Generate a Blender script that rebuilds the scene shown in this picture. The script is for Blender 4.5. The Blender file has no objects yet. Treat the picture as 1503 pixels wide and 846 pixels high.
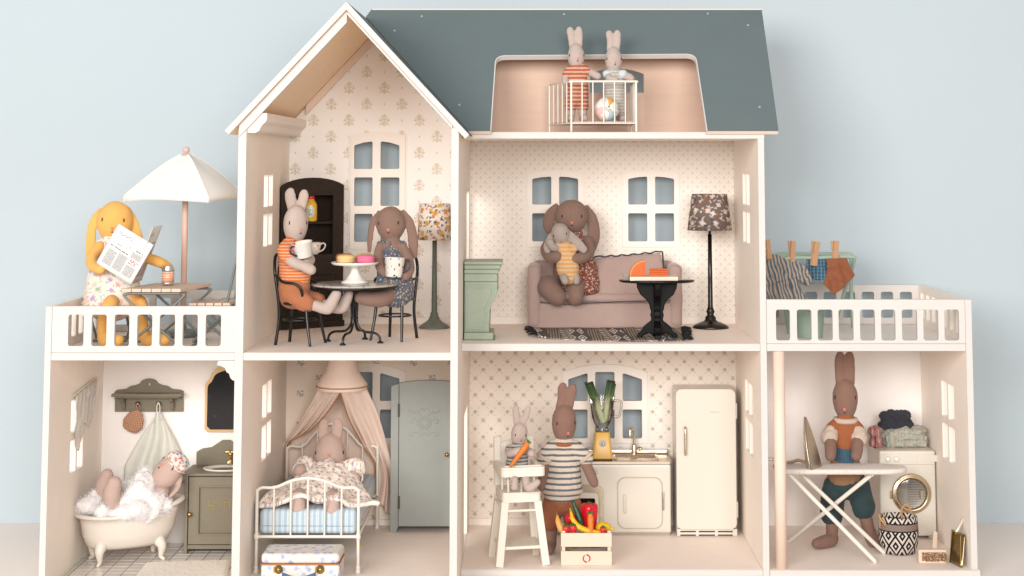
import bpy, bmesh, math, random
from mathutils import Vector, Matrix, Euler, noise
from mathutils.geometry import tessellate_polygon

SC = bpy.context.scene
COL = SC.collection
PI = math.pi
random.seed(7)

# ------------------------------------------------------------------ camera
F_PX, CAM_D, CAM_X, CAM_Z = 2430.0, 2470.0, 785.0, 593.6
TILT = math.atan(225 / F_PX)
PPX, PPY = 785.0, 237.0 - 225.0          # optical axis on the 1503 x 846 photograph
cam_data = bpy.data.cameras.new('camera')
cam = bpy.data.objects.new('camera', cam_data)
COL.objects.link(cam)
SC.camera = cam
cam_data.sensor_fit = 'HORIZONTAL'
cam_data.sensor_width = 36.0
cam_data.lens = 36.0 * F_PX / 1503
cam_data.shift_x = -(PPX - 751.5) / 1503
cam_data.shift_y = (PPY - 423.0) / 1503
cam_data.clip_start = 0.05
cam_data.clip_end = 60
cam.location = (CAM_X / 1000, -CAM_D / 1000, CAM_Z / 1000)
cam.rotation_euler = (PI / 2 + TILT, 0, 0)

# ------------------------------------------------------------------ light
world = bpy.data.worlds.new('World')
SC.world = world
world.use_nodes = True
wb = world.node_tree.nodes['Background']
wb.inputs[0].default_value = (1.0, 0.98, 0.96, 1)
wb.inputs[1].default_value = 0.36
def softbox(name, loc, target, size, power, color=(1, 1, 1)):
    l = bpy.data.lights.new(name, 'AREA')
    l.shape = 'RECTANGLE'; l.size, l.size_y = size
    l.energy = power; l.color = color
    o = bpy.data.objects.new(name, l); COL.objects.link(o)
    o.location = loc
    d = Vector(target) - Vector(loc)
    o.rotation_euler = d.to_track_quat('-Z', 'Y').to_euler()
    return o
softbox('softbox_key', (-0.7, -3.6, 1.22), (0.78, 0.1, 0.36), (1.8, 1.2), 108, (1, .972, .94))
softbox('softbox_fill', (1.2, -3.8, 1.12), (0.8, 0.1, 0.35), (1.4, 1.1), 82, (1, .972, .94))
SC.view_settings.view_transform = 'Standard'
SC.view_settings.look = 'None'
SC.view_settings.exposure = 0.09
SC.view_settings.gamma = 1.0
SC.view_settings.use_curve_mapping = False
SC.render.engine = 'CYCLES'
SC.cycles.use_denoising = True
SC.cycles.max_bounces = 8
SC.cycles.diffuse_bounces = 5
SC.cycles.transparent_max_bounces = 12
SC.cycles.caustics_reflective = False
SC.cycles.caustics_refractive = False

# ------------------------------------------------------------------ photo geometry (millimetres)
def W(px, py, Y):
    """the point at depth Y (mm behind the front of the right half) that lies at a photograph pixel"""
    u = (px - PPX) / F_PX; v = -(py - PPY) / F_PX
    dy = math.cos(TILT) - v * math.sin(TILT); dz = math.sin(TILT) + v * math.cos(TILT)
    t = (Y + CAM_D) / dy
    return Vector((CAM_X + u * t, Y, CAM_Z + dz * t))
def G(px, py, z):
    """the point of the horizontal plane z that lies at a photograph pixel"""
    u = (px - PPX) / F_PX; v = -(py - PPY) / F_PX
    dy = math.cos(TILT) - v * math.sin(TILT); dz = math.sin(TILT) + v * math.cos(TILT)
    t = (z - CAM_Z) / dz
    return Vector((CAM_X + u * t, dy * t - CAM_D, z))
def V(*a): return Vector(a)

# ------------------------------------------------------------------ node expressions
class E:
    def __init__(s, nt, sock): s.nt = nt; s.s = sock
    def _m(s, op, *o, clamp=False):
        n = s.nt.nodes.new('ShaderNodeMath'); n.operation = op; n.use_clamp = clamp
        for i, a in enumerate((s,) + o):
            if isinstance(a, E): s.nt.links.new(a.s, n.inputs[i])
            else: n.inputs[i].default_value = a
        return E(s.nt, n.outputs[0])
    def __add__(s, o): return s._m('ADD', o)
    __radd__ = __add__
    def __mul__(s, o): return s._m('MULTIPLY', o)
    __rmul__ = __mul__
    def __sub__(s, o): return s._m('SUBTRACT', o)
    def __rsub__(s, o): return (s * -1) + o
    def __truediv__(s, o): return s._m('DIVIDE', o)
    def lt(s, o): return s._m('LESS_THAN', o)
    def gt(s, o): return s._m('GREATER_THAN', o)
    def mod(s, o): return s._m('FLOORED_MODULO', o)
    def floor(s): return s._m('FLOOR')
    def abs(s): return s._m('ABSOLUTE')
    def sin(s): return s._m('SINE')
    def cos(s): return s._m('COSINE')
    def sqrt(s): return s._m('SQRT')
    def pow(s, o): return s._m('POWER', o)
    def atan2(s, o): return s._m('ARCTAN2', o)
    def min(s, o): return s._m('MINIMUM', o)
    def max(s, o): return s._m('MAXIMUM', o)
    def below(s, e, soft):
        """1 where s < e, soft edge"""
        n = s.nt.nodes.new('ShaderNodeMapRange'); n.interpolation_type = 'SMOOTHSTEP'
        s.nt.links.new(s.s, n.inputs[0])
        for i, a in ((1, e - soft), (2, e + soft)):
            if isinstance(a, E): s.nt.links.new(a.s, n.inputs[i])
            else: n.inputs[i].default_value = a
        n.inputs[3].default_value = 1; n.inputs[4].default_value = 0
        return E(s.nt, n.outputs[0])

TONE = None      # strength of the dyes of cloth, paint and metal (set before the toys)
def dye(c):
    return tuple(.9 * max(v, 0) ** 1.15 for v in c[:3]) if TONE else tuple(c[:3])

class Mat:
    """one procedural material; coordinates are object coordinates in millimetres"""
    def __init__(s, name, base, rough=.6, metal=0, spec=.35):
        s.m = bpy.data.materials.new(name); s.m.use_nodes = True
        s.nt = s.m.node_tree
        s.b = s.nt.nodes['Principled BSDF']
        s.b.inputs['Roughness'].default_value = rough
        s.b.inputs['Metallic'].default_value = metal
        s.b.inputs['Specular IOR Level'].default_value = spec
        s.b.inputs['Base Color'].default_value = (*dye(base), 1)
        s.col = None; s.base = base
        tc = s.nt.nodes.new('ShaderNodeTexCoord')
        sc = s.nt.nodes.new('ShaderNodeVectorMath'); sc.operation = 'SCALE'; sc.inputs['Scale'].default_value = 1000
        s.nt.links.new(tc.outputs['Object'], sc.inputs[0])
        s.vec = sc.outputs[0]
        sp = s.nt.nodes.new('ShaderNodeSeparateXYZ'); s.nt.links.new(s.vec, sp.inputs[0])
        s.x, s.y, s.z = (E(s.nt, sp.outputs[i]) for i in range(3))
    def comb(s, x, y, z=0):
        n = s.nt.nodes.new('ShaderNodeCombineXYZ')
        for i, a in enumerate((x, y, z)):
            if isinstance(a, E): s.nt.links.new(a.s, n.inputs[i])
            else: n.inputs[i].default_value = a
        return n.outputs[0]
    def noise(s, size, detail=2, vec=None, stretch=None):
        n = s.nt.nodes.new('ShaderNodeTexNoise'); n.inputs['Scale'].default_value = 1.0 / size
        n.inputs['Detail'].default_value = detail
        v = vec or s.vec
        if stretch:
            mp = s.nt.nodes.new('ShaderNodeVectorMath'); mp.operation = 'MULTIPLY'
            mp.inputs[1].default_value = stretch
            s.nt.links.new(v, mp.inputs[0]); v = mp.outputs[0]
        s.nt.links.new(v, n.inputs['Vector'])
        return E(s.nt, n.outputs['Fac'])
    def mix(s, fac, a, b):
        """a where fac=0, b where fac=1; a, b colours or sockets"""
        n = s.nt.nodes.new('ShaderNodeMix'); n.data_type = 'RGBA'
        if isinstance(fac, E): s.nt.links.new(fac.s, n.inputs[0])
        else: n.inputs[0].default_value = fac
        for i, c in ((6, a), (7, b)):
            if isinstance(c, (tuple, list)): n.inputs[i].default_value = (*dye(c), 1)
            else: s.nt.links.new(c, n.inputs[i])
        return n.outputs[2]
    def cur(s): return s.col if s.col is not None else s.base
    def over(s, fac, c):
        s.col = s.mix(fac, s.cur(), c); return s
    def vary(s, size, amount, detail=3, stretch=None):
        """mottling of the base colour"""
        n = s.noise(size, detail, stretch=stretch)
        f = (n - .5) * (2 * amount) + 1
        vm = s.nt.nodes.new('ShaderNodeVectorMath'); vm.operation = 'SCALE'
        c = s.cur()
        if isinstance(c, tuple): vm.inputs[0].default_value = dye(c)
        else: s.nt.links.new(c, vm.inputs[0])
        s.nt.links.new(f.s, vm.inputs['Scale'])
        s.col = vm.outputs[0]; return s
    def bump(s, h, dist=.3, strength=.6):
        n = s.nt.nodes.new('ShaderNodeBump'); n.inputs['Strength'].default_value = strength
        n.inputs['Distance'].default_value = dist / 1000
        s.nt.links.new(h.s, n.inputs['Height'])
        if s.b.inputs['Normal'].is_linked:
            s.nt.links.new(s.b.inputs['Normal'].links[0].from_socket, n.inputs['Normal'])
        s.nt.links.new(n.outputs[0], s.b.inputs['Normal']); return s
    def vor(s, size, vec=None, rnd=1.0, dim='2D'):
        """distance, random grey, random grey, local dx, dy (in units of cells)"""
        v = s.nt.nodes.new('ShaderNodeTexVoronoi'); v.voronoi_dimensions = dim
        v.inputs['Scale'].default_value = 1.0 / size; v.inputs['Randomness'].default_value = rnd
        vec = vec or s.vec
        s.nt.links.new(vec, v.inputs['Vector'])
        sp = s.nt.nodes.new('ShaderNodeSeparateColor'); s.nt.links.new(v.outputs['Color'], sp.inputs[0])
        d = s.nt.nodes.new('ShaderNodeVectorMath'); d.operation = 'SUBTRACT'
        s.nt.links.new(vec, d.inputs[0]); s.nt.links.new(v.outputs['Position'], d.inputs[1])
        q = s.nt.nodes.new('ShaderNodeSeparateXYZ'); s.nt.links.new(d.outputs[0], q.inputs[0])
        return (E(s.nt, v.outputs['Distance']), E(s.nt, sp.outputs[0]), E(s.nt, sp.outputs[1]),
                E(s.nt, q.outputs[0]), E(s.nt, q.outputs[1]))
    def done(s):
        if s.col is not None: s.nt.links.new(s.col, s.b.inputs['Base Color'])
        return s.m
    # ---- recurring looks
    def cloth(s, size=1.6, amt=.07, big=18, bigamt=.05):
        s.vary(big, bigamt).vary(size, amt)
        s.b.inputs['Roughness'].default_value = .92; s.b.inputs['Specular IOR Level'].default_value = .1
        s.b.inputs['Sheen Weight'].default_value = .12
        s.bump(s.noise(size, 2), .5, .5); return s
    def sprigs(s, vec, size, cols, r=.3, petals=5, leaf=None):
        """scattered little printed flowers"""
        d, ra, rb, dx, dy = s.vor(size, vec, .85)
        rr = (dx * dx + dy * dy).sqrt() * (1.0 / size)
        ang = dx.atan2(dy)
        edge = (ang * petals + ra * 6.28).sin() * .055 + r * .85 + (s.noise(size * .25, 1) - .5) * .25
        m = (rr - edge).below(0, .09) * (rb.gt(.12))
        n = len(cols)
        c = cols[0]
        for i in range(1, n): c = s.mix(ra.gt(i / n), c, cols[i])
        s.over(m, c)
        if leaf:
            d2, ra2, rb2, dx2, dy2 = s.vor(size * .55, vec, 1)
            th = ra2 * 6.28
            a = dx2 * th.cos() + dy2 * th.sin(); b2 = dy2 * th.cos() - dx2 * th.sin()
            e = ((a * (1 / (size * .20))).pow(2) + (b2 * (1 / (size * .07))).pow(2))
            s.over(e.below(1, .25) * (1 - m) * rb2.gt(.35), leaf)
        return s
def pow2(e): return e * e
E.pow = lambda s, o: s * s if o == 2 else s._m('POWER', o)

def simple(name, base, rough=.55, metal=0, spec=.35, vary=None, bump=None):
    m = Mat(name, base, rough, metal, spec)
    if vary: m.vary(*vary)
    if bump: m.bump(m.noise(bump[0], 2), bump[1], .6)
    return m.done()

# ------------------------------------------------------------------ mesh building (world millimetres)
def catmull(pts, sub):
    pts = [Vector(p) for p in pts]
    if len(pts) < 3 or sub <= 1: return pts, [float(i) for i in range(len(pts))]
    out, ts = [], []
    n = len(pts)
    for i in range(n - 1):
        p0 = pts[i - 1] if i else pts[0] * 2 - pts[1]
        p1, p2 = pts[i], pts[i + 1]
        p3 = pts[i + 2] if i + 2 < n else pts[-1] * 2 - pts[-2]
        for k in range(sub):
            t = k / sub
            out.append(.5 * ((2 * p1) + (p2 - p0) * t + (2 * p0 - 5 * p1 + 4 * p2 - p3) * t * t + (3 * p1 - p0 - 3 * p2 + p3) * t ** 3))
            ts.append(i + t)
    out.append(pts[-1]); ts.append(n - 1.0)
    return out, ts
def lerp_list(vals, t):
    i = min(int(t), len(vals) - 2) if len(vals) > 1 else 0
    if len(vals) == 1: return vals[0]
    f = t - i; f = f * f * (3 - 2 * f) if False else f
    return vals[i] * (1 - f) + vals[i + 1] * f

WORK = bpy.data.scenes.new('work')     # modifiers are applied here, then the scene is removed
BEVELS = []            # bevel modifiers are added at the end of the script
class MB:
    def __init__(s): s.v, s.f, s.sm = [], [], []
    def add(s, vs, fs, smooth=True):
        o = len(s.v); s.v += [Vector(p) for p in vs]
        for f in fs: s.f.append([i + o for i in f]); s.sm.append(smooth)
        return s
    def box(s, x0, x1, y0, y1, z0, z1, M=None):
        p = [V(x, y, z) for x in (x0, x1) for y in (y0, y1) for z in (z0, z1)]
        if M is not None: p = [M @ q for q in p]
        return s.add(p, [(0, 1, 3, 2), (4, 6, 7, 5), (0, 4, 5, 1), (2, 3, 7, 6), (0, 2, 6, 4), (1, 5, 7, 3)], False)
    def bar(s, a, b, w, h, up=(0, 0, 1)):
        """a square bar from a to b"""
        a, b = Vector(a), Vector(b); d = (b - a).normalized(); u = Vector(up)
        if abs(d.dot(u)) > .95: u = V(0, 1, 0)
        x = d.cross(u).normalized(); u = x.cross(d).normalized()
        p = [c + x * (w / 2 * i) + u * (h / 2 * j) for c in (a, b) for i in (-1, 1) for j in (-1, 1)]
        return s.add(p, [(0, 1, 3, 2), (4, 6, 7, 5), (0, 4, 5, 1), (2, 3, 7, 6), (0, 2, 6, 4), (1, 5, 7, 3)], False)
    def loft(s, rings, cap=True, close=False, smooth=True):
        n = len(rings[0]); vs = [p for r in rings for p in r]; fs = []
        m = len(rings)
        for i in range(m if close else m - 1):
            a, b = i * n, ((i + 1) % m) * n
            for j in range(n): fs.append((a + j, a + (j + 1) % n, b + (j + 1) % n, b + j))
        if cap and not close:
            fs.append(tuple(range(n - 1, -1, -1))); fs.append(tuple((m - 1) * n + j for j in range(n)))
        return s.add(vs, fs, smooth)
    def tube(s, pts, radii, seg=10, sub=4, flat=1.0, side=None, closed=False, round_cap=True, cap=True):
        """a round (or, with flat != 1, elliptic) tube through points; side = the direction of full width"""
        if not isinstance(radii, (list, tuple)): radii = [radii] * len(pts)
        if closed:
            P, T = catmull(list(pts) + [pts[0]], sub); P = P[:-1]; T = T[:-1]
            R = [lerp_list(list(radii) + [radii[0]], t) for t in T]
        else:
            P, T = catmull(pts, sub); R = [lerp_list(list(radii), t) for t in T]
        if round_cap and not closed and cap:
            d0 = (P[0] - P[1]).normalized(); d1 = (P[-1] - P[-2]).normalized(); r0, r1 = R[0], R[-1]
            pre, pr, post, po = [], [], [], []
            for a in (80, 55, 28):
                c, q = math.cos(math.radians(a)), math.sin(math.radians(a))
                pre.append(P[0] + d0 * r0 * q * min(1, flat)); pr.append(r0 * c)
            for a in (28, 55, 80):
                c, q = math.cos(math.radians(a)), math.sin(math.radians(a))
                post.append(P[-1] + d1 * r1 * q * min(1, flat)); po.append(r1 * c)
            P = pre + P + post; R = pr + R + po
        n = len(P); rings = []
        x = None
        for i in range(n):
            if closed: d = (P[(i + 1) % n] - P[i - 1]).normalized()
            else: d = (P[min(i + 1, n - 1)] - P[max(i - 1, 0)]).normalized()
            if side is not None:
                x = Vector(side); x = (x - d * x.dot(d)).normalized()
            else:
                if x is None:
                    x = d.orthogonal().normalized()
                x = (x - d * x.dot(d)).normalized()
            y = d.cross(x)
            rings.append([P[i] + (x * math.cos(2 * PI * j / seg) + y * (flat * math.sin(2 * PI * j / seg))) * R[i] for j in range(seg)])
        return s.loft(rings, cap=cap, close=closed)
    def lathe(s, prof, c=(0, 0, 0), seg=24, axis=(0, 0, 1), smooth=True, cap=True, sy=1.0):
        c = Vector(c); a = Vector(axis).normalized()
        q = V(0, 0, 1).rotation_difference(a)
        rings = [[c + q @ V(r * math.cos(2 * PI * j / seg), sy * r * math.sin(2 * PI * j / seg), z) for j in range(seg)] for r, z in prof]
        return s.loft(rings, cap=cap, smooth=smooth)
    def egg(s, c, rx, ry, rz, rot=None, taper=0.0, seg=20, rings=12):
        c = Vector(c); R = rot if rot is not None else Matrix.Identity(3)
        rr = []
        for i in range(rings + 1):
            t = -PI / 2 + PI * (i + .02) / (rings + .04); z = math.sin(t); r = math.cos(t) * (1 - taper * z)
            rr.append([c + R @ V(rx * r * math.cos(2 * PI * j / seg), ry * r * math.sin(2 * PI * j / seg), rz * z) for j in range(seg)])
        return s.loft(rr)
    def plate(s, outer, holes, f, t, n):
        """polygon with holes, extruded: f maps 2-D to 3-D, n is the normal, t the thickness (back face at -t)"""
        loops = [outer] + list(holes)
        tri = tessellate_polygon([[V(p[0], p[1], 0) for p in l] for l in loops])
        flat = [p for l in loops for p in l]; N = Vector(n) * -t
        A = [f(p) for p in flat]; B = [q + N for q in A]; m = len(flat); fs = []
        for a, b, c in tri:
            fn = (A[b] - A[a]).cross(A[c] - A[a])
            if fn.dot(N) > 0: b, c = c, b
            fs.append((a, b, c)); fs.append((a + m, c + m, b + m))
        o = 0
        for l in loops:
            for i in range(len(l)):
                j = (i + 1) % len(l); fs.append((o + i, o + j, o + j + m, o + i + m))
            o += len(l)
        return s.add(A + B, fs, False)
    def sheet(s, fn, nu, nv):
        vs = [fn(i / nu, j / nv) for j in range(nv + 1) for i in range(nu + 1)]
        fs = [(j * (nu + 1) + i, j * (nu + 1) + i + 1, (j + 1) * (nu + 1) + i + 1, (j + 1) * (nu + 1) + i) for j in range(nv) for i in range(nu)]
        return s.add(vs, fs)
    def move(s, M):
        s.v = [M @ p for p in s.v]; return s
    def build(s, name, mat, parent=None, base=None, bevel=0, seg=2, solid=0, sub=0, voxel=0, soft=4, wrinkle=None, angle=40):
        b = Vector(base) if base is not None else (Vector(parent['base']) if parent is not None else V(0, 0, 0))
        me = bpy.data.meshes.new(name)
        me.from_pydata([(p - b) / 1000 for p in s.v], [], s.f)
        me.polygons.foreach_set('use_smooth', s.sm)
        bm = bmesh.new(); bm.from_mesh(me); bmesh.ops.recalc_face_normals(bm, faces=bm.faces); bm.to_mesh(me); bm.free()
        o = bpy.data.objects.new(name, me)
        if voxel or solid or sub or wrinkle:
            if solid:
                q = o.modifiers.new('t', 'SOLIDIFY'); q.thickness = solid / 1000; q.offset = 0
            if voxel:
                q = o.modifiers.new('r', 'REMESH'); q.mode = 'VOXEL'; q.voxel_size = voxel / 1000; q.use_smooth_shade = True
                if soft:
                    q = o.modifiers.new('s', 'SMOOTH'); q.factor = .5; q.iterations = soft
            if sub:
                q = o.modifiers.new('u', 'SUBSURF'); q.levels = q.render_levels = sub
            WORK.collection.objects.link(o)
            with bpy.context.temp_override(scene=WORK, view_layer=WORK.view_layers[0]): dg = bpy.context.evaluated_depsgraph_get()
            dg.update()
            m2 = bpy.data.meshes.new_from_object(o.evaluated_get(dg), depsgraph=dg)
            WORK.collection.objects.unlink(o)
            o.modifiers.clear(); o.data = m2; bpy.data.meshes.remove(me); me = m2; me.name = name
            if wrinkle:
                amp, sz = wrinkle[0] / 1000, 1000 / wrinkle[1]
                nv = len(me.vertices); cs = [0.0] * (3 * nv); ns = [0.0] * (3 * nv)
                me.vertices.foreach_get('co', cs); me.vertices.foreach_get('normal', ns)
                for i in range(0, 3 * nv, 3):
                    co = Vector(cs[i:i + 3]) * sz
                    h = (noise.noise(co) + .5 * noise.noise(co * 2.3 + Vector((7, 3, 1)))) * amp
                    for j in (0, 1, 2): cs[i + j] += ns[i + j] * h
                me.vertices.foreach_set('co', cs); me.update()
            me.polygons.foreach_set('use_smooth', [True] * len(me.polygons)) if (voxel or sub) else None
        if bevel: BEVELS.append((o, bevel, seg, angle))
        COL.objects.link(o)
        me.materials.clear(); me.materials.append(mat)
        o['base'] = list(b)
        if parent is not None: o.parent = parent
        else: o.location = b / 1000
        return o

def tag(o, label=None, cat=None, group=None, kind=None):
    for k, v in (('label', label), ('category', cat), ('group', group), ('kind', kind)):
        if v: o[k] = v
    return o
def thing(name, label, cat, base, group=None):
    o = bpy.data.objects.new(name, None); COL.objects.link(o)
    o.empty_display_size = .02
    o.location = Vector(base) / 1000; o['base'] = list(base)
    return tag(o, label, cat, group)
def thing_r(name, label, cat, base, rz=0, group=None):
    """a thing modelled in its own coordinates (millimetres), turned by rz degrees"""
    o = thing(name, label, cat, base, group)
    o.rotation_euler = (0, 0, math.radians(rz)); o['base'] = [0.0, 0.0, 0.0]
    return o
def one(mb, name, label, cat, mat, base, group=None, **k):
    """a thing that is a single mesh"""
    return tag(mb.build(name, mat, None, base, **k), label, cat, group)
def sub_of(o, parent_base_from):
    o['base'] = parent_base_from['base']; return o

def rrect(x0, x1, z0, z1, r, arch=0, n=4, tl=None, tr=None):
    """rounded rectangle; arch lifts the top middle"""
    pts = []
    for cx, cz, a0 in ((x1 - r, z0 + r, -90), (x1 - r, z1 - r, 0), (x0 + r, z1 - r, 90), (x0 + r, z0 + r, 180)):
        for k in range(n + 1):
            a = math.radians(a0 + 90 * k / n); pts.append((cx + r * math.cos(a), cz + r * math.sin(a)))
    return pts
# ------------------------------------------------------------------ materials of the house
def wood(name, base, amt=.045, grain=(.06, 1, .5), rough=.55, spec=.3):
    m = Mat(name, base, rough, 0, spec)
    m.vary(3.0, amt, 4, stretch=grain).vary(60, .03)
    m.bump(m.noise(2.2, 3, stretch=grain), .12, .35)
    return m
WHITE_EDGE = wood('white_painted_wood', (.62, .58, .545), .035).done()
WALL_IN = wood('whitewashed_wood', (.94, .855, .77), .05, (.5, .5, .08)).done()
FLOOR_W = wood('whitewashed_floor_wood', (.93, .825, .75), .06, (.07, .6, 1)).done()
RAW = wood('raw_birch', (.62, .44, .34), .06, (.05, .5, .8)).done()
SOFFIT = wood('brightened_soffit_birch', (.90, .70, .50), .06, (.5, .08, .5)).done()  # birch colour lightened to make up for the shade under the gable
RAWPALE = wood('pale_birch', (.80, .63, .52), .05, (.6, .6, .05)).done()
ROOF = Mat('painted_roof', (.126, .158, .162), .62, 0, .3).vary(40, .05).vary(2, .03); ROOF.bump(ROOF.noise(3, 3), .15, .3); ROOF = ROOF.done()
SCREW = simple('roof_screw_caps', (.32, .39, .44), .4, .2)
TRIM = simple('cream_trim', (.86, .79, .72), .5)

def wallpaper(name, base):
    m = Mat(name, base, .8, 0, .15); m.vary(50, .025); return m
def motif_grid(m, u, v, px, pz):
    """staggered grid: returns local coordinates of the nearest point"""
    row = (v * (1 / pz)).floor()
    uu = u + (row.mod(2)) * (px / 2)
    return (uu.mod(px) - px / 2), (v.mod(pz) - pz / 2), row
def ell(u, v, cx, cz, a, b, rot=0):
    c, s = math.cos(rot), math.sin(rot)
    du, dv = u - cx, v - cz
    p = (du * c + dv * s) * (1 / a); q = (dv * c - du * s) * (1 / b)
    return (p * p + q * q).below(1, .22)
# gable room: damask
WP_DAMASK = wallpaper('damask_wallpaper', (.92, .87, .83))
u, v, row = motif_grid(WP_DAMASK, WP_DAMASK.x, WP_DAMASK.z, 59, 27)
au = u.abs()
k = ell(u, v, 0, 7.2, 1.8, 3.6).max(ell(u, v, 0, -1, 1.3, 5.5)).max(ell(u, v, 0, -8, 2.2, 1.6))
for (cx, cz, a, hole) in ((4.6, 2.2, 3.5, 1.7), (3.6, -4.6, 3.0, 1.3)):
    k = k.max(ell(au, v, cx, cz, a, a * .85) * (1 - ell(au, v, cx + .5, cz + .4, hole, hole * .8)))
for (cx, cz, a, b, r) in ((2.6, 6.8, 2.6, 1.1, 1.0), (7.4, -.6, 2.4, 1.0, .5), (6.6, -7.0, 1.9, .9, -.6)):
    k = k.max(ell(au, v, cx, cz, a, b, r))
nz = WP_DAMASK.noise(2.4, 2)
WP_DAMASK.over(k * (nz * 1.0 + .02), (.50, .40, .23))
uu = WP_DAMASK.x + row.mod(2) * 29.5 + 29.5
WP_DAMASK.over(ell(uu.mod(59) - 29.5, v, 0, 0, 1.1, 2.0) * .6, (.50, .40, .22))
WP_DAMASK = WP_DAMASK.done()
# living room: tiny spots
WP_DOTS = wallpaper('spotted_wallpaper', (.88, .81, .735))
u, v, row = motif_grid(WP_DOTS, WP_DOTS.x, WP_DOTS.z, 15, 7.5)
WP_DOTS.over(ell(u, v, 0, 0, 1.7, 1.7) * .42, (.50, .40, .28))
u, v, row = motif_grid(WP_DOTS, WP_DOTS.x + 3.7, WP_DOTS.z + 3.7, 7.5, 3.75)
WP_DOTS.over(ell(u, v, 0, 0, .7, .7) * .4, (.48, .36, .25))
WP_DOTS = WP_DOTS.done()
# kitchen: trellis with four-petal flowers
WP_TRELLIS = wallpaper('trellis_wallpaper', (.85, .755, .675))
u, v, row = motif_grid(WP_TRELLIS, WP_TRELLIS.x, WP_TRELLIS.z, 26.5, 13.6)
au, av = u.abs(), v.abs()
ln = ((au * (1 / 13.25) + av * (1 / 13.6)) - .5)
for (du, dv) in ((0, 0),):
    t1 = ((WP_TRELLIS.x * (1 / 26.5) + (WP_TRELLIS.z - 6.8) * (1 / 27.2)).mod(1) - .5).abs()
    t2 = ((WP_TRELLIS.x * (1 / 26.5) - (WP_TRELLIS.z - 6.8) * (1 / 27.2)).mod(1) - .5).abs()
dash = (WP_TRELLIS.z * 1.1).sin().gt(-.1)
WP_TRELLIS.over((t1.below(.030, .014).max(t2.below(.030, .014))) * dash * .62, (.50, .42, .36))
k = ell(au, v, 1.9, 0, 1.6, 1.25).max(ell(u, av, 0, 2.0, 1.25, 1.6))
WP_TRELLIS.over(k * .7, (.33, .36, .30))
WP_TRELLIS = WP_TRELLIS.done()
# bedroom: small blue-grey sprays
WP_SPRAY = wallpaper('flower_spray_wallpaper', (.86, .74, .63))
u, v, row = motif_grid(WP_SPRAY, WP_SPRAY.x, WP_SPRAY.z, 62, 25)
k = ell(u, v, 0, 0, 5.5, 1.6, -.8)
for (cx, cz, a) in ((-3, 3.5, 2.6), (3.5, 4.2, 2.3), (1, -3.4, 2.2), (4.5, -.8, 2.0), (-4.2, -1, 1.7)):
    k = k.max(ell(u, v, cx, cz, a, a * .8))
WP_SPRAY.over(k * (WP_SPRAY.noise(2, 1) * .9 + .2), (.27, .30, .31))
WP_SPRAY = WP_SPRAY.done()
PLAINWALL = wallpaper('plain_wall_paper', (.90, .85, .815)).done()

# ------------------------------------------------------------------ setting
m = Mat('backdrop_paint', (.485, .55, .585), .9, 0, .1); m.vary(420, .035).vary(3, .012)
BACK_Y = 352
tag(MB().box(-3200, 4700, BACK_Y, BACK_Y + 20, -50, 3600).build('backdrop', m.done(), None, (0, BACK_Y, 0)), kind='structure')
m = Mat('table_top_paint', (.90, .80, .735), .6, 0, .25); m.vary(3, .02, 3, (.05, 1, 1)).vary(200, .03)
tag(MB().box(-3200, 4700, -1500, BACK_Y - .5, -50, -6.4).build('table_top', m.done(), None, (785, -500, 0)), kind='structure')

# ------------------------------------------------------------------ helpers for walls
def fY(Y): return lambda p: V(p[0], Y, p[1])              # plane facing the camera
def fX(X): return lambda p: V(X, p[0], p[1])
def pane_px(x0, x1, ytop0, ytop1, ybot, Y, r=2.5, tmid=None):
    """a window pane: pixel box with a possibly slanted top -> X, Z polygon at depth Y"""
    a = W(x0, ybot, Y); b = W(x1, ybot, Y); c = W(x1, ytop1, Y); d = W(x0, ytop0, Y)
    x0, x1 = (a.x + d.x) / 2, (b.x + c.x) / 2
    pts = []
    def corner(cx, cz, sx, sz, rr):
        for k_ in range(4):
            t = PI / 2 * k_ / 3
            pts.append((cx, cz, sx, sz, rr, t))
    z0, zl, zr = (a.z + b.z) / 2, d.z, c.z
    out = []
    for k_ in range(4):
        t = math.radians(-90 + 30 * k_); out.append((x1 - r + r * math.cos(t), z0 + r + r * math.sin(t)))
    for k_ in range(4):
        t = math.radians(30 * k_); out.append((x1 - r + r * math.cos(t), zr - r + r * math.sin(t)))
    if tmid is not None:
        out.append(((x0 + x1) / 2, (zl + zr) / 2 + tmid))
    for k_ in range(4):
        t = math.radians(90 + 30 * k_); out.append((x0 + r + r * math.cos(t), zl - r + r * math.sin(t)))
    for k_ in range(4):
        t = math.radians(180 + 30 * k_); out.append((x0 + r + r * math.cos(t), z0 + r + r * math.sin(t)))
    return out
def inset(poly, d):
    cx = sum(p[0] for p in poly) / len(poly); cz = sum(p[1] for p in poly) / len(poly)
    w = (max(p[0] for p in poly) - min(p[0] for p in poly)) / 2; h = (max(p[1] for p in poly) - min(p[1] for p in poly)) / 2
    return [(cx + (p[0] - cx) * (w + d) / w, cz + (p[1] - cz) * (h + d) / h) for p in poly]
def arch_frame(x0, x1, ys, ym, yb, Y, n=14):
    """outer outline of an arched window frame from pixels"""
    a = W(x0, yb, Y); b = W(x1, yb, Y); zs = W(x0, ys, Y).z; zm = W((x0 + x1) / 2, ym, Y).z
    cx, hw = (a.x + b.x) / 2, (b.x - a.x) / 2
    pts = [(cx - hw, a.z), (cx + hw, a.z)]
    for k_ in range(n + 1):
        t = 1 - 2 * k_ / n
        pts.append((cx + hw * t, zs + (zm - zs) * (1 - abs(t) ** 2.2)))
    return pts
def side_panes(Y0, Y1, z0, z1, gap=7, bar=10):
    ym, zm = (Y0 + Y1) / 2, (z0 + z1) / 2
    return [rrect(a, b, c, d, 3) for a, b in ((Y0, ym - gap / 2), (ym + gap / 2, Y1)) for c, d in ((z0, zm - bar / 2), (zm + bar / 2, z1))]

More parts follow.
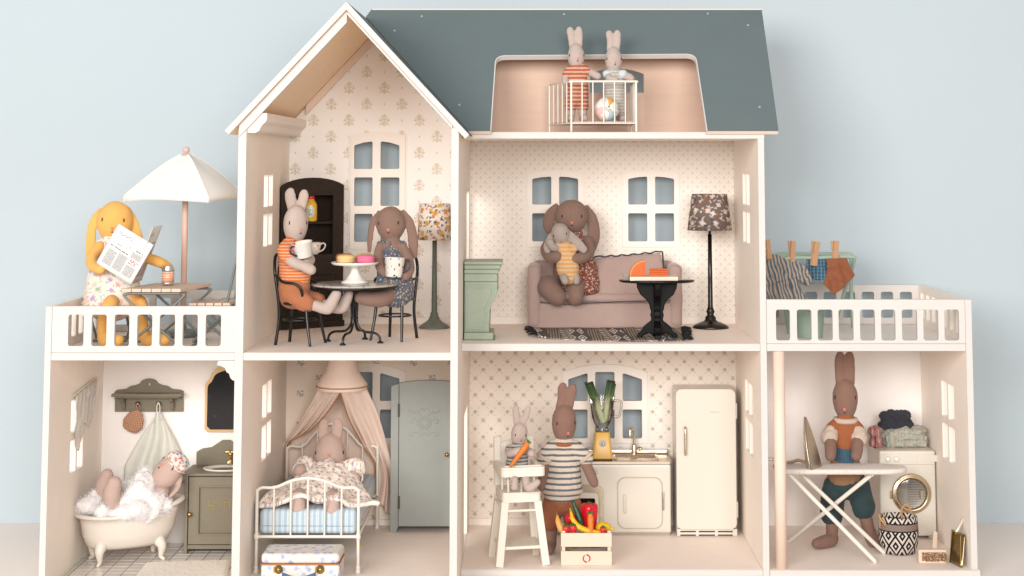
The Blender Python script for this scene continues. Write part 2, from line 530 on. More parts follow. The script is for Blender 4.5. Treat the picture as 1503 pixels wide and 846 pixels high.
# floor levels
ZB = -6.4
ZG, ZS0, ZS1, ZC0, ZC1, ZR = 2.3, 315.5, 326.3, 626.9, 637.0, 390.6
GX0, GX1, GY0, YB = 365.0, 677.0, -115.0, 300.0          # gable half, its front, the common back
AX, AZ, SL = 517.0, 820.0, 1.078                          # gable ridge and slope
house = thing('dollhouse', 'large white wooden dolls house with open front and grey green roof', 'dolls house', (740, 90, 0))
def hp(mb, name, mat, label=None, parent=None, **k):
    o = mb.build(name, mat, parent or house, **k)
    if label: o['label'] = label
    return o
def roof_under(x): return AZ - SL * abs(AX - x) - 8 * math.sqrt(1 + SL * SL)

# gable half: side walls
gl = [(GY0, ZB), (YB, ZB), (YB, roof_under(GX0 + 5) - 1), (GY0, roof_under(GX0 + 5) - 1)]
def wins(wx, px0, px1, yt, yb):
    """a two by two side window seen at pixels px0..px1, yt..yb in the wall plane X = wx"""
    def yz(px, py):
        u_ = (px - PPX) / F_PX; v_ = -(py - PPY) / F_PX
        dy = math.cos(TILT) - v_ * math.sin(TILT); dz = math.sin(TILT) + v_ * math.cos(TILT)
        t = (wx - CAM_X) / u_
        return dy * t - CAM_D, CAM_Z + dz * t
    a, b = yz(px0, (yt + yb) / 2), yz(px1, (yt + yb) / 2)
    z1 = (yz(px0, yt)[1] + yz(px1, yt)[1]) / 2; z0 = (yz(px0, yb)[1] + yz(px1, yb)[1]) / 2
    Y0, Y1 = sorted((a[0], b[0]))
    return side_panes(Y0, Y1, z0, z1)
hp(MB().plate(gl, wins(376, 387, 400, 256, 361) + wins(376, 384.5, 398, 562, 671), fX(376), 11, (1, 0, 0)), 'wall', WALL_IN, bevel=.8)
gr = [(GY0, ZB), (YB, ZB), (YB, roof_under(GX1 - 5) - 1), (GY0, roof_under(GX1 - 5) - 1)]
doors = [rrect(110, 235, ZG + .5, 205, 2), rrect(170, 278, ZS1 + .5, 545, 2)]
hp(MB().plate(gr, doors, fX(677), 10, (1, 0, 0)), 'wall', WALL_IN, bevel=.8)
# white painted front edges
hp(MB().box(GX0 - .3, 376.3, GY0 - 1, GY0 + 1.5, ZB, 640), 'edge_strip', WHITE_EDGE, bevel=.6)
hp(MB().box(666.7, 677.3, GY0 - 1, GY0 + 1.5, ZB, 636), 'edge_strip', WHITE_EDGE, bevel=.6)
# gable half: floors
def slab(x0, x1, y0, y1, z0, z1, edge=True):
    o = hp(MB().box(x0, x1, y0 + 2.2, y1, z0, z1), 'floor', FLOOR_W, bevel=.5)
    hp(MB().box(x0, x1, y0, y0 + 2, z0 + .2, z1 - .2), 'edge_strip', WHITE_EDGE, bevel=.5)
    return o
slab(376.2, 666.8, GY0 + .5, YB - .2, ZS0, ZS1)
slab(376.2, 666.8, GY0 + .5, YB - .2, ZB, ZG)
# gable back wall (wallpaper) with window
def back_gable():
    poly = [(376.2, ZS1), (666.8, ZS1), (666.8, roof_under(666.8) - 1), (AX, roof_under(AX) - 1), (376.2, roof_under(376.2) - 1)]
    cols = ((520, 547), (558.7, 586.3)); rows = ((208, 248.3), (260.6, 302.5), (314, 355.3))
    holes = []
    for a, b in cols:
        for i, (c, d) in enumerate(rows):
            l, r = (c + 5, c) if a < 550 else (c, c + 5)
            if i: l = r = c
            holes.append(pane_px(a, b, l, r, d, YB, tmid=(1.2 if i == 0 else None)))
    hp(MB().plate(poly, [inset(h, 3) for h in holes], fY(YB), 8, (0, -1, 0)), 'papered_wall', WP_DAMASK)
    fr = arch_frame(513, 594, 201, 194.5, 366, YB)
    o = hp(MB().plate(fr, holes, fY(YB - 2.5), 10.2, (0, -1, 0)), 'window_frame', TRIM, bevel=.8)
    hp(MB().plate(inset(fr, 3.2), [inset(fr, .5)], fY(YB - 1.2), 1.1, (0, -1, 0)), 'window_moulding', TRIM, parent=o, bevel=.4)
back_gable()
hp(MB().box(376.2, 666.8, YB - 4, YB - .2, ZS1, ZS1 + 11), 'skirting_board', TRIM, bevel=.8)
def back_bed():
    poly = [(376.2, ZG), (666.8, ZG), (666.8, ZS0), (376.2, ZS0)]
    holes = []
    for ci, (a, b) in enumerate(((480, 508), (519, 547), (558, 586.3))):
        for i, (c, d) in enumerate(((546, 588.5), (601, 643))):
            l, r = ((c + 9, c + 2), (c, c), (c + 2, c + 9))[ci] if i == 0 else (c, c)
            holes.append(pane_px(a, b, l, r, d, YB))
    hp(MB().plate(poly, [inset(h, 3) for h in holes], fY(YB), 8, (0, -1, 0)), 'papered_wall', WP_SPRAY)
    fr = arch_frame(472, 595, 546, 533, 652, YB)
    hp(MB().plate(fr, holes, fY(YB - 2.5), 10.2, (0, -1, 0)), 'window_frame', TRIM, bevel=.8)
back_bed()
hp(MB().box(376.2, 666.8, YB - 4, YB - .2, ZG, ZG + 9), 'skirting_board', TRIM, bevel=.8)
# cornice along the left wall
prof = [(376.3, 634), (388, 634), (393, 637), (397, 645), (403, 650), (404, 656), (404, 662), (386, 662), (376.3, 650)]
hp(MB().loft([[V(x, y, z) for x, z in prof] for y in (GY0 + 4, YB - 1)], smooth=False), 'cornice', TRIM, bevel=.5)
# gable roof
FY = GY0 - 12
def slope_board(sgn, x_end, name, mat):
    nz_ = 1 / math.sqrt(1 + SL * SL)
    a = V(AX, 0, AZ); b = V(x_end, 0, AZ - SL * abs(AX - x_end))
    dn = V(-sgn * SL * nz_, 0, -nz_) * 8
    def pr(y0, y1, o0, o1):
        ring = lambda y: [V(a.x, y, a.z) + V(0, 0, -o0), V(b.x, y, b.z) + dn * (o0 / 8), V(b.x, y, b.z) + dn * (o1 / 8), V(a.x, y, a.z) + V(0, 0, -o1 / nz_)]
        return MB().loft([ring(y0), ring(y1)], smooth=False)
    hp(pr(FY + 2.2, YB + 8, 0, 1.2), name, mat)                         # painted skin
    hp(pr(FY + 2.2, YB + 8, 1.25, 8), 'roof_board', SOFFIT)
    hp(pr(FY, FY + 2, 0, 8), 'edge_strip', WHITE_EDGE, bevel=.4)
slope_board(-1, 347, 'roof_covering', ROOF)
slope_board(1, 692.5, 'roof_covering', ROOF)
# raking frame just under the roof, front and back
nz_ = 1 / math.sqrt(1 + SL * SL)
def rake(sgn, x_end, y0, y1, t, mat, g=.4):
    o0, o1 = 8 + g, 8 + t
    ring = lambda y: [V(AX, y, AZ - o0 / nz_), V(x_end, y, AZ - SL * abs(AX - x_end) - o0 / nz_), V(x_end, y, AZ - SL * abs(AX - x_end) - o1 / nz_), V(AX, y, AZ - o1 / nz_)]
    hp(MB().loft([ring(y0), ring(y1)], smooth=False), 'gable_strip', mat, bevel=.5)
rake(-1, 366, GY0 - 4, GY0 + 6, 12, WHITE_EDGE)
rake(1, 668, GY0 - 4, GY0 + 6, 4, WHITE_EDGE)
rake(-1, 404, YB - 14, YB - .3, 11, RAWPALE)
rake(1, 666.5, YB - 14, YB - .3, 11, TRIM)

# right half
RX0, RX1 = 677.2, 1126.0
def rwall(X0, X1, z1, holes, y0=0.0):
    hp(MB().plate([(y0 + 2.2, ZB), (YB, ZB), (YB, z1), (y0 + 2.2, z1)], holes, fX(X0), X1 - X0, (-1, 0, 0)), 'wall', WALL_IN, bevel=.5)
    hp(MB().box(X0, X1, y0 - .8, y0 + 2, ZB, z1), 'edge_strip', WHITE_EDGE, bevel=.6)
rwall(1116.5, RX1, ZC1 - .5, wins(1116.5, 1090.5, 1100.5, 255, 357) + wins(1116.5, 1094.5, 1105, 562, 665))
slab(RX0, 1116.3, 0, YB - .2, ZB, ZG)
slab(RX0, 1116.3, 0, YB - .2, ZS0, ZS1)
slab(RX0, 1126.2, -2, YB - .2, ZC0, ZC1)
def back_living():
    poly = [(RX0, ZS1), (1116.3, ZS1), (1116.3, ZC0), (RX0, ZC0)]
    holes = []; frames = []
    for x0 in (781.2, 922):
        for a in (0, 39.4):
            for i, (c, d) in enumerate(((259.5, 300.5), (313.2, 354.5))):
                l, r = ((c + 3, c) if a == 0 else (c, c + 3)) if i == 0 else (c, c)
                holes.append(pane_px(x0 + a, x0 + a + 28, l, r, d, YB, tmid=.8 if i == 0 else None))
        frames.append(arch_frame(x0 - 8.5, x0 + 76, 254, 249.5, 363, YB))
    hp(MB().plate(poly, [inset(h, 3) for h in holes], fY(YB), 8, (0, -1, 0)), 'papered_wall', WP_DOTS)
    for i, fr in enumerate(frames):
        o = hp(MB().plate(fr, holes[i * 4:i * 4 + 4], fY(YB - 2.5), 10.2, (0, -1, 0)), 'window_frame', TRIM, bevel=.8)
        hp(MB().plate(inset(fr, 3.2), [inset(fr, .5)], fY(YB - 1.2), 1.1, (0, -1, 0)), 'window_moulding', TRIM, parent=o, bevel=.4)
back_living()
hp(MB().box(RX0, 1116.3, YB - 4, YB - .2, ZS1, ZS1 + 12), 'skirting_board', TRIM, bevel=.8)
def back_kitchen():
    poly = [(RX0, ZG), (1116.3, ZG), (1116.3, ZS0), (RX0, ZS0)]
    holes = []
    for ci, (a, b) in enumerate(((834, 862.5), (873.5, 902), (913.7, 942.3))):
        for i, (c, d) in enumerate(((546, 588.6), (601, 643.5))):
            l, r = ((c + 10, c + 2), (c, c), (c + 2, c + 10))[ci] if i == 0 else (c, c)
            holes.append(pane_px(a, b, l, r, d, YB))
    hp(MB().plate(poly, [inset(h, 3) for h in holes], fY(YB), 8, (0, -1, 0)), 'papered_wall', WP_TRELLIS)
    fr = arch_frame(826, 951, 547, 535, 651, YB)
    o = hp(MB().plate(fr, holes, fY(YB - 2.5), 10.2, (0, -1, 0)), 'window_frame', TRIM, bevel=.8)
    hp(MB().plate(inset(fr, 3.2), [inset(fr, .5)], fY(YB - 1.2), 1.1, (0, -1, 0)), 'window_moulding', TRIM, parent=o, bevel=.4)
back_kitchen()
hp(MB().box(RX0, 1116.3, YB - 4, YB - .2, ZG, ZG + 11), 'skirting_board', TRIM, bevel=.8)

# main roof
E0, E1 = V(0, -13, 639.0), V(0, 152, 835.0)
rd = (E1 - E0); RL = rd.length; rd.normalize(); rn = V(0, -rd.z, rd.y)
def on_roof(px, py):
    o = V(CAM_X, -CAM_D, CAM_Z); d = (W(px, py, 0) - o)
    t = (E0 - o).dot(rn) / d.dot(rn); p = o + d * t
    return (p.x, (p - E0).dot(rd))
fr_ = lambda p: V(p[0], 0, 0) + V(0, E0.y, E0.z) + rd * p[1]
def valley(s): return AX + (AZ - (E0.z + rd.z * s)) / SL + 1.5
left = [(valley(s), s) for s in (RL * .93, RL * .5, 0)]
c4 = [on_roof(719.5, 191), on_roof(727, 82), on_roof(1021.5, 79.5), on_roof(1038.5, 192)]
def rc(p, q, r_, r, n=5):
    """rounded corner at q"""
    p, q, r_ = (V(*a, 0) for a in (p, q, r_)); a = q + (p - q).normalized() * r; b = q + (r_ - q).normalized() * r
    return [tuple((a * (1 - t) ** 2 + q * 2 * t * (1 - t) + b * t * t)[:2]) for t in [i / n for i in range(n + 1)]]
c4[0] = (c4[0][0], 0); c4[3] = (c4[3][0], 0)
opening = [c4[0]] + rc(c4[0], c4[1], c4[2], 16) + rc(c4[1], c4[2], c4[3], 16) + [c4[3]]
roofpoly = [(526, RL)] + left + opening + [(1145.8, 0), (1145.8, RL)]
hp(MB().plate(roofpoly, [], fr_, 1.4, rn), 'roof_covering', ROOF)
hp(MB().plate(roofpoly, [], lambda p: fr_(p) - rn * 1.5, 7, rn), 'roof_board', RAWPALE)
# pale rim of the opening
def ribbon(pts, w):
    mb = MB(); P3 = [fr_(p) for p in pts]
    rings = []
    for i, p in enumerate(P3):
        d = (P3[min(i + 1, len(P3) - 1)] - P3[max(i - 1, 0)]).normalized(); side = d.cross(rn).normalized()
        rings.append([p + rn * .8, p + side * w + rn * .8, p + side * w - rn * 8.2, p - rn * 8.2])
    return mb.loft(rings, smooth=False)
hp(ribbon(opening, 1.6), 'opening_rim', WHITE_EDGE)
hp(MB().box(526, 1145.8, 150.5, 159, 826, 835), 'ridge_strip', RAWPALE, bevel=.6)
for i, (px, py) in enumerate(((619, 24), (579, 45), (674, 154), (828, 21), (1039, 20), (1098, 37), (1115, 157))):
    p = fr_(on_roof(px, py)); mb = MB().lathe([(0.2, 1.0), (1.6, .8), (2.2, .1), (2.2, -.4)], p, 12, rn)
    hp(mb, 'screw_cap', SCREW)
# attic back wall with an arched hole
ay = 158
hole = arch_frame(866, 945, 109, 101, 136.5, ay)
hp(MB().plate([(665, ZC1), (1126, ZC1), (1126, 826), (530, 826), (530, 808), (665, 655)], [hole], fY(ay), 7, (0, -1, 0)), 'attic_wall', RAW)
hp(MB().box(1118, 1126, 3, ay - .2, ZC1 + .1, ZC1 + .5), 'attic_side', RAW)
hp(MB().plate([(5, ZC1 + .2), (ay - .5, ZC1 + .2), (ay - .5, 815)], [], fX(1118), 8, (-1, 0, 0)), 'attic_side', RAW)

# ------------------------------------------------------------------ left annexe
LX0, LY0, LY1 = 98.0, -115.0, 180.0
annl = thing('bathroom_annexe', 'low side annexe with tiled bathroom below a railed terrace, left of the house', 'dolls house annexe', (230, 30, 0))
house_, house = house, annl
def slots_px(spans, y0, y1, Y, r=3.5):
    out = []
    for a, b in spans:
        p, q = W(a, y1, Y), W(b, y0, Y); out.append(rrect(p.x, q.x, p.z, q.z, r))
    return out
ys = [(-90 + 38 * i, -66 + 38 * i) for i in range(7)]
sideholes = [rrect(a, b, 337, 379, 3.5) for a, b in ys]
bw = wins(107, 103.5, 122, 585, 690)
hp(MB().plate([(LY0 + 2, ZB), (LY1, ZB), (LY1, ZR), (LY0 + 2, ZR)], sideholes + bw, fX(107), 9, (1, 0, 0)), 'wall', WALL_IN, bevel=.5)
hp(MB().box(LX0, 107, LY0 - .8, LY0 + 1.8, ZB, ZR), 'edge_strip', WHITE_EDGE, bevel=.6)
slab(107.2, 364.6, LY0, LY1 - .3, ZS0, ZS1)
hp(MB().box(107.2, 364.6, LY0, LY1 - .3, ZB, .3), 'floor', FLOOR_W, bevel=.5)
hp(MB().plate([(107.2, .4), (364.6, .4), (364.6, ZS0), (107.2, ZS0)], [], fY(LY1 - 8), 8, (0, -1, 0)), 'back_wall', PLAINWALL)
spans = [(99.2, 123), (133.6, 156.5), (167.3, 190), (200.7, 223.6), (233.6, 257), (267.4, 290.3), (301.2, 324.5)]
hp(MB().plate([(107.2, ZS1 + .3), (364.6, ZS1 + .3), (364.6, ZR), (107.2, ZR)], slots_px(spans, 462, 508.5, LY0), fY(LY0 + .6), 8, (0, -1, 0)), 'railing', WHITE_EDGE, bevel=.8)
bs = [rrect(118 + 34.5 * i, 142 + 34.5 * i, 337, 379, 3.5) for i in range(7)]
hp(MB().plate([(107.2, ZS1 + .3), (364.6, ZS1 + .3), (364.6, ZR), (107.2, ZR)], bs, fY(LY1 - 8), 8, (0, -1, 0)), 'railing', WHITE_EDGE, bevel=.8)
# scrolled bracket under the slab
bp = [(364.4, 315), (341, 315), (338.5, 309), (344, 307.5), (350, 305), (352.5, 299), (356, 297), (358, 291), (361, 288), (364.4, 287)]
hp(MB().plate([(x, z) for x, z in bp][::-1], [], fY(LY0 + 4), 7, (0, -1, 0)), 'bracket', WHITE_EDGE, bevel=.6)
# tiles
TILE = Mat('bathroom_tile', (.74, .69, .64), .18, 0, .5); TILE.vary(9, .07); TILE = TILE.done()
GROUT = simple('tile_grout', (.09, .09, .085), .8)
hp(MB().box(116, 364.4, LY0 + 1, LY1 - 8.6, .4, 1.5), 'grout', GROUT)
BORDER = Mat('tile_border', (.66, .66, .60), .35); BORDER.over((BORDER.x * 1.2).sin().gt(.2) * .6, (.30, .38, .34)); BORDER = BORDER.done()
hp(MB().box(107.4, 115.6, LY0 + 1, LY1 - 8.6, .4, 2.5), 'tile_border', BORDER)
base_tile = MB().box(0, 23.6, 0, 17.6, 0, 1.4).build('tile', TILE, annl, base=(0, 0, 0))
first = True
for i in range(10):
    for j in range(15):
        o = base_tile if first else base_tile.copy()
        if not first: COL.objects.link(o)
        first = False
        x = 117 + 24.9 * i; y = LY0 + 3 + 18.9 * j
        o.parent = annl
        o.location = (V(x, y, 1.2 + random.uniform(-.12, .12)) - V(*annl['base'])) / 1000
        o.rotation_euler = (random.uniform(-.004, .004), random.uniform(-.004, .004), 0)
house = house_

# ------------------------------------------------------------------ right annexe
annr = thing('laundry_annexe', 'side annexe with laundry room and round post below a railed terrace', 'dolls house annexe', (1277, 150, 0))
house = annr
ys = [(30 + 38 * i, 54 + 38 * i) for i in range(7)]
sideholes = [rrect(a, b, 337, 379, 3.5) for a, b in ys]
hp(MB().plate([(2.2, ZG + .3), (YB, ZG + .3), (YB, ZR), (2.2, ZR)], sideholes + wins(1419, 1383, 1401, 563, 677), fX(1419), 9.5, (-1, 0, 0)), 'wall', WALL_IN, bevel=.5)
hp(MB().box(1419, 1428.5, -.8, 2, ZG + .3, ZR), 'edge_strip', WHITE_EDGE, bevel=.6)
slab(1126.4, 1431.5, -3, YB - .2, ZB, ZG)
slab(1126.4, 1418.8, 0, YB - .2, ZS0, ZS1)
hp(MB().plate([(1126.4, ZG + .2), (1418.8, ZG + .2), (1418.8, ZS0), (1126.4, ZS0)], [], fY(YB - 8), 8, (0, -1, 0)), 'back_wall', PLAINWALL)
spans = [(1139.5, 1159.5), (1170.2, 1191), (1200.8, 1222), (1231.6, 1252.5), (1263, 1284), (1294, 1314), (1324.5, 1346), (1356, 1377), (1387, 1407.3)]
hp(MB().plate([(1126.4, ZS1 + .3), (1418.8, ZS1 + .3), (1418.8, ZR), (1126.4, ZR)], slots_px(spans, 454.7, 500, 0), fY(.6), 8, (0, -1, 0)), 'railing', WHITE_EDGE, bevel=.8)
bs = [rrect(1136 + 31.4 * i, 1156 + 31.4 * i, 337, 379, 3.5) for i in range(9)]
hp(MB().plate([(1126.4, ZS1 + .3), (1418.8, ZS1 + .3), (1418.8, ZR), (1126.4, ZR)], bs, fY(YB - 8), 8, (0, -1, 0)), 'railing', WHITE_EDGE, bevel=.8)
hp(MB().lathe([(8.6, ZG + .1), (8.6, ZS0 - .1)], (1145, 12, 0), 28), 'round_post', RAWPALE)
house = house_
# ------------------------------------------------------------------ cloth rabbits and shared looks
TONE = True
def skin(name, base):
    m = Mat(name, base); m.cloth(1.5, .10, 14, .07); return m.done()
SK_PALE = skin('pale_linen', (.55, .455, .41))
SK_PINK = skin('pink_linen', (.58, .44, .39))
SK_GREY = skin('grey_linen', (.45, .385, .345))
SK_BROWN = skin('brown_linen', (.30, .188, .150))
SK_TAUPE = skin('taupe_linen', (.295, .198, .162))
SK_MUST = skin('mustard_linen', (.86, .50, .165))
THREAD_DK = simple('dark_thread', (.05, .035, .03), .8)
THREAD_PK = simple('pink_thread', (.80, .30, .22), .8)
def rotm(yaw=0, pitch=0, roll=0):
    """yaw > 0 turns the face to the picture's right, pitch > 0 looks down, roll > 0 leans to the right"""
    R = math.radians
    return (Matrix.Rotation(R(roll), 3, 'Y') @ Matrix.Rotation(R(yaw), 3, 'Z') @ Matrix.Rotation(R(pitch), 3, 'X'))
def pts(*a):
    """pixel, pixel, depth triples -> points; a radius list may follow"""
    return [W(*p) for p in a]
class Head:
    def __init__(s, c, r, rot=None, taper=.12):
        s.c, s.r, s.R, s.t = Vector(c), r, rot or Matrix.Identity(3), taper
    def at(s, az, el, out=0.0):
        a, e = math.radians(az), math.radians(el)
        z, q = math.sin(e), math.cos(e) * (1 - s.t * math.sin(e))
        p = V(s.r[0] * q * math.sin(a), -s.r[1] * q * math.cos(a), s.r[2] * z)
        n = V(math.sin(a) * math.cos(e) / s.r[0], -math.cos(a) * math.cos(e) / s.r[1], z / s.r[2]).normalized()
        return s.c + s.R @ (p + n * out)
    def add(s, mb): mb.egg(s.c, *s.r, rot=s.R, taper=s.t, seg=24, rings=16)
def face(parent, h, eye=(42, 8), nose=(0, -14), size=1.0, closed=False, col=None, mouth=True):
    sc = size
    for sgn in (-1, 1):
        if closed:
            mb = MB().tube([h.at(sgn * eye[0] - 5, eye[1] + 2, .2), h.at(sgn * eye[0], eye[1] - 3, .3), h.at(sgn * eye[0] + 5, eye[1] + 2, .2)], .55 * sc, 6, 3)
        else:
            mb = MB().tube([h.at(sgn * eye[0], eye[1] - 3, .1), h.at(sgn * eye[0], eye[1] + 4, .1)], .95 * sc, 8, 3)
        mb.build('eye', THREAD_DK, parent)
    a, e = nose
    mb = MB()
    w = 9 * sc
    for k in (-1, 0, 1):
        mb.tube([h.at(a + k * w * .5, e + 4.5, .25), h.at(a + k * w * .2, e + 1, .4), h.at(a, e - 3, .3)], .75 * sc, 6, 3)
    mb.build('nose', col or THREAD_PK, parent)
    if mouth:
        mb = MB().tube([h.at(a, e - 3, .1), h.at(a, e - 9, .2)], .42 * sc, 6, 2)
        mb.tube([h.at(a - w * .6, e - 8, .2), h.at(a, e - 10.5, .2), h.at(a + w * .6, e - 8, .2)], .42 * sc, 6, 3)
        mb.build('mouth', THREAD_DK, parent)
def bunny(label, base, skin_mat, h, limbs, eggs=(), group='cloth rabbits living in the dolls house', voxel=1.7, **fk):
    """limbs: (points, radii, flat, side); eggs: (centre, rx, ry, rz, rot)"""
    t = thing('toy_rabbit', label, 'toy rabbit', base, group)
    mb = MB(); h.add(mb)
    for l in limbs:
        p, r = l[0], l[1]; flat = l[2] if len(l) > 2 else 1.0; side = l[3] if len(l) > 3 else None
        mb.tube(p, r, 14, 5, flat, side)
    for e in eggs: mb.egg(*e[:4], rot=e[4] if len(e) > 4 else None)
    mb.build('body', skin_mat, t, voxel=voxel, soft=3, wrinkle=(.55, 12))
    face(t, h, **fk)
    return t
def garment(parent, name, mat, prims, voxel=1.7, wr=(1.1, 16), soft=3, label=None):
    mb = MB()
    for p in prims:
        if p[0] == 'e': mb.egg(*p[1:5], rot=p[5] if len(p) > 5 else None, taper=p[6] if len(p) > 6 else 0)
        elif p[0] == 't': mb.tube(p[1], p[2], 16, 5, p[3] if len(p) > 3 else 1.0, p[4] if len(p) > 4 else None)
        elif p[0] == 'l': mb.lathe(*p[1:])
    o = mb.build(name, mat, parent, voxel=voxel, soft=soft, wrinkle=wr)
    if label: o['label'] = label
    return o
def knit_stripes(name, a, b, period, duty=.5, axis='z', wob=.5):
    m = Mat(name, a, .95, 0, .08)
    c = m.z if axis == 'z' else (m.x if axis == 'x' else m.y)
    q = (c + (m.noise(5, 1) - .5) * (2 * wob)) * (1 / period)
    m.over((q.mod(1) - .5).abs().below(duty / 2, .04), b).vary(1.2, .12)
    m.bump((m.x * 3.6).sin() * (m.z * 3.2).sin(), .5, .7); return m.done()
def cloth_mat(name, base, **k):
    m = Mat(name, base); m.cloth(**k); return m.done()
def print_cloth(name, base, cols, size, leaf, r=.3, plane='xz'):
    m = Mat(name, base)
    vec = m.comb(m.x + m.y * .35, m.z + m.y * .35) if plane == 'xz' else (m.comb(m.x, m.y + m.z) if plane == 'xy' else m.vec)
    m.sprigs(vec, size, cols, r, 5, leaf); m.cloth(1.4, .05, 30, .03); return m.done()
def sheer(m, t):
    """thin cloth that lets some light through"""
    mat = m.done(); nt = mat.node_tree
    tl = nt.nodes.new('ShaderNodeBsdfTranslucent'); mx = nt.nodes.new('ShaderNodeMixShader'); mx.inputs[0].default_value = t
    nt.links.new(m.col, tl.inputs[0]); nt.links.new(m.b.outputs[0], mx.inputs[1]); nt.links.new(tl.outputs[0], mx.inputs[2])
    nt.links.new(mx.outputs[0], nt.nodes['Material Output'].inputs['Surface']); return mat
METAL_GREY = simple('grey_green_metal', (.25, .275, .26), .4, .2, .5)
BLACK_METAL = simple('black_metal', (.012, .011, .010), .28, .1, .5)
BRASS = simple('aged_brass', (.55, .38, .15), .32, 1, .5)
GOLD = simple('polished_gold', (.86, .62, .26), .22, 1, .5)
NICKEL = simple('warm_nickel', (.74, .66, .52), .27, 1, .5)
ENAMEL = simple('cream_enamel', (.76, .71, .63), .28, 0, .5)
WHITE_EN = simple('white_enamel', (.85, .82, .77), .18, 0, .5)
WIRE_WHITE = simple('ivory_wire', (.84, .79, .71), .4, 0, .4)
def flat_place(o, parent, origin, ux, uy):
    """lay a mesh built in the local x-y plane on origin with axes ux, uy (world)"""
    ux = Vector(ux).normalized(); n = ux.cross(Vector(uy)).normalized(); uy = n.cross(ux)
    b = Vector(parent['base']) if parent is not None else V(0, 0, 0)
    M = Matrix((ux, uy, n)).transposed().to_4x4(); M.translation = (Vector(origin) - b) / 1000
    o.matrix_local = M
    return o
# ================================================================== left terrace
ZT = ZS1
SLAT = wood('weathered_slat', (.78, .61, .49), .10, (1, .08, 1)).done()
SLATX = wood('weathered_slat_crosswise', (.76, .58, .46), .10, (.08, 1, 1)).done()
# ---- folding table
t = thing('folding_table', 'small slatted folding table with grey steel legs on the left terrace', 'folding table', (233, 0, ZT))
A, B = V(190.5, -62, 411), V(276, -62, 411)
sk = V(22, 118, 0)
n = 6
for i in range(n):
    f0, f1 = i / n + .006, (i + 1) / n - .006
    p = [A.lerp(B, f0), A.lerp(B, f1)]
    mb = MB().loft([[p[0] + V(0, 0, dz) , p[1] + V(0, 0, dz), p[1] + sk + V(0, 0, dz), p[0] + sk + V(0, 0, dz)] for dz in (-5, 0)], smooth=False)
    mb.build('slat', SLAT, t, bevel=.6)
for y, dx in ((-54, 1.5), (46, 20.3)):
    r = 1.9; z = 403.6
    x0, x1 = 193.5 + dx, 274 + dx
    off = 5 if y < 0 else 5
    # two crossing U legs, each one bent tube
    for q, (top, foot) in enumerate(((x0, x1 - 2), (x1, x0 + 2))):
        yy = y + (off if q else 0)
        MB().tube([V(top + (6 if q == 0 else -6), yy, z), V(top + (1 if q == 0 else -1), yy, z - 1.5), V(top + (3 if q == 0 else -3), yy, z - 9), V(foot, yy, ZT + r)], r, 8, 5).build('leg', METAL_GREY, t)
    MB().tube([V(x0 + 4, y, z), V(x1 - 4, y, z)], r, 8, 2).build('frame_rail', METAL_GREY, t)
for x in (197, 290):
    MB().tube([V(x, -50, ZT + 2), V(x, 52, ZT + 2)], 1.8, 8, 2).build('foot_rail', METAL_GREY, t)
# ---- drink can
t = thing('drink_can', 'small silver can with orange label standing on the slatted table', 'drink can', W(240.5, 412.5, 0))
c = V(243.5, 0, 411)
canmat = Mat('can_label', (.82, .36, .20), .4, .1)
ang = (canmat.x).atan2(canmat.y) * 8.0
row = (canmat.z * (1 / 3.6)).floor()
lines = ((canmat.z * (1 / 3.6)).mod(1) - .5).abs().below(.25, .08) * ((canmat.noise(1.1, 1, canmat.comb(ang, row * 7.7))).gt(.47))
canmat.over(lines * .8, (.9, .78, .68)); canmat = canmat.done()
CANM = simple('can_aluminium', (.72, .70, .68), .3, .9)
MB().lathe([(0.1, 0), (6.5, 0), (9, 3), (9, 5)], c, 24).build('can_base', CANM, t)
MB().lathe([(9, 5), (9.1, 21)], c, 24).build('label_wrap', canmat, t)
MB().lathe([(9, 21), (9, 24), (7, 28), (7.2, 29), (6.4, 29), (6.2, 28), (.1, 28)], c, 24).build('can_top', CANM, t)
# ---- garden chairs
def garden_chair(label, cx, cy, mirror, group):
    t = thing('garden_chair', label, 'garden chair', (cx, cy, ZT), group)
    s = -1 if mirror else 1            # the back stands on side s*-1 ... seat opens towards s
    r = 1.9
    P_ = lambda dx, dy, dz: V(cx + s * dx, cy + dy, ZT + dz)
    for i in range(5):
        x0 = -30 + 12.4 * i
        x = sorted((cx + s * x0, cx + s * (x0 + 11)))
        MB().box(x[0], x[1], cy - 36, cy + 36, ZT + 55, ZT + 59).build('seat_slat', SLATX if False else SLAT, t, bevel=.6)
    for k in (0, 1):
        a, b = (P_(-38, -33, 92), P_(-36, -33, 98)) if k == 0 else (P_(-40, -33, 108), P_(-38.5, -33, 116))
    for z0, z1, d in ((96, 127, 0),):
        M = Matrix.Translation(P_(-22, 0, 0)) @ Matrix.Rotation(math.radians(-12 * s), 4, 'Y')
        for j in range(2):
            mb = MB().box(-2.2, 2.2, -36, 36, 88 + 17.5 * j, 104 + 17.5 * j, M)
            for q in range(len(mb.v)): mb.v[q] -= V(0, 0, ZT) * 0
            mb.build('back_slat', SLATX, t, bevel=.6)
    for dy in (-31, 31):
        MB().tube([P_(-38, dy, 124), P_(-26, dy, 66), P_(-16, dy, 40), P_(24, dy, 3)], r, 8, 5).build('back_leg', METAL_GREY, t)
        MB().tube([P_(30, dy * .86, 53), P_(22, dy * .86, 50), P_(-4, dy * .86, 22), P_(-24, dy * .86, 3)], r, 8, 5).build('front_leg', METAL_GREY, t)
    MB().tube([P_(24, -31, 2), P_(24, 31, 2)], r, 8, 2).build('foot_rail', METAL_GREY, t)
    MB().tube([P_(-24, -27, 2), P_(-24, 27, 2)], r, 8, 2).build('foot_rail', METAL_GREY, t)
    return t
garden_chair('slatted garden chair facing left beside the house wall, right of the parasol', 305, 40, True, 'folding garden chairs on the left terrace')
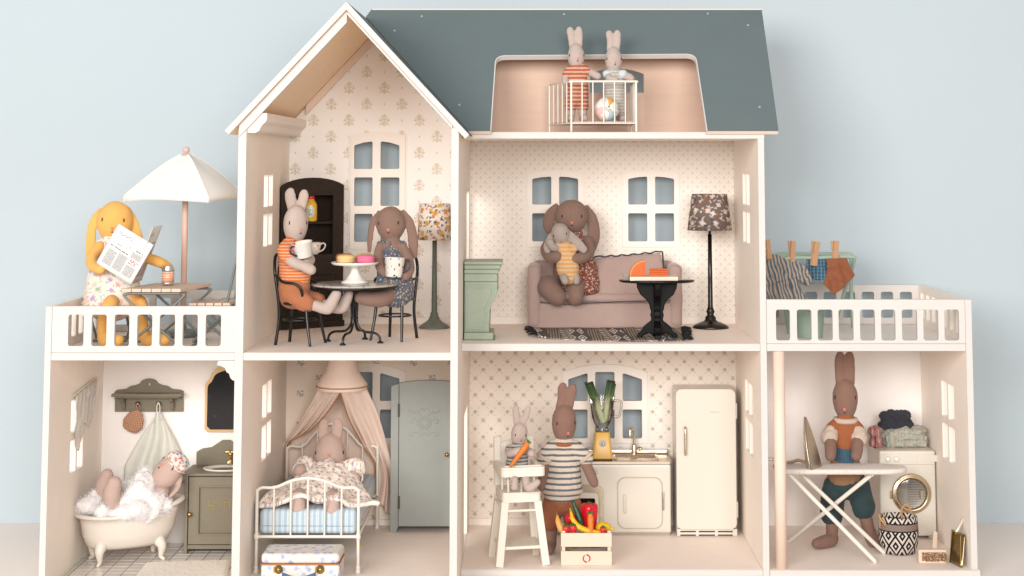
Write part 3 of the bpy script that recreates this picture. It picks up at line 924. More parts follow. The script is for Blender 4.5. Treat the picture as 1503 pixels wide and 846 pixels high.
gc = garden_chair('slatted garden chair under the mustard yellow rabbit', 147, 50, False, 'folding garden chairs on the left terrace')
gc.rotation_euler = (0, 0, math.radians(-90))
# ---- parasol
t = thing('parasol', 'cream fabric parasol with round wooden pole on the left terrace', 'parasol', (246, 100, ZT))
pc = V(246, 100, 0)
canv = Mat('parasol_canvas', (.97, .93, .88)); canv.cloth(1.2, .05, 40, .03); canv = sheer(canv, .08)
POLE = wood('pink_dowel', (.76, .53, .43), .05, (1, 1, .06)).done()
MB().lathe([(.1, 0), (24, 0), (26, 2), (26, 8), (23, 10), (6, 11), (5, 19), (.1, 19)], pc + V(0, 0, ZT), 28).build('foot_plate', METAL_GREY, t)
MB().lathe([(4.6, ZT + 11), (4.6, 607)], pc, 16).build('pole', POLE, t)
MB().lathe([(.2, 607), (4.5, 608), (5.4, 611), (4.4, 615), (.2, 616)], pc, 16).build('finial', POLE, t)
def canopy(u, v):
    a = u * 2 * PI + math.radians(8)
    q = (a - math.radians(8)) / (PI / 2); f = q - math.floor(q)
    a0 = math.radians(45 - 14) + math.floor(q) * PI / 2
    R = 101
    p = V(math.cos(a0), math.sin(a0), 0).lerp(V(math.cos(a0 + PI / 2), math.sin(a0 + PI / 2), 0), f) * R
    p = p.lerp(p.normalized() * R * .88, .38)
    rr = .075 + .925 * min(v / .93, 1)
    z = 607 - 66 * (rr ** 1.28) - 4.0 * math.sin(PI * f) ** 2 * rr * (1 - rr) * 4
    if v > .93: z -= 9 * (v - .93) / .07 
    z += 1.6 * math.sin(PI * f * 2) * rr * .4 + (3.5 * math.sin(PI * f) * rr * rr)
    sag = 1 - .05 * math.sin(PI * f) * rr
    return V(pc.x + p.x * rr * sag, pc.y + p.y * rr * sag * .92, z)
MB().sheet(canopy, 64, 16).build('canopy', canv, t, solid=1.0)
for k in range(4):
    MB().tube([canopy(k / 4, v) + V(0, 0, .5) for v in (0.02, .25, .5, .75, .93, 1)], 1.1, 6, 3).build('seam', canv, t)
    a = canopy(k / 4, .9)
    MB().tube([V(pc.x, pc.y, 540), a - V(0, 0, 3)], 1.2, 6, 2).build('rib', POLE, t)
# ---- mustard rabbit
h = Head(W(169, 326, 30), (27.5, 23, 31), rotm(4, 6, 2), -.02)
b = V(160, 20, ZT + 60)
mr = bunny('mustard yellow rabbit in pastel flowered dress reading a newspaper on the terrace', b, SK_MUST, h, [
    (pts((147, 306, 32), (136, 330, 34), (133, 365, 34), (135, 392, 34)), [3.5, 7.5, 8.5, 5.5], .35, (1, 0, .1)),
    (pts((188, 305, 32), (196, 325, 34), (203, 350, 34), (206, 372, 34)), [3.5, 7, 8, 5.5], .35, (1, 0, -.1)),
    (pts((146, 362, 10), (135, 376, -4), (136, 390, -16), (148, 396, -28)), [8, 8, 8.3, 7.5]),
    (pts((196, 368, 22), (214, 378, 6), (232, 384, 0), (246, 391, 12)), [8, 8, 8, 7]),
    (pts((165, 440, 5), (163, 446, -30), (154, 460, -44), (152, 480, -40), (152, 497, -30), (160, 500, -42), (174, 499, -52)), [11, 11.5, 10, 8.6, 9.2, 9.5, 8.5]),
    (pts((190, 440, 8), (205, 446, -20), (207, 462, -30), (209, 482, -26), (214, 497, -20), (228, 499, -34), (243, 498, -44)), [11, 11.5, 10, 8.6, 9.2, 9.5, 8.5]),
], [(W(168, 400, 25), 30, 24, 50)], eye=(36, 10), nose=(0, -14), voxel=1.9)
DRESS_M = print_cloth('pastel_flower_cloth', (.84, .76, .69), [(.72, .42, .44), (.56, .40, .60), (.82, .62, .52), (.45, .52, .38)], 13, (.48, .53, .40), .33)
garment(mr, 'dress', DRESS_M, [('t', pts((169, 352, 26), (168, 375, 24), (166, 410, 18), (165, 440, 8)), [19, 30, 40, 44], .72, (1, 0, 0)),
                               ('e', W(150, 362, 20), 13, 13, 13), ('e', W(188, 362, 24), 13, 13, 13)], wr=(1.8, 20))
# ---- newspaper held by the rabbit
t = thing('newspaper', 'open white newspaper with printed columns held by the yellow rabbit', 'newspaper', W(175, 372, -30))
PG = Mat('newspaper_print', (.86, .84, .81), .8, 0, .1)
def strip(m, x0, x1, y0, y1, s=.4):
    return m.x.gt(x0) * m.x.lt(x1) * m.y.gt(y0) * m.y.lt(y1)
ink = (.30, .28, .30)
wordn = PG.noise(.9, 1, PG.comb(PG.x, (PG.y * (1 / 1.05)).floor() * 9.1))
rows_ = ((PG.y * (1 / 1.05)).mod(1) - .5).abs().below(.27, .1)
for (x0, x1, y0, y1) in ((5, 18.5, 6, 29), (20.5, 33.5, 6, 31), (35.5, 49, 6, 22), (35, 49, 33, 43)):
    PG.over(strip(PG, x0, x1, y0, y1) * rows_ * wordn.gt(.36) * .85, (.13, .12, .13))
head1 = ((PG.y - 34.6).abs().below(.75, .2) * strip(PG, 5, 33, 33.2, 36) + (PG.y - 45.5).abs().below(.7, .2) * strip(PG, 37, 48, 44, 47) + (PG.y - 25).abs().below(.6, .2) * strip(PG, 36, 49, 24, 26)) * PG.noise(1.5, 2).gt(.45)
PG.over(head1, (.04, .04, .04))
# the curly title
ttl = ((PG.y - 56) - (PG.x * .9).sin() * 1.4 - (PG.x * .37).sin() * .8).abs().below(.45, .25) * strip(PG, 6, 30, 52, 60)
PG.over(ttl, (.06, .05, .06))
pic = strip(PG, 36.5, 48.5, 27, 31.5) * PG.noise(1.7, 2).gt(.5) ; PG.over(pic, (.65, .18, .16))
spots = strip(PG, 7, 32, 38, 50) * (PG.noise(2.6, 1).gt(.62)); PG.over(spots * .8, (.62, .32, .30))
PG = PG.done()
a0, a1, a2, a3 = W(141, 386, -30), W(192, 418, -44), W(219, 357, -46), W(168, 325, -28)
def page(u, v):
    p = a0.lerp(a1, u).lerp(a3.lerp(a2, u), v)
    return p
L = (a1 - a0).length; H = (a3 - a0).length
ux, uy = (a1 - a0).normalized(), (a3 - a0).normalized()
mb = MB()
def pl(u, v):
    return V(u * 53, v * 66, 1.6 * math.sin(u * PI) )
mb.sheet(pl, 12, 8)
o = mb.build('front_page', PG, t, base=(0, 0, 0), solid=.5)
flat_place(o, t, a0, ux, uy); o.scale = (L / 53, H / 66, 1)
b2, b3 = W(240.5, 331, 24), W(207, 412, 14)
mb = MB().sheet(lambda u, v: V(u * 53, v * 66, -1.5 * math.sin(u * PI)), 12, 8)
o = mb.build('back_page', PG, t, base=(0, 0, 0), solid=.5)
flat_place(o, t, a1 + V(.4, .3, 0), (b3 - a1), (b2 - b3)); o.scale = ((b3 - a1).length / 53, (b2 - b3).length / 66, 1)

# ================================================================== bathroom
BW = LY1 - 8            # face of the back wall
OLIVE = Mat('olive_grey_paint', (.27, .238, .178), .5, 0, .3); OLIVE.vary(7, .06).vary(40, .05); OLIVE = OLIVE.done()
# ---- wall shelf
y0 = BW - 26
t = thing('wall_shelf', 'olive grey wall shelf with scalloped top and two brass knobs', 'wall shelf', W(219, 590, BW))
def px2(px, py, Y): p = W(px, py, Y); return (p.x, p.z)
prof = [(168.7, 604.5), (269, 604.5), (269, 574.5), (265, 572.5), (252, 571), (246, 567), (238, 565.5), (232, 563), (229, 559), (224, 556.6), (218.6, 555.8), (213, 556.6), (208, 559), (205, 563), (199, 565.5), (191, 567), (185, 571), (172, 572.5), (168.7, 574.5)]
prof = [px2(x, y, BW - 4) for x, y in prof]
hc = px2(219, 564.5, BW - 4); hol = [(hc[0] + 2.1 * math.cos(a * PI / 5), hc[1] + 2.6 * math.sin(a * PI / 5)) for a in range(10)]
MB().plate(prof, [hol], fY(BW - 5), 4.5, (0, -1, 0)).build('back_board', OLIVE, t, bevel=.8)
a, b = W(163, 582, y0), W(266.5, 582, y0)
MB().box(a.x, b.x, y0, BW - 5.2, a.z - 1, a.z + 3.4).build('shelf_board', OLIVE, t, bevel=1)
MB().box(a.x + 5, b.x - 5, y0 + 5, BW - 5.2, a.z - 4, a.z - 1.2).build('under_moulding', OLIVE, t, bevel=.8)
for px in (181.5, 253):
    x = W(px, 590, BW - 12).x
    q = [(BW - 5.3, a.z - 4.2), (BW - 24, a.z - 4.2), (BW - 22, a.z - 8), (BW - 14, a.z - 12), (BW - 11, a.z - 20), (BW - 5.3, a.z - 26)]
    MB().plate(q, [], fX(x - 2), 4, (-1, 0, 0)).build('bracket', OLIVE, t, bevel=.5)
for px in (202, 232.5):
    k = W(px, 593, BW - 12)
    MB().lathe([(.2, 9), (2.8, 8.3), (3.7, 6.5), (2.8, 4.2), (1.4, 3), (1.4, 0), (2.4, -.6)], V(k.x, BW - 6, k.z), 16, (0, -1, 0)).build('knob', BRASS, t)
# ---- crochet mitt
t = thing('bath_mitt', 'peach crochet wash mitt hanging from the left shelf knob', 'wash mitt', W(199, 612, BW - 12))
CROCHET = Mat('peach_crochet', (.72, .43, .30), .95, 0, .05)
u_, v_ = CROCHET.x * .8 + CROCHET.z * .6, CROCHET.z * .8 - CROCHET.x * .6
cr = (u_ * 1.65).sin() * (v_ * 1.65).sin()
CROCHET.over(cr.gt(.62) * .85, (.30, .13, .08)).vary(1.5, .15).bump(cr * -1, .9, 1); CROCHET = CROCHET.done()
mp = pts((204, 605.5, BW - 12), (200, 612, BW - 12), (195, 622, BW - 11), (191, 630, BW - 11))
MB().tube(mp, [7, 13.5, 17, 13], 20, 6, .32, (.8, 0, -.6)).build('mitt', CROCHET, t, sub=1)
MB().tube(pts((203, 605, BW - 13), (200.5, 597, BW - 15), (202, 591.5, BW - 15.5), (204.5, 597, BW - 15), (204.5, 605, BW - 13)), .7, 6, 4).build('loop', CROCHET, t)
# ---- towel
t = thing('bath_towel', 'pale mint hanging towel draped from the right shelf knob behind the tub', 'towel', W(232, 640, BW - 12))
TOWEL = Mat('mint_terry', (.80, .79, .72), .95, 0, .05); TOWEL.vary(1.4, .07).vary(18, .05).bump(TOWEL.noise(1.2, 2), .8, 1); TOWEL = TOWEL.done()
top = W(232, 604, BW - 13)
def towel(u, v):
    half = 6 + 41 * min(1, v * 1.35) ** .75
    cx = top.x - 4 * v
    x = cx + (u - .5) * 2 * half + 4 * v * math.sin(3 * u)
    y = BW - 10 - 5.5 * math.sin(u * 5 * PI + .7 + 2 * noise.noise(V(u * 2, v * 2, 1))) * min(1, v * 1.2 + .25) - 3 * (1 - abs(2 * u - 1))
    z = top.z - v * 108 - 16 * abs(2 * u - 1) ** 2 * (1 - v) - 3 * math.sin(u * 7) * v
    return V(x, y, z)
MB().sheet(towel, 48, 32).build('cloth', TOWEL, t, solid=1.6)
MB().tube([top + V(-1.5, -1, -3), top + V(-1.5, -2, 8), W(232.5, 592, BW - 16) + V(0, 0, 1), top + V(3, -2, 8), top + V(3, -1, -3)], 1.0, 6, 4).build('loop', TOWEL, t)
# ---- mirror
t = thing('wall_mirror', 'dark mirror in a light gold frame partly behind the house edge', 'mirror', W(340, 590, BW))
def mirror_outline(g):
    c = W(340, 590, BW); hw, z0, z1 = 41 + g, c.z - 46 - g, c.z + 34 + g
    pts_ = [(c.x - hw + 5, z0), (c.x + hw - 5, z0), (c.x + hw, z0 + 5), (c.x + hw, z1 - 12)]
    half = [(hw, z1 - 8), (hw - 1.5, z1 - 3), (hw - 6, z1 + 1), (hw - 8, z1 + 5)] + [((hw - 9) * math.cos(t), z1 + 6 + (17 + g) * math.sin(t)) for t in [PI / 2 * k / 8 for k in range(9)]]
    pts_ += [(c.x + a, b) for a, b in half] + [(c.x - a, b) for a, b in half[-2::-1]]
    pts_ += [(c.x - hw, z1 - 12), (c.x - hw, z0 + 5)]
    return pts_
MFR = simple('gold_frame_paint', (.66, .46, .24), .35, .35, .5)
MB().plate(mirror_outline(0), [mirror_outline(-3.8)], fY(BW - 5), 4.8, (0, -1, 0)).build('frame', MFR, t, bevel=1.4)
MGL = Mat('mirror_dark_reflection', (.012, .011, .013), .12, 0, .4); MGL.over(MGL.noise(14, 2).gt(.66) * .25, (.12, .12, .15)); MGL = MGL.done()  # near-black colour stands in for a dark reflection
MB().plate(mirror_outline(-3.3), [], fY(BW - 2.5), 2, (0, -1, 0)).build('glass', MGL, t)
# ---- lace curtain on the left wall
t = thing('lace_curtain', 'ragged white lace curtain over the bathroom side window', 'curtain', (110, 40, 250))
LACE = Mat('white_lace', (.97, .93, .88), .95, 0, .05)
lw = (LACE.y * 1.5).sin() * (LACE.z * 1.5).sin()
LACE.cloth(1.3, .05); LACE.over(lw.gt(.55) * .35, (.60, .50, .42)).bump(lw, .5, 1); LACE = sheer(LACE, .35)
ca, cb = V(110, -20, 0), V(110, 100, 0)
def yx(px, X=110):
    u_q = (px - PPX) / F_PX
    return (X - CAM_X) / u_q * math.cos(TILT) - CAM_D
Ya, Yb_ = 0, 118
def lace(u, v):
    y = Ya + (Yb_ - Ya) * u * (1 - .22 * v) + 6 * v
    z = 251 + 10 * u + (-72 - 10 * math.sin(u * 9) + 26 * u * u) * v
    return V(111.5 + 2.0 * math.sin(u * 31 + 3 * v) * (.6 + .4 * v) + 2.5 * noise.noise(V(u * 7, v * 5, 3)), y, z + 3 * math.sin(u * 40) * v)
MB().sheet(lace, 40, 20).build('cloth', LACE, t, solid=.6)
MB().tube([V(110, Ya - 4, 252), V(110, Yb_ + 4, 262)], 1.2, 8, 2).build('rod', WIRE_WHITE, t)
# ---- bath tub
tub = thing('bath_tub', 'cream claw foot bath tub standing on the tiled floor', 'bath tub', (180, 62, ZG + .3))
TUBM = simple('tub_enamel', (.80, .735, .66), .25, 0, .5, (30, .03))
ta = math.radians(27); tc = V(180, 62, ZG - 9); dx_, dy_ = V(math.cos(ta), math.sin(ta), 0), V(-math.sin(ta), math.cos(ta), 0)
def tubring(rx, ry, z, lift, sx=0, n_=44):
    out = []
    for k in range(n_):
        a = 2 * PI * k / n_
        cx = math.copysign(abs(math.cos(a)) ** .86, math.cos(a)); sy_ = math.copysign(abs(math.sin(a)) ** .86, math.sin(a))
        zz = z + lift * ((cx * .5 + .5) ** 2) + lift * .25 * max(0, -cx) ** 2
        out.append(tc + dx_ * (rx * cx + sx) + dy_ * (ry * sy_) + V(0, 0, zz))
    return out
rings = [tubring(20, 12, 30, 0, -4), tubring(50, 24, 31, 0, -4), tubring(60, 30, 36, 1, -3), tubring(68, 35, 50, 5, -1), tubring(72, 37, 66, 13), tubring(75, 38.5, 74, 16),
         tubring(81, 43, 75, 17), tubring(82.5, 44.5, 77.5, 17.5), tubring(81, 43, 80, 18), tubring(74, 38, 80, 18), tubring(71, 35.5, 76, 16), tubring(67, 33, 60, 8), tubring(58, 28, 42, 2), tubring(20, 10, 39, 0)]
MB().loft(rings).build('basin', TUBM, tub)
for sx, sy_ in ((-1, -1), (-1, 1), (1, -1), (1, 1)):
    p = tc + dx_ * (sx * 43 - 3) + dy_ * (sy_ * 21); o_ = (dx_ * sx * .65 + dy_ * sy_ * .75).normalized()
    q = [p + V(0, 0, 37) , p + o_ * 4.5 + V(0, 0, 30), p + o_ * 4 + V(0, 0, 21), p + o_ * 3 + V(0, 0, 15), p + o_ * 8 + V(0, 0, 11.6)]
    MB().tube(q, [9, 7, 4.6, 3.4, 2.5], 12, 5).build('claw_foot', TUBM, tub)
# ---- bathing rabbit
hc_ = W(247, 692, 70)
h = Head(hc_, (21, 19, 29), rotm(-42, -6, 36), .05)
br = bunny('pale pink rabbit lying in the bath tub wearing a flowered shower cap', (190, 60, 45), SK_PINK, h, [
    (pts((238, 716, 72), (228, 735, 70), (205, 745, 62)), [13, 18, 20]),
    (pts((262, 690, 84), (263, 705, 74), (258, 720, 66), (250, 729, 60)), [4, 9, 10, 7], .4, (.6, -.5, .6)),
    (pts((164, 752, 50), (151, 733, 48), (153, 712, 46), (157, 698, 46)), [12, 13, 13, 10]),
    (pts((180, 752, 36), (166, 742, 33), (164, 725, 28), (168, 710, 28)), [12, 13.5, 13, 11]),
], [], eye=(50, 20), nose=(-3, 4), voxel=1.7, size=.9)
CAP = print_cloth('shower_cap_cloth', (.85, .80, .76), [(.70, .14, .12), (.25, .34, .55), (.80, .38, .28), (.70, .22, .24)], 6.5, (.28, .38, .34), .36)
capc = h.c + h.R @ V(0, 2, 20)
garment(br, 'shower_cap', CAP, [('e', capc, 19.5, 18.5, 12, h.R)], wr=(1.6, 7), voxel=1.3, soft=1)
MB().tube([capc + h.R @ V(18.5 * math.cos(a), 17.5 * math.sin(a), -7 + 1.2 * math.sin(5 * a)) for a in [k * PI / 8 for k in range(16)]], 1.5, 6, 2, closed=True).build('cap_frill', CAP, br)
# ---- foam
FOAM = Mat('cotton_foam', (.92, .90, .90), 1, 0, .02); FOAM.vary(6, .04).bump(FOAM.noise(2.5, 4), 1.5, 1)
FOAM.b.inputs['Subsurface Weight'].default_value = .15; FOAM.b.inputs['Subsurface Radius'].default_value = (.01, .01, .01); FOAM = FOAM.done()
mb = MB(); rnd = random.Random(5)
for (px, py, Y, r) in ((128, 743, 28, 15), (140, 735, 40, 14), (118, 748, 38, 11), (150, 752, 18, 12), (205, 722, 55, 21), (215, 708, 70, 18), (190, 738, 45, 19), (225, 738, 48, 17), (205, 748, 28, 16), (240, 742, 58, 14), (182, 752, 22, 13), (190, 716, 80, 14), (222, 752, 40, 14), (170, 754, 26, 10), (212, 698, 84, 12), (248, 744, 75, 10)):
    c = W(px, py, Y); mb.egg(c, r, r, r * .85, seg=14, rings=8)
    for q in range(5):
        d = V(rnd.gauss(0, 1), rnd.gauss(0, 1), rnd.gauss(0, .8)).normalized(); mb.egg(c + d * r * .75, r * .42, r * .42, r * .42, seg=10, rings=6)
ft = thing('bath_foam', 'fluffy white foam heaped in the bath tub around the rabbit', 'foam', W(190, 740, 50))
fo = mb.build('foam_mass', FOAM, ft, voxel=1.7, soft=10, wrinkle=(1.5, 9))
fz = MB(); me_ = fo.data; step = max(1, len(me_.vertices) // 3800); fb = V(*ft['base'])
for vtx in list(me_.vertices)[::step]:
    p = vtx.co * 1000 + fb; n_ = (vtx.normal + V(rnd.gauss(0, .7), rnd.gauss(0, .7), rnd.gauss(0, .7))).normalized()
    l_ = rnd.uniform(2.5, 7); s_ = n_.orthogonal().normalized() * l_ * rnd.uniform(-.5, .5)
    q_ = n_.cross(V(0, 1, 0)).normalized() * .16
    a_, b_, c_ = p - n_, p + n_ * l_ * .6 + s_ * .4, p + n_ * l_ + s_
    fz.add([a_ - q_, a_ + q_, b_ + q_, b_ - q_, c_ + q_ * .4, c_ - q_ * .4], [(0, 1, 2, 3), (3, 2, 4, 5)])
fz.build('foam_fuzz', FOAM, ft)['kind'] = 'stuff'
# ---- vanity
t = thing('wash_stand', 'olive grey wash stand with panelled door, white sink and gold tap', 'wash stand', (305, 130, ZG + .3))
vx0, vx1, vy0, vy1 = 254, 352, 97, BW - 1
zt = W(300, 695, vy0).z
MB().box(vx0, vx0 + 5, vy0, vy1, ZG + .3, zt - 4).build('side_panel', OLIVE, t, bevel=.6)
MB().box(vx1 - 5, vx1, vy0, vy1, ZG + .3, zt - 4).build('side_panel', OLIVE, t, bevel=.6)
MB().box(vx0 + 5.2, vx1 - 5.2, vy0 + 8, vy1, ZG + 7, zt - 4.2).build('carcass', OLIVE, t)
MB().box(vx0 - 3, vx1 + 3, vy0 - 3, vy1, zt - 3.8, zt).build('counter_top', OLIVE, t, bevel=1)
MB().box(vx0 + 5.2, vx1 - 5.2, vy0 + 2, vy0 + 7.8, ZG + 7, ZG + 13).build('plinth', OLIVE, t, bevel=.6)
dr = [(vx0 + 6, ZG + 14), (vx1 - 6, ZG + 14), (vx1 - 6, zt - 5.5), (vx0 + 6, zt - 5.5)]
di = [(vx0 + 22, ZG + 30), (vx1 - 22, ZG + 30), (vx1 - 22, zt - 21), (vx0 + 22, zt - 21)]
d_ = MB().plate(dr, [di], fY(vy0 + 1), 6, (0, -1, 0)).build('door', OLIVE, t, bevel=.9)
GOLDP = simple('gold_paint', (.50, .36, .14), .5, .2)
PANEL = OLIVE
MB().plate(di, [], fY(vy0 + 5), 1.5, (0, -1, 0)).build('door_panel', PANEL, d_)
MB().plate(inset(di, 2.2), [inset(di, -.2)], fY(vy0 - .2), 1.2, (0, -1, 0)).build('panel_moulding', OLIVE, d_, bevel=.5)
mb = MB(); cx = (vx0 + vx1) / 2 + 3; cz = (ZG + 14 + zt) / 2 + 3
for k in range(5):
    x = cx - 16 + 8 * k
    mb.tube([V(x, vy0 + 4.9, cz - 8 - k % 2 * 3), V(x, vy0 + 4.9, cz + 8 + k % 3 * 3)], .5, 5, 1)
    mb.tube([V(x, vy0 + 4.9, cz + (6 if k % 2 else 1)), V(x + 8, vy0 + 4.9, cz + (6 if k % 2 else 1))], .5, 5, 1)
mb.build('gold_drawing', GOLDP, d_)
k = W(279, 754.5, vy0)
MB().lathe([(.2, 8), (2.8, 7.4), (3.8, 5.5), (2.6, 3), (1.5, 2), (1.5, -1)], V(k.x, vy0, k.z), 16, (0, -1, 0)).build('handle', BRASS, d_)
sp = [(vx0 + 3, zt), (vx1 - 3, zt), (vx1 - 3, zt + 20), (vx1 - 12, zt + 25), (vx1 - 26, zt + 27), (vx1 - 34, zt + 32), ((vx0 + vx1) / 2 + 6, zt + 38), ((vx0 + vx1) / 2 - 6, zt + 38), (vx0 + 34, zt + 32), (vx0 + 26, zt + 27), (vx0 + 12, zt + 25), (vx0 + 3, zt + 20)]
MB().plate(sp, [], fY(vy1 - 5), 4.5, (0, -1, 0)).build('splash_back', OLIVE, t, bevel=.8)
sc_ = V((vx0 + vx1) / 2 + 6, (vy0 + vy1) / 2 - 4, zt + .2)
MB().lathe([(20, -2), (33, 0), (34.5, 1.6), (33.5, 3), (29, 2.4), (22, -.5), (.2, -1.4)], sc_, 36, sy=.72).build('sink', WHITE_EN, t)
tp = V(sc_.x + 2, vy1 - 11, zt)
tap = MB().lathe([(5, 0), (4, 2), (2.6, 4), (2.6, 17), (3.4, 19), (.2, 20)], tp, 16)
tap.tube([tp + V(0, 0, 11), tp + V(0, -9, 13), tp + V(0, -14, 10), tp + V(0, -15, 6)], [2.2, 2, 2, 2.2], 10, 5)
tap.tube([tp + V(-7, 0, 21), tp + V(7, 0, 21)], 1.6, 8, 2).tube([tp + V(0, -5, 21), tp + V(0, 5, 21)], 1.6, 8, 2)
tap.build('tap', GOLD, t)
# ---- bath mat
RUG = Mat('white_pile', (.97, .91, .84), 1, 0, .02); RUG.vary(2, .1).bump(RUG.noise(1.6, 3), .8, .7); RUG = RUG.done()
q = [G(188, 862, ZG + .4), G(214, 828, ZG + .4), G(338, 824, ZG + .4), G(331, 862, ZG + .4)]
def matf(u, v):
    p = q[0].lerp(q[3], u).lerp(q[1].lerp(q[2], u), v)
    e = min(u, 1 - u, v, 1 - v)
    return p + V(0, 0, 3.5 * min(1, e / .04) + .9 * noise.noise(p / 4))
mb = MB().sheet(matf, 80, 40)
one(mb, 'bath_mat', 'fluffy cream bath mat on the tiled bathroom floor', 'bath mat', RUG, G(265, 840, ZG + .4), solid=1.5)
# ================================================================== dining room (upper gable room)
FZ = ZS1
# ---- corner hutch (modelled in its own frame: front at y = 0, x along the front)
A_, B_ = V(380, 196, 0), V(472, 264, 0)
hw_ = (B_ - A_).length / 2
t = thing_r('hutch', 'tall dark brown corner hutch with arched top and open shelves', 'hutch', (A_ + B_) / 2 + V(0, 0, FZ), math.degrees(math.atan2(B_.y - A_.y, B_.x - A_.x)))
DARKW = Mat('dark_brown_wood', (.040, .026, .018), .5, 0, .3); DARKW.vary(4, .2, 3, (.1, 1, .3)).vary(30, .1); DARKW = DARKW.done()
H1 = 228.0
top = [(-hw_, 0), (hw_, 0), (hw_, H1)] + [(hw_ * math.cos(a), H1 + 13 * (math.sin(a) ** 1.6)) for a in [PI * k / 14 for k in range(1, 14)]] + [(-hw_, H1)]
niche = [(-hw_ + 20, 128), (hw_ - 20, 128), (hw_ - 20, 205)] + [(-hw_ + 20, 205)]
niche = [(-hw_ + 20, 117), (hw_ - 20, 117), (hw_ - 20, 212), (-hw_ + 20, 212)]
door = [(-hw_ + 14, 18), (hw_ - 14, 18), (hw_ - 14, 84), (-hw_ + 14, 84)]
MB().plate(top, [niche, door], lambda p: V(p[0], 0, p[1]), 4, (0, -1, 0)).build('front_frame', DARKW, t, bevel=.8)
foot = [(-hw_ + .5, 4.2), (hw_ - .5, 4.2), (hw_ - 8, 30), (-hw_ + 8, 30)]
MB().loft([[V(x, y, z) for x, y in [(-hw_ + 1, 32), (hw_ - 1, 32), (hw_ - 4, 34), (-hw_ + 4, 34)]] for z in (2, H1)], smooth=False).build('back_panel', DARKW, t)
for s in (-1, 1):
    MB().loft([[V(s * (hw_ - .3), 4.2, z), V(s * (hw_ - 4), 4.2, z), V(s * (hw_ - 4), 31.8, z), V(s * (hw_ - .3), 31.8, z)] for z in (2, H1 - 2)], smooth=False).build('side_panel', DARKW, t)
for z in (112, 166, H1 - 6):
    MB().box(-hw_ + 4.2, hw_ - 4.2, 4.3, 31.6, z, z + 4).build('shelf', DARKW, t, bevel=.5)
d_ = MB().box(-hw_ + 14.4, hw_ - 14.4, .8, 3.8, 18.4, 83.6).build('door', DARKW, t, bevel=.6)
MB().plate([(-hw_ + 22, 26), (hw_ - 22, 26), (hw_ - 22, 76), (-hw_ + 22, 76)], [[(-hw_ + 26, 30), (hw_ - 26, 30), (hw_ - 26, 72), (-hw_ + 26, 72)]], lambda p: V(p[0], -.8, p[1]), 1.5, (0, -1, 0)).build('door_moulding', DARKW, d_, bevel=.4)
MB().plate([(-hw_ + 18, 90), (hw_ - 18, 90), (hw_ - 18, 107), (-hw_ + 18, 107)], [], lambda p: V(p[0], -1.2, p[1]), 1.1, (0, -1, 0)).build('drawer', DARKW, t, bevel=.5)
MB().box(-hw_ - 1.5, hw_ + 1.5, -3, 3.9, 0, 10).build('plinth', DARKW, t, bevel=.8)
def in_hutch(x, y, z):
    return t.matrix_basis if False else ((A_ + B_) / 2 + Matrix.Rotation(math.atan2(B_.y - A_.y, B_.x - A_.x), 3, 'Z') @ V(x, y, 0) + V(0, 0, FZ + z))
# ---- juice bottle on the hutch shelf
bp_ = in_hutch(3, 13, 170.2)
t = thing('juice_bottle', 'yellow juice bottle with red cap and pale label on the hutch shelf', 'bottle', bp_)
BOT = Mat('yellow_bottle', (.80, .50, .07), .3, 0, .5)
la = BOT.x.atan2(BOT.y * -1)
ov = (la * (1 / .75)).pow(2) + ((BOT.z - 16) * (1 / 9.5)).pow(2)
BOT.over(ov.below(1, .1), (.62, .72, .62))
BOT.over(ov.below(.55, .1) * (BOT.noise(2.0, 2).gt(.55)), (.24, .22, .16)); BOT = BOT.done()
MB().lathe([(.1, 0), (9.3, 0), (10.2, 2), (10.2, 26), (8.2, 31), (5.6, 34), (5.4, 37), (.1, 37.5)], bp_, 24).build('bottle_body', BOT, t)
MB().lathe([(5.9, 36), (6.1, 37), (6.1, 41), (5.6, 41.7), (.1, 41.8)], bp_, 24).build('cap', simple('red_cap', (.62, .05, .06), .35), t)
# ---- flowered tea cup on the lower shelf
cp_ = in_hutch(9, 10, 116.2)
CHINA = Mat('flowered_china', (.83, .76, .68), .2, 0, .5)
CHINA.over(CHINA.noise(3.2, 1).gt(.64) * CHINA.z.gt(5), (.42, .22, .36)); CHINA = CHINA.done()
t = thing('tea_cup', 'small flowered tea cup with curled handle on the lower hutch shelf', 'cup', cp_)
MB().lathe([(.1, 0), (5.5, 0), (6, 1.5), (8, 4), (10, 12), (10.8, 20), (10, 20), (9, 12), (6, 4), (.1, 3)], cp_, 28).build('cup_body', CHINA, t)
e = V(.95, -.3, 0)
MB().tube([cp_ + e * 10 + V(0, 0, 16), cp_ + e * 15 + V(0, 0, 19), cp_ + e * 19 + V(0, 0, 16), cp_ + e * 16 + V(0, 0, 9), cp_ + e * 9 + V(0, 0, 5)], 1.2, 8, 5).build('handle', CHINA, t)
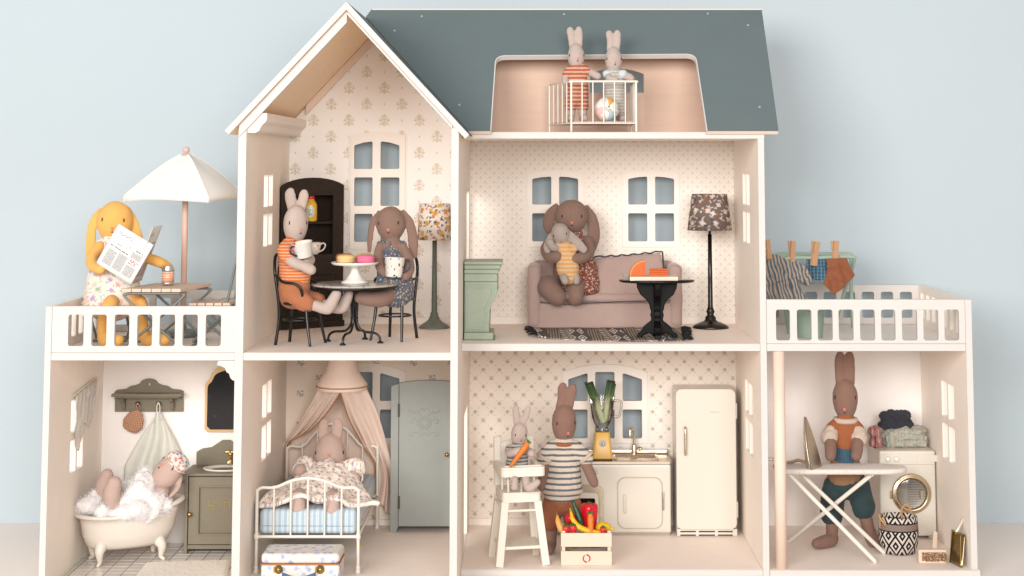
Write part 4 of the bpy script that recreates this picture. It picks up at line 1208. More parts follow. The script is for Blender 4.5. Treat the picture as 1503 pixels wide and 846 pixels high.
# ---- bistro table and chairs
t = thing('bistro_table', 'round bistro table with grey marbled top and black curved legs', 'table', (516, 22, FZ))
MARB = Mat('grey_marble_top', (.50, .47, .43), .2, 0, .5); MARB.over(MARB.noise(5, 4).gt(.58) * .75, (.24, .22, .21)).vary(2, .12); MARB = MARB.done()
tc_ = V(517, 20, 0)
MB().lathe([(.1, 409.5), (62, 409.5), (64, 410.3), (64.5, 411.5), (64, 412.6), (62, 413), (.1, 413)], tc_, 64).build('table_top', MARB, t)
MB().lathe([(60, 406.5), (61.5, 406.5), (61.5, 409.2), (60, 409.2)], tc_, 48).build('apron_ring', BLACK_METAL, t)
for k in range(4):
    a = math.radians(-107 + 90 * k); d = V(math.cos(a), math.sin(a), 0)
    MB().tube([tc_ + d * 30 + V(0, 0, 408), tc_ + d * 8 + V(0, 0, 396), tc_ + d * 4.5 + V(0, 0, 375), tc_ + d * 5 + V(0, 0, 354), tc_ + d * 14 + V(0, 0, 343), tc_ + d * 32 + V(0, 0, 341), tc_ + d * 40 + V(0, 0, 336), tc_ + d * 42 + V(0, 0, 328)], 1.9, 8, 5).build('leg', BLACK_METAL, t)
    MB().lathe([(.1, 0), (4.6, 0), (4.6, 1.4), (2.5, 3.2), (.1, 3.4)], tc_ + d * 42 + V(0, 0, FZ), 14).build('foot', BLACK_METAL, t)
    b_ = math.radians(-107 + 90 * k + 45)
MB().tube([tc_ + V(5 * math.cos(a), 5 * math.sin(a), 362) for a in [k * PI / 6 for k in range(12)]], 1.3, 6, 2, closed=True).build('collar', BLACK_METAL, t)
def bistro_chair(label, x, y, rz):
    t = thing_r('bistro_chair', label, 'chair', (x, y, FZ), rz, 'black bentwood chairs at the bistro table')
    MB().lathe([(.1, 58), (26, 58), (28.5, 59.5), (28.5, 62), (26, 63.5), (.1, 62.5)], (0, 0, 0), 32).build('seat', BLACK_METAL, t)
    for sx, sy in ((-1, -1), (1, -1)):
        MB().tube([V(sx * 21, sy * 19, 60), V(sx * 23, sy * 23, 30), V(sx * 26, sy * 29, 0.8)], [2.6, 2.4, 2.0], 8, 4).build('leg', BLACK_METAL, t)
    # back hoop that runs on into the rear legs
    MB().tube([V(-23, 28, .8), V(-20, 24, 40), V(-21, 26, 70), V(-22, 31, 105), V(-14, 35, 126), V(0, 36, 131), V(14, 35, 126), V(22, 31, 105), V(21, 26, 70), V(20, 24, 40), V(23, 28, .8)], 2.4, 8, 5).build('back_hoop', BLACK_METAL, t)
    MB().tube([V(-12, 25, 62), V(-12, 30, 95), V(-6, 33, 110), V(0, 33.5, 113), V(6, 33, 110), V(12, 30, 95), V(12, 25, 62)], 1.7, 8, 5).build('inner_hoop', BLACK_METAL, t)
    for s in (-1, 1):
        MB().tube([V(s * 22, 31, 102), V(s * 30, 14, 92), V(s * 31, -4, 90), V(s * 28, -14, 82), V(s * 24, -16, 62)], 2.1, 8, 5).build('arm', BLACK_METAL, t)
    MB().tube([V(24 * math.cos(a), 24 * math.sin(a), 36) for a in [k * PI / 8 for k in range(16)]], 1.5, 6, 2, closed=True).build('ring_stretcher', BLACK_METAL, t)
    return t
bistro_chair('black bentwood chair under the pale rabbit in the orange shirt', 440, -4, 72)
bistro_chair('black bentwood chair under the brown rabbit in the blue flowered dress', 574, 62, -22)
# ---- pale rabbit with orange striped shirt
h = Head(W(434, 330, -12), (18.5, 16, 29), rotm(24, 6, 0), -.05)
wr_ = bunny('pale rabbit in orange striped shirt holding a cup at the bistro table', V(440, -8, FZ + 63), SK_PALE, h, [
    (pts((429, 312, -8), (427, 296, -6), (426, 284, -6), (428, 279, -6)), [6, 8.2, 8.2, 5.5], .6, (1, 0, 0)),
    (pts((441, 312, -6), (444, 298, -4), (446, 286, -4), (447, 281, -4)), [6, 7.5, 7.6, 5], .6, (1, 0, 0)),
    (pts((424, 366, -30), (421, 376, -38), (432, 386, -46), (445, 391, -46), (456, 396, -46)), [7.5, 8.3, 8.3, 7.5, 8.2]),
    (pts((446, 366, 8), (452, 376, 0), (455, 383, -14), (448, 386, -30)), [7.5, 7.6, 7.6, 7.2]),
    (pts((428, 436, -10), (446, 444, -22), (466, 450, -26), (481, 454, -26), (486, 446, -27), (494, 432, -28)), [11, 9, 8.2, 8, 9, 7.5]),
    (pts((432, 432, 0), (456, 441, 0), (480, 449, -2), (501, 453, -4), (506, 444, -4), (512, 432, -4)), [11, 9, 8.2, 8, 9, 7]),
], [(W(431, 385, -8), 19, 16, 42)], eye=(44, 8), nose=(14, -13), size=.9, voxel=1.6)
SHIRT_O = knit_stripes('orange_stripe_cloth', (.80, .25, .085), (.82, .56, .40), 4.4, .32)
garment(wr_, 'shirt', SHIRT_O, [('t', pts((433, 357, -10), (431, 372, -10), (431, 390, -11), (433, 408, -12)), [13, 21, 22, 24], .78, (1, 0, 0)),
                              ('t', pts((424, 359, -22), (419, 368, -33), (422, 376, -40)), [11, 12.5, 11.5]), ('e', W(446, 364, 4), 9, 9, 9)], wr=(1.0, 14), voxel=1.5)
SHORTS = cloth_mat('rust_cloth', (.46, .20, .105))
garment(wr_, 'shorts', SHORTS, [('t', pts((433, 408, -12), (431, 422, -12), (432, 436, -10)), [22, 24, 23], .8, (1, 0, 0)),
                                ('t', pts((428, 430, -16), (444, 442, -24), (452, 446, -25)), [17, 14, 12.5]), ('t', pts((432, 428, 0), (452, 438, 0), (466, 442, -1)), [16, 13, 11.5])], wr=(1.6, 15), voxel=1.5)
# ---- enamel mugs
SPECK = Mat('spotted_enamel', (.85, .81, .75), .2, 0, .5)
SPECK.over(SPECK.noise(4.2, 0).gt(.70), (.03, .04, .08)); SPECK = SPECK.done()
BLUE_RIM = simple('blue_enamel', (.022, .03, .085), .25, 0, .5)
def mug(label, c, axis, r, hgt, hside, mat):
    t = thing('enamel_mug', label, 'mug', c, 'white enamel mugs held by the dining rabbits')
    MB().lathe([(.1, 0), (r * .72, 0), (r * .78, 1), (r, hgt), (r + .7, hgt + .5), (r - .6, hgt + .4), (r * .74, 2), (.1, 1.6)], c, 32, axis).build('mug_body', mat, t)
    a = Vector(axis).normalized(); s = (Vector(hside) - a * a.dot(Vector(hside))).normalized()
    MB().tube([c + a * hgt * .9 + s * r * .95, c + a * hgt * .92 + s * (r + 6), c + a * hgt * .55 + s * (r + 8), c + a * hgt * .25 + s * r * .85], 1.3, 8, 5).build('handle', BLUE_RIM, t)
    return t
mug('white enamel mug tilted in the arms of the orange shirted rabbit', W(446, 378, -34), (-.16, -.15, 1), 15.5, 22, (-.7, -.9, -.2), WHITE_EN)
# ---- brown rabbit in flowered dress
h = Head(W(573.5, 329, 60), (22.5, 20, 27), rotm(-8, 4, -2), -.02)
bd_ = bunny('brown lop eared rabbit in blue flowered dress holding a white mug', V(575, 60, FZ + 63), SK_TAUPE, h, [
    (pts((556, 310, 62), (547, 326, 62), (543, 350, 60), (542, 370, 58)), [3, 6, 6, 4], .4, (.8, -.6, 0)),
    (pts((591, 309, 62), (601, 326, 62), (606, 352, 60), (607, 378, 58)), [3, 7, 8.5, 6.5], .4, (1, .2, 0)),
    (pts((558, 362, 52), (555, 378, 44), (559, 394, 34), (566, 402, 28)), [7, 7.5, 7.5, 6.5]),
    (pts((591, 362, 52), (598, 378, 44), (601, 394, 34), (595, 405, 26)), [7, 7.8, 8.2, 8]),
    (pts((578, 428, 40), (562, 438, 20), (545, 439, 12), (530, 437, 10)), [13, 13, 11.5, 10]),
    (pts((570, 428, 50), (545, 435, 36), (526, 436, 34), (515, 434, 36)), [12, 11, 10, 9]),
], [(W(576, 385, 56), 20, 16, 40)], eye=(42, 6), nose=(0, -16), size=.95, voxel=1.6)
DRESS_B = print_cloth('blue_flower_cloth', (.10, .14, .185), [(.46, .30, .24), (.52, .40, .31), (.36, .20, .18)], 4.6, (.36, .31, .25), .33)
garment(bd_, 'dress', DRESS_B, [('t', pts((575, 355, 58), (576, 372, 55), (577, 395, 52), (580, 418, 46), (582, 432, 42)), [14, 20.5, 25, 28, 27], .74, (1, 0, 0)),
                              ('e', W(559, 359, 55), 7, 7, 6), ('e', W(591, 359, 55), 7, 7, 6)], wr=(1.5, 13), voxel=1.5)
mug('white enamel mug with dark blue specks held by the brown dining rabbit', W(578, 407, 18), (0.05, .05, 1), 15.5, 28.5, (1, -.1, 0), SPECK)
# ---- cake stand with macarons
t = thing('cake_stand', 'white footed cake stand carrying macarons on the bistro table', 'cake stand', (516, 20, 413))
cs = V(517, 22, 413.2)
MB().lathe([(.1, 0), (20, 0), (20.5, 1.5), (14, 5), (11.5, 9), (6.5, 16), (6, 21), (9, 24.5), (33, 27), (36, 30.5), (35, 31.2), (31, 28.6), (.1, 28)], cs, 48).build('stand', WHITE_EN, t)
def macaron(label, x, y, col, z=0):
    m = Mat('macaron_' + label.split()[0], col, .7, 0, .2).vary(2, .08); m = m.done()
    c = V(x, y, cs.z + 29.5 + z)
    t = thing('macaron', label, 'macaron', c, 'macarons on the white cake stand')
    fil = simple('macaron_filling', tuple(min(.9, v * .8 + .12) for v in col), .8)
    for nm, z0, s in (('lower_shell', 0, 1), ('upper_shell', 8.6, -1)):
        pr = [(.1, 0), (9.5, 0), (12.6, 1.6), (13.6, 4), (13.9, 5.2), (.1, 5.2)] if s == 1 else [(.1, 0), (13.9, 0), (13.6, 1.2), (12.6, 3.8), (9, 5.6), (.1, 6)]
        MB().lathe(pr, c + V(0, 0, z0 - (0 if s == 1 else 1.4)), 24).build(nm, m, t)
    MB().lathe([(.1, 5.3), (12.8, 5.3), (12.8, 7.1), (.1, 7.1)], c, 24).build('filling', fil, t)
macaron('cream yellow macaron at the front left of the cake stand', 505, 8, (.80, .60, .30))
macaron('pink macaron at the front right of the cake stand', 534, 9, (.80, .22, .36))
macaron('green macaron behind the pink one on the cake stand', 529, 38, (.55, .60, .28))
macaron('brown macaron behind the yellow one on the cake stand', 500, 36, (.50, .19, .07))
# ---- flowered lamp
lampc = V(623, 231, FZ)
t = thing('floor_lamp', 'floor lamp with flowered cream shade and grey green stand', 'floor lamp', lampc)
GREENP = Mat('grey_green_paint', (.20, .225, .19), .4, 0, .4); GREENP.vary(8, .06); GREENP = GREENP.done()
MB().lathe([(.1, 0), (25, 0), (25.5, 1.8), (20, 6), (12, 11), (8.5, 15), (8.5, 17), (6.5, 19), (6.5, 23), (4.6, 26), (4.2, 60), (3.6, 142), (.1, 142)], lampc, 36).build('stand', GREENP, t)
def shade_mat(name, base, sets, leaf):
    m = Mat(name, base, .85, 0, .1)
    u = (m.x).atan2(m.y * -1) * 27
    vec = m.comb(u, m.z)
    m.sprigs(vec, sets[0][0], sets[0][1], sets[0][2], 4, leaf)
    m.sprigs(m.comb(u + 31, m.z + 17), sets[1][0], sets[1][1], sets[1][2], 3)
    m.bump(m.noise(1.2, 2), .3, .4); return m.done()
SH1 = shade_mat('flowered_lamp_shade', (.92, .84, .76), ((15, [(.78, .42, .09), (.74, .36, .10), (.80, .50, .14)], .34), (10, [(.68, .25, .22), (.07, .10, .18), (.20, .26, .24), (.72, .32, .30)], .24)), (.26, .28, .24))
MB().lathe([(28.2, 141), (25.2, 199), (24.6, 199), (27.6, 141)], lampc, 48).build('lamp_shade', SH1, t)
MB().lathe([(2.2, 142), (2.2, 150), (4.5, 156), (4.5, 166), (.1, 168)], lampc, 16).build('socket', GREENP, t)
for k in range(3):
    a = k * 2 * PI / 3; MB().tube([lampc + V(0, 0, 152), lampc + V(27 * math.cos(a), 27 * math.sin(a), 150)], .6, 6, 1).build('shade_arm', GREENP, t)
# ================================================================== bedroom
BZ = ZG
# ---- iron bed
bedf, bedb = -22.0, 268.0
t = thing('iron_bed', 'ivory wire bed frame with blue striped mattress under a pink canopy', 'bed', (462, 120, BZ))
xl, xr = W(377, 760, bedf).x, W(526, 760, bedf).x
zr = W(377, 788, bedf).z; zt_ = W(377, 716, bedf).z; zm_ = W(452, 702, bedf).z
def bed_end(y, zt, zm, zrail, name):
    r = 2.3
    xm = (xl + xr) / 2; hw = (xr - xl) / 2
    arch = [V(xl, y, BZ + 4), V(xl, y, zt - 12), V(xl + 1.2, y, zt - 4), V(xl + 7, y, zt), V(xl + 26, y, zt + .5), V(xl + 50, y, zt + (zm - zt) * .72), V(xm, y, zm), V(xr - 50, y, zt + (zm - zt) * .72), V(xr - 26, y, zt + .5), V(xr - 7, y, zt), V(xr - 1.2, y, zt - 4), V(xr, y, zt - 12), V(xr, y, BZ + 4)]
    MB().tube(arch, r, 10, 5).build(name, WIRE_WHITE, t)
    def zat(x):
        q = abs(x - xm) / hw
        return zt + (zm - zt) * max(0, 1 - (q / .72) ** 2) * .97 if q < .72 else zt
    for k in range(1, 6):
        x = xl + (xr - xl) * k / 6
        MB().tube([V(x, y, zrail), V(x, y, zat(x))], 1.5, 8, 1).build('bar', WIRE_WHITE, t)
    MB().tube([V(xl, y, zrail), V(xr, y, zrail)], 2.4, 8, 1).build('cross_rail', WIRE_WHITE, t)
    for x in (xl, xr):
        MB().lathe([(.2, 0), (3, 0.3), (4, 3), (3.2, 5.5), (2.4, 7), (3.6, 9), (2.6, 11), (2.3, 13), (.2, 13)], V(x, y, BZ), 14).build('foot', WIRE_WHITE, t)
        MB().lathe([(.2, -5), (3.2, -4), (3.7, 0), (3.2, 4), (.2, 5)], V(x, y, zrail), 14).build('joint', WIRE_WHITE, t)
bed_end(bedf, zt_, zm_, zr, 'foot_end')
bed_end(bedb, W(420, 655, bedb).z, W(485, 622, bedb).z, zr, 'head_end')
for x in (xl, xr):
    MB().tube([V(x, bedf, zr), V(x, bedb, zr)], 2.2, 8, 1).build('side_rail', WIRE_WHITE, t)
TICK = Mat('blue_ticking', (.66, .72, .76)); TICK.over(((TICK.x * (1 / 8.4)).mod(1) - .5).abs().below(.24, .06) * .55, (.30, .45, .57)); TICK.over(((TICK.x * (1 / 8.4)).mod(1) - .0).abs().below(.06, .03) * .5, (.35, .5, .6)); TICK.cloth(1.4, .05, 30, .03); TICK = TICK.done()
zmat = W(450, 748, bedf + 8).z
mo = MB().box(xl + 3, xr - 3, bedf + 5, bedb - 4, zr + 2, zmat).build('mattress', TICK, t)
q = mo.modifiers.new('b', 'BEVEL'); q.width = .007; q.segments = 4
MB().tube([V(xl + 8, bedf + 4.2, (zr + zmat) / 2 - 4), V(xr - 8, bedf + 4.2, (zr + zmat) / 2 - 4.5)], .35, 5, 1).build('seam', simple('blue_thread', (.2, .32, .45), .9), t)
# ---- pillow
PINKC = Mat('dusty_pink_cotton', (.74, .52, .44)); PINKC.cloth(1.5, .05, 40, .04); PINKC = PINKC.done()
DUV = print_cloth('flowered_duvet_cloth', (.94, .84, .76), [(.40, .40, .50), (.55, .42, .42), (.48, .48, .50)], 9, (.50, .48, .42), .27, 'all')
mb = MB().egg(V(462, 225, zmat + 16), 56, 30, 17, rotm(0, -25, 0))
one(mb, 'pillow', 'dusty pink pillow behind the rabbit lying in the iron bed', 'pillow', PINKC, V(462, 225, zmat), voxel=2.2, wrinkle=(1.4, 20))
# ---- rabbit in bed
h = Head(W(484, 668, 150), (25, 22, 33), rotm(4, -14, 0), .10)
nb = bunny('grey pink rabbit in flowered nightgown lying in the iron bed', V(470, 120, zmat), SK_PINK, h, [
    (pts((477, 648, 152), (474, 636, 158), (475, 624, 165), (477, 618, 168)), [7.5, 8.6, 8.4, 6], .55, (1, 0, 0)),
    (pts((491, 648, 152), (495, 636, 158), (496, 624, 165), (494, 617, 168)), [7.5, 8.6, 8.6, 6], .55, (1, 0, 0)),
    (pts((462, 694, 140), (446, 686, 112), (440, 692, 92)), [11, 11, 10.5]),
    (pts((503, 694, 140), (516, 694, 112), (519, 703, 92)), [11, 11, 10.5]),
    (pts((474, 706, 120), (446, 722, 60), (438, 732, 8), (437, 746, -4)), [16, 13, 12.5, 13]),
    (pts((488, 706, 120), (490, 724, 60), (488, 734, 8), (487, 749, -4)), [16, 13, 12.5, 13.5]),
], [(W(480, 702, 130), 28, 40, 18)], eye=(58, 4), nose=(0, -6), voxel=1.8, size=1.05)
garment(nb, 'nightgown', DUV, [('e', W(481, 700, 128), 32, 42, 20), ('e', W(448, 685, 112), 19, 20, 15), ('e', W(521, 687, 112), 19, 20, 16), ('t', pts((465, 690, 140), (450, 687, 118)), [12, 14]), ('t', pts((500, 690, 140), (518, 688, 118)), [12, 14])], wr=(2.0, 13))
LACEW = simple('grey_ruffle', (.66, .60, .55), .9, vary=(2, .15))
for c_, ry in ((W(442, 691, 92), 0), (W(520, 701, 92), 0)):
    MB().tube([c_ + V(12.5 * math.cos(a) , 1.2 * math.sin(6 * a), 11.5 * math.sin(a)) for a in [k * PI / 12 for k in range(24)]], 1.6, 6, 2, closed=True).build('cuff', LACEW, nb)
MB().tube([W(470 + 28 * k / 14, 690 - 4 * math.sin(PI * k / 14), 116 + 2 * (k % 2)) for k in range(15)], 2.6, 6, 2).build('collar', LACEW, nb)
# ---- duvet
def duvet(u, v):
    # u across, v from the chest to the foot
    pl, pr = [W(446, 694, 105), W(412, 716, 50), W(374, 740, -8)], [W(520, 700, 105), W(540, 726, 60), W(557, 758, 4)]
    def bez(p, s): return p[0] * (1 - s) ** 2 + p[1] * 2 * s * (1 - s) + p[2] * s * s
    a, b = bez(pl, v), bez(pr, v)
    p = a.lerp(b, u)
    hump = 40 * math.sin(PI * min(1, max(0, u))) ** 1.2 * (1 - .55 * v)
    legs = 10 * (math.exp(-((u - .36) / .1) ** 2) + math.exp(-((u - .66) / .1) ** 2)) * v
    z = max(p.z + hump * .55 + legs * .8, zmat + 2.5)
    w = 8 * noise.noise(V(u * 4, v * 3.4, 1)) + 4.0 * noise.noise(V(u * 9, v * 8, 4)) + 1.0 * noise.noise(V(u * 22, v * 18, 7))
    return V(p.x + 2 * noise.noise(V(u * 4, v * 5, 9)), p.y - 9 * math.sin(PI * u) * v, z + w)
mb = MB().sheet(duvet, 60, 44)
one(mb, 'duvet', 'cream flowered duvet spread over the rabbit and hanging off both bed sides', 'duvet', DUV, W(465, 722, 40), solid=6, sub=0)
# ---- canopy
t = thing('bed_canopy', 'dusty pink bed canopy hanging from the bedroom ceiling over the bed', 'bed canopy', W(503, 540, 205))
CANO = Mat('pink_canopy_cloth', (1.06, .90, .80)); CANO.cloth(1.2, .05, 40, .04); CANO = sheer(CANO, .2)
cc = W(502, 566, 205)
MB().lathe([(40, 0), (39, 3), (33, 12), (26, 22), (22, 34), (21, ZS0 - .5 - cc.z), (.1, ZS0 - .4 - cc.z)], cc, 40).build('crown', CANO, t, solid=.8, wrinkle=(.8, 16))
TRIMG = simple('ochre_trim', (.56, .30, .13), .8)
MB().tube([cc + V(40.4 * math.cos(a), 40.4 * math.sin(a), -.5) for a in [k * PI / 16 for k in range(32)]], 1.0, 6, 2, closed=True).build('crown_trim', TRIMG, t)
MB().lathe([(40, 0), (39, -3), (39.5, -6)], cc, 40, cap=False).build('valance', CANO, t, solid=.7)
def pl_at(pl, s):
    P, _ = catmull(pl, 10); f = s * (len(P) - 1); i = min(int(f), len(P) - 2)
    return P[i].lerp(P[i + 1], f - i)
def curtain(outer, inner, folds, amp):
    def f(u, v):
        p = pl_at(outer, v).lerp(pl_at(inner, v), u)
        w = amp * (.25 + .75 * min(1, v * 2)) * math.sin(u * folds * 2 * PI + 1.5 * v + .6)
        x_ = 5 * noise.noise(V(u * 2.5, v * 3, folds + 4)) * v * u * (1 - u) * 4
        return p + V(x_, -w * (1 + .8 * noise.noise(V(u * 2, v * 3, 7))) - 9 * noise.noise(V(u * 3, v * 4, folds)) * min(1, v * 1.6), x_ * .6)
    return f
lo = pts((468, 570, 205), (452, 600, 238), (426, 640, 272), (411, 655, 285), (409, 700, 287))
li = pts((503, 571, 168), (480, 606, 225), (455, 632, 262), (424, 653, 280), (424, 712, 287))
cur = MB().sheet(curtain(lo, li, 3, 6), 40, 50).build('curtain', CANO, t, solid=.8)
ro = pts((538, 570, 205), (556, 610, 240), (570, 660, 280), (576, 700, 290), (577, 762, 285))
ri = pts((499, 574, 168), (512, 615, 225), (532, 652, 262), (550, 685, 280), (545, 730, 284))
cur2 = MB().sheet(curtain(ro, ri, 2.7, 6), 40, 50).build('curtain', CANO, t, solid=.8)
bo = pts((470, 570, 232), (452, 610, 268), (424, 660, 292), (420, 730, 293))
bi = pts((536, 570, 232), (548, 610, 268), (556, 660, 292), (560, 730, 293))
MB().sheet(lambda u, v: pl_at(bo, v).lerp(pl_at(bi, v), u) + V(0, 2.5 * math.sin(u * 22) * min(1, v * 3), 0), 60, 30).build('back_curtain', CANO, t, solid=.8)
for f_, c_ in ((curtain(lo, li, 3, 6), cur), (curtain(ro, ri, 2.7, 6), cur2)):
    MB().tube([f_(1, k / 24) + V(0, -.8, 0) for k in range(25)], 1.0, 6, 1).build('edging', TRIMG, c_, base=t['base'])
# ---- wardrobe
wy = 244.0
WARD = Mat('grey_wardrobe_paint', (.40, .42, .40), .55, 0, .3); WARD.vary(18, .05).vary(3, .03); WARD = WARD.done()
t = thing('wardrobe', 'tall grey green wardrobe with brass knob and embossed door', 'wardrobe', (612, 260, BZ))
wx0, wx1 = W(573, 700, wy).x, 664.0
zb = BZ; ztl = W(573, 567, wy).z; ztm = W(625, 558.5, wy).z
xs = W(585, 700, wy).x
def wtop(x): 
    q = (x - (xs + wx1) / 2) / ((wx1 - xs) / 2); return ztl + 5 + (ztm - ztl - 5) * (1 - min(1, abs(q)) ** 2)
MB().plate([(wx0, zb), (wx0 + 10, zb), (wx0 + 11, zb + 5), (wx0 + 13, zb + 8), (xs - .5, zb + 9), (xs - .5, ztl + 4), (wx0, ztl)], [], fY(wy), 7, (0, -1, 0)).build('stile', WARD, t, bevel=.7)
MB().box(wx0 + .5, wx0 + 6, wy + 7.2, 295, zb, ztl - 10).build('side_panel', WARD, t)
MB().box(wx0 + 6.2, wx1, wy + 10, 295, zb + 8, ztl - 11).build('carcass', WARD, t)
n_ = 12
MB().loft([[V(wx0, y, ztl - 9.6), V(xs, y, ztl - 6)] + [V(xs + (wx1 - xs) * k / n_, y, wtop(xs + (wx1 - xs) * k / n_) - 10.0) for k in range(1, n_ + 1)] + [V(wx1, y, ztl - 12), V(wx0, y, ztl - 12)] for y in (wy + 7.3, 295)], smooth=False).build('top_board', WARD, t)
d_ = MB().plate([(xs + .4, zb + 10)] + [(wx1, zb + 10)] + [(wx1 - (wx1 - xs - .4) * k / n_, wtop(wx1 - (wx1 - xs) * k / n_)) for k in range(n_ + 1)], [], fY(wy - 1.2), 8, (0, -1, 0)).build('door', WARD, t, bevel=.9)
k = W(656, 667, wy - 2)
MB().lathe([(.2, 8), (2.8, 7.4), (3.6, 5.5), (2.6, 3), (1.5, 2), (1.5, -.5)], V(k.x, wy - 1.2, k.z), 16, (0, -1, 0)).build('knob', BRASS, d_)
for y0_, y1_ in ((593, 612), (728, 747)):
    a, b = W(584, y1_, wy), W(587, y0_, wy)
    MB().box(a.x, b.x, wy - 2.6, wy - 1.0, a.z, b.z).build('hinge', simple('dark_hinge', (.10, .09, .075), .5, .6), t)
mb = MB(); oc = W(623, 621, wy - 1.2)
def curl(pl): mb.tube([V(oc.x + x, wy - 1.0, oc.z + z) for x, z in pl], .8, 5, 4)
curl([(11 * math.cos(a), 9 * math.sin(a)) for a in [k * PI / 8 for k in range(17)]])
curl([(7 * math.cos(a), 5.5 * math.sin(a)) for a in [k * PI / 6 for k in range(13)]])
for s in (-1, 1):
    curl([(s * 11, 2), (s * 16, 6), (s * 22, 4), (s * 21, -1), (s * 17, 0)]); curl([(s * 6, 11), (s * 12, 17), (s * 20, 16), (s * 25, 21)]); curl([(s * 5, -11), (s * 10, -16), (s * 17, -15), (s * 23, -19), (s * 18, -21)])
curl([(-8, 20), (-3, 23), (0, 19), (3, 23), (8, 20)]); curl([(-6, -20), (0, -16), (6, -20)])
mb.build('embossed_ornament', WARD, d_)
# ---- suitcase
sy = -92.0
t = thing('suitcase', 'cream flowered suitcase with blue handle standing in front of the iron bed', 'suitcase', (442, -70, BZ))
CASE = Mat('flowered_suitcase_paper', (.83, .76, .69), .45, 0, .3)
CASE.sprigs(CASE.comb(CASE.x, CASE.z + CASE.y * .8), 13, [(.42, .50, .72), (.50, .56, .76)], .30, 5, (.66, .68, .66)); CASE = CASE.done()
x0, x1 = W(383, 828, sy).x, W(498, 828, sy).x; zl = W(383, 829, sy).z; zt2 = W(383, 814, sy).z
yb_ = -8
def rb(x0, x1, y0, y1, z0, z1, mat, name, r=5, parent=None):
    o = MB().box(x0, x1, y0, y1, z0, z1).build(name, mat, parent or t); q = o.modifiers.new('b', 'BEVEL'); q.width = r / 1000; q.segments = 4; return o
rb(x0, x1, sy, -30, BZ + .2, zl - .6, CASE, 'case_body', 3)
rb(x0, x1, sy, -30, zl + .6, zt2 + 1, CASE, 'case_lid', 5)
RIMC = simple('orange_brown_piping', (.50, .24, .11), .6)
MB().box(x0 - .4, x1 + .4, sy - .4, -29.6, zl - .8, zl + .8).build('piping', RIMC, t)
hm = (x0 + x1) / 2
hl, hr_ = W(409, 836, sy), W(470, 836, sy)
for p in (hl, hr_):
    MB().lathe([(.1, 0), (6, 0), (6, 1.2), (3, 1.6), (2.4, 3), (.1, 3.4)], V(p.x, sy - .2, p.z), 18, (0, -1, 0)).box(p.x - (7 if p is hl else -1), p.x + (1 if p is hl else -7), sy - 1.5, sy - .3, p.z - 4, p.z + 4).build('bracket', BRASS, t)
HB = simple('blue_leather', (.10, .17, .31), .55)
def hand(u, v):
    x = hl.x + 6 + (hr_.x - hl.x - 12) * u
    return V(x, sy - 5 - 5 * math.sin(PI * u), hl.z - 3 - 5 * math.sin(PI * u) - 13 * v * (.55 + .45 * math.sin(PI * u)))
MB().sheet(hand, 20, 4).build('handle', HB, t, solid=2.2)
# ---- yellow bead
p = G(529, 803, BZ)
one(MB().egg(p + V(0, 0, 2.2), 2.2, 2.2, 2.2), 'bead', 'tiny yellow bead lying on the bedroom floor', 'bead', simple('yellow_bead', (.80, .48, .02), .4), p)
# ================================================================== living room
LZ = ZS1
# ---- green console pedestal
t = thing('pedestal', 'pale green wooden pedestal with curved side at the left of the sofa', 'pedestal', (706, 90, LZ))
SAGE = Mat('worn_sage_paint', (.44, .50, .40), .5, 0, .35); SAGE.vary(10, .07).vary(2.5, .05, 3, (.2, .2, 1)); SAGE = SAGE.done()
py0, py1 = 50.0, 118.0
def zz(py, Y=50.0): return W(700, py, Y).z
def xx(px, Y=50.0): return W(px, 450, Y).x
def pbox(px0, px1, y0, y1, p0, p1, name, bev=1.0): MB().box(max(px0, 678.6), px1, y0, y1, zz(p1), zz(p0)).build(name, SAGE, t, bevel=bev)
pbox(xx(677), xx(737), py0 - 5, py1 + 4, 384, 388.5, 'top_board')
pbox(xx(677), xx(735), py0 - 3, py1 + 2, 388.7, 395.5, 'top_moulding', 2)
pbox(xx(677), xx(732), py0, py1, 395.7, 402, 'frieze')
pbox(xx(677), xx(730), py0 + 1, py1 - 2, 402.2, 414, 'frieze_band', 1.5)
pr = [(679, zz(488)), (xx(718), zz(488)), (xx(718.5), zz(470)), (xx(719), zz(455)), (xx(722), zz(446)), (xx(727), zz(438)), (xx(730), zz(428)), (xx(730), zz(414.3)), (679, zz(414.3))]
MB().plate(pr, [], fY(py0 + 2), py1 - py0 - 6, (0, -1, 0)).build('scroll_body', SAGE, t, bevel=1)
MB().plate([(681, zz(484)), (xx(714), zz(484)), (xx(715), zz(452)), (xx(724), zz(436)), (xx(725), zz(419)), (681, zz(419))], [[(684, zz(480.5)), (xx(711), zz(480.5)), (xx(712), zz(452)), (xx(720.5), zz(436)), (xx(721.5), zz(423)), (684, zz(423))]], fY(py0 + .6), 1.3, (0, -1, 0)).build('panel_moulding', SAGE, t, bevel=.5)
pbox(xx(677), xx(724), py0 - 2, py1, 488.2, 499, 'base_block', 1.2)
pbox(xx(677), xx(727), py0 - 4, py1 + 2, 499.2, 503.4, 'plinth', .8)
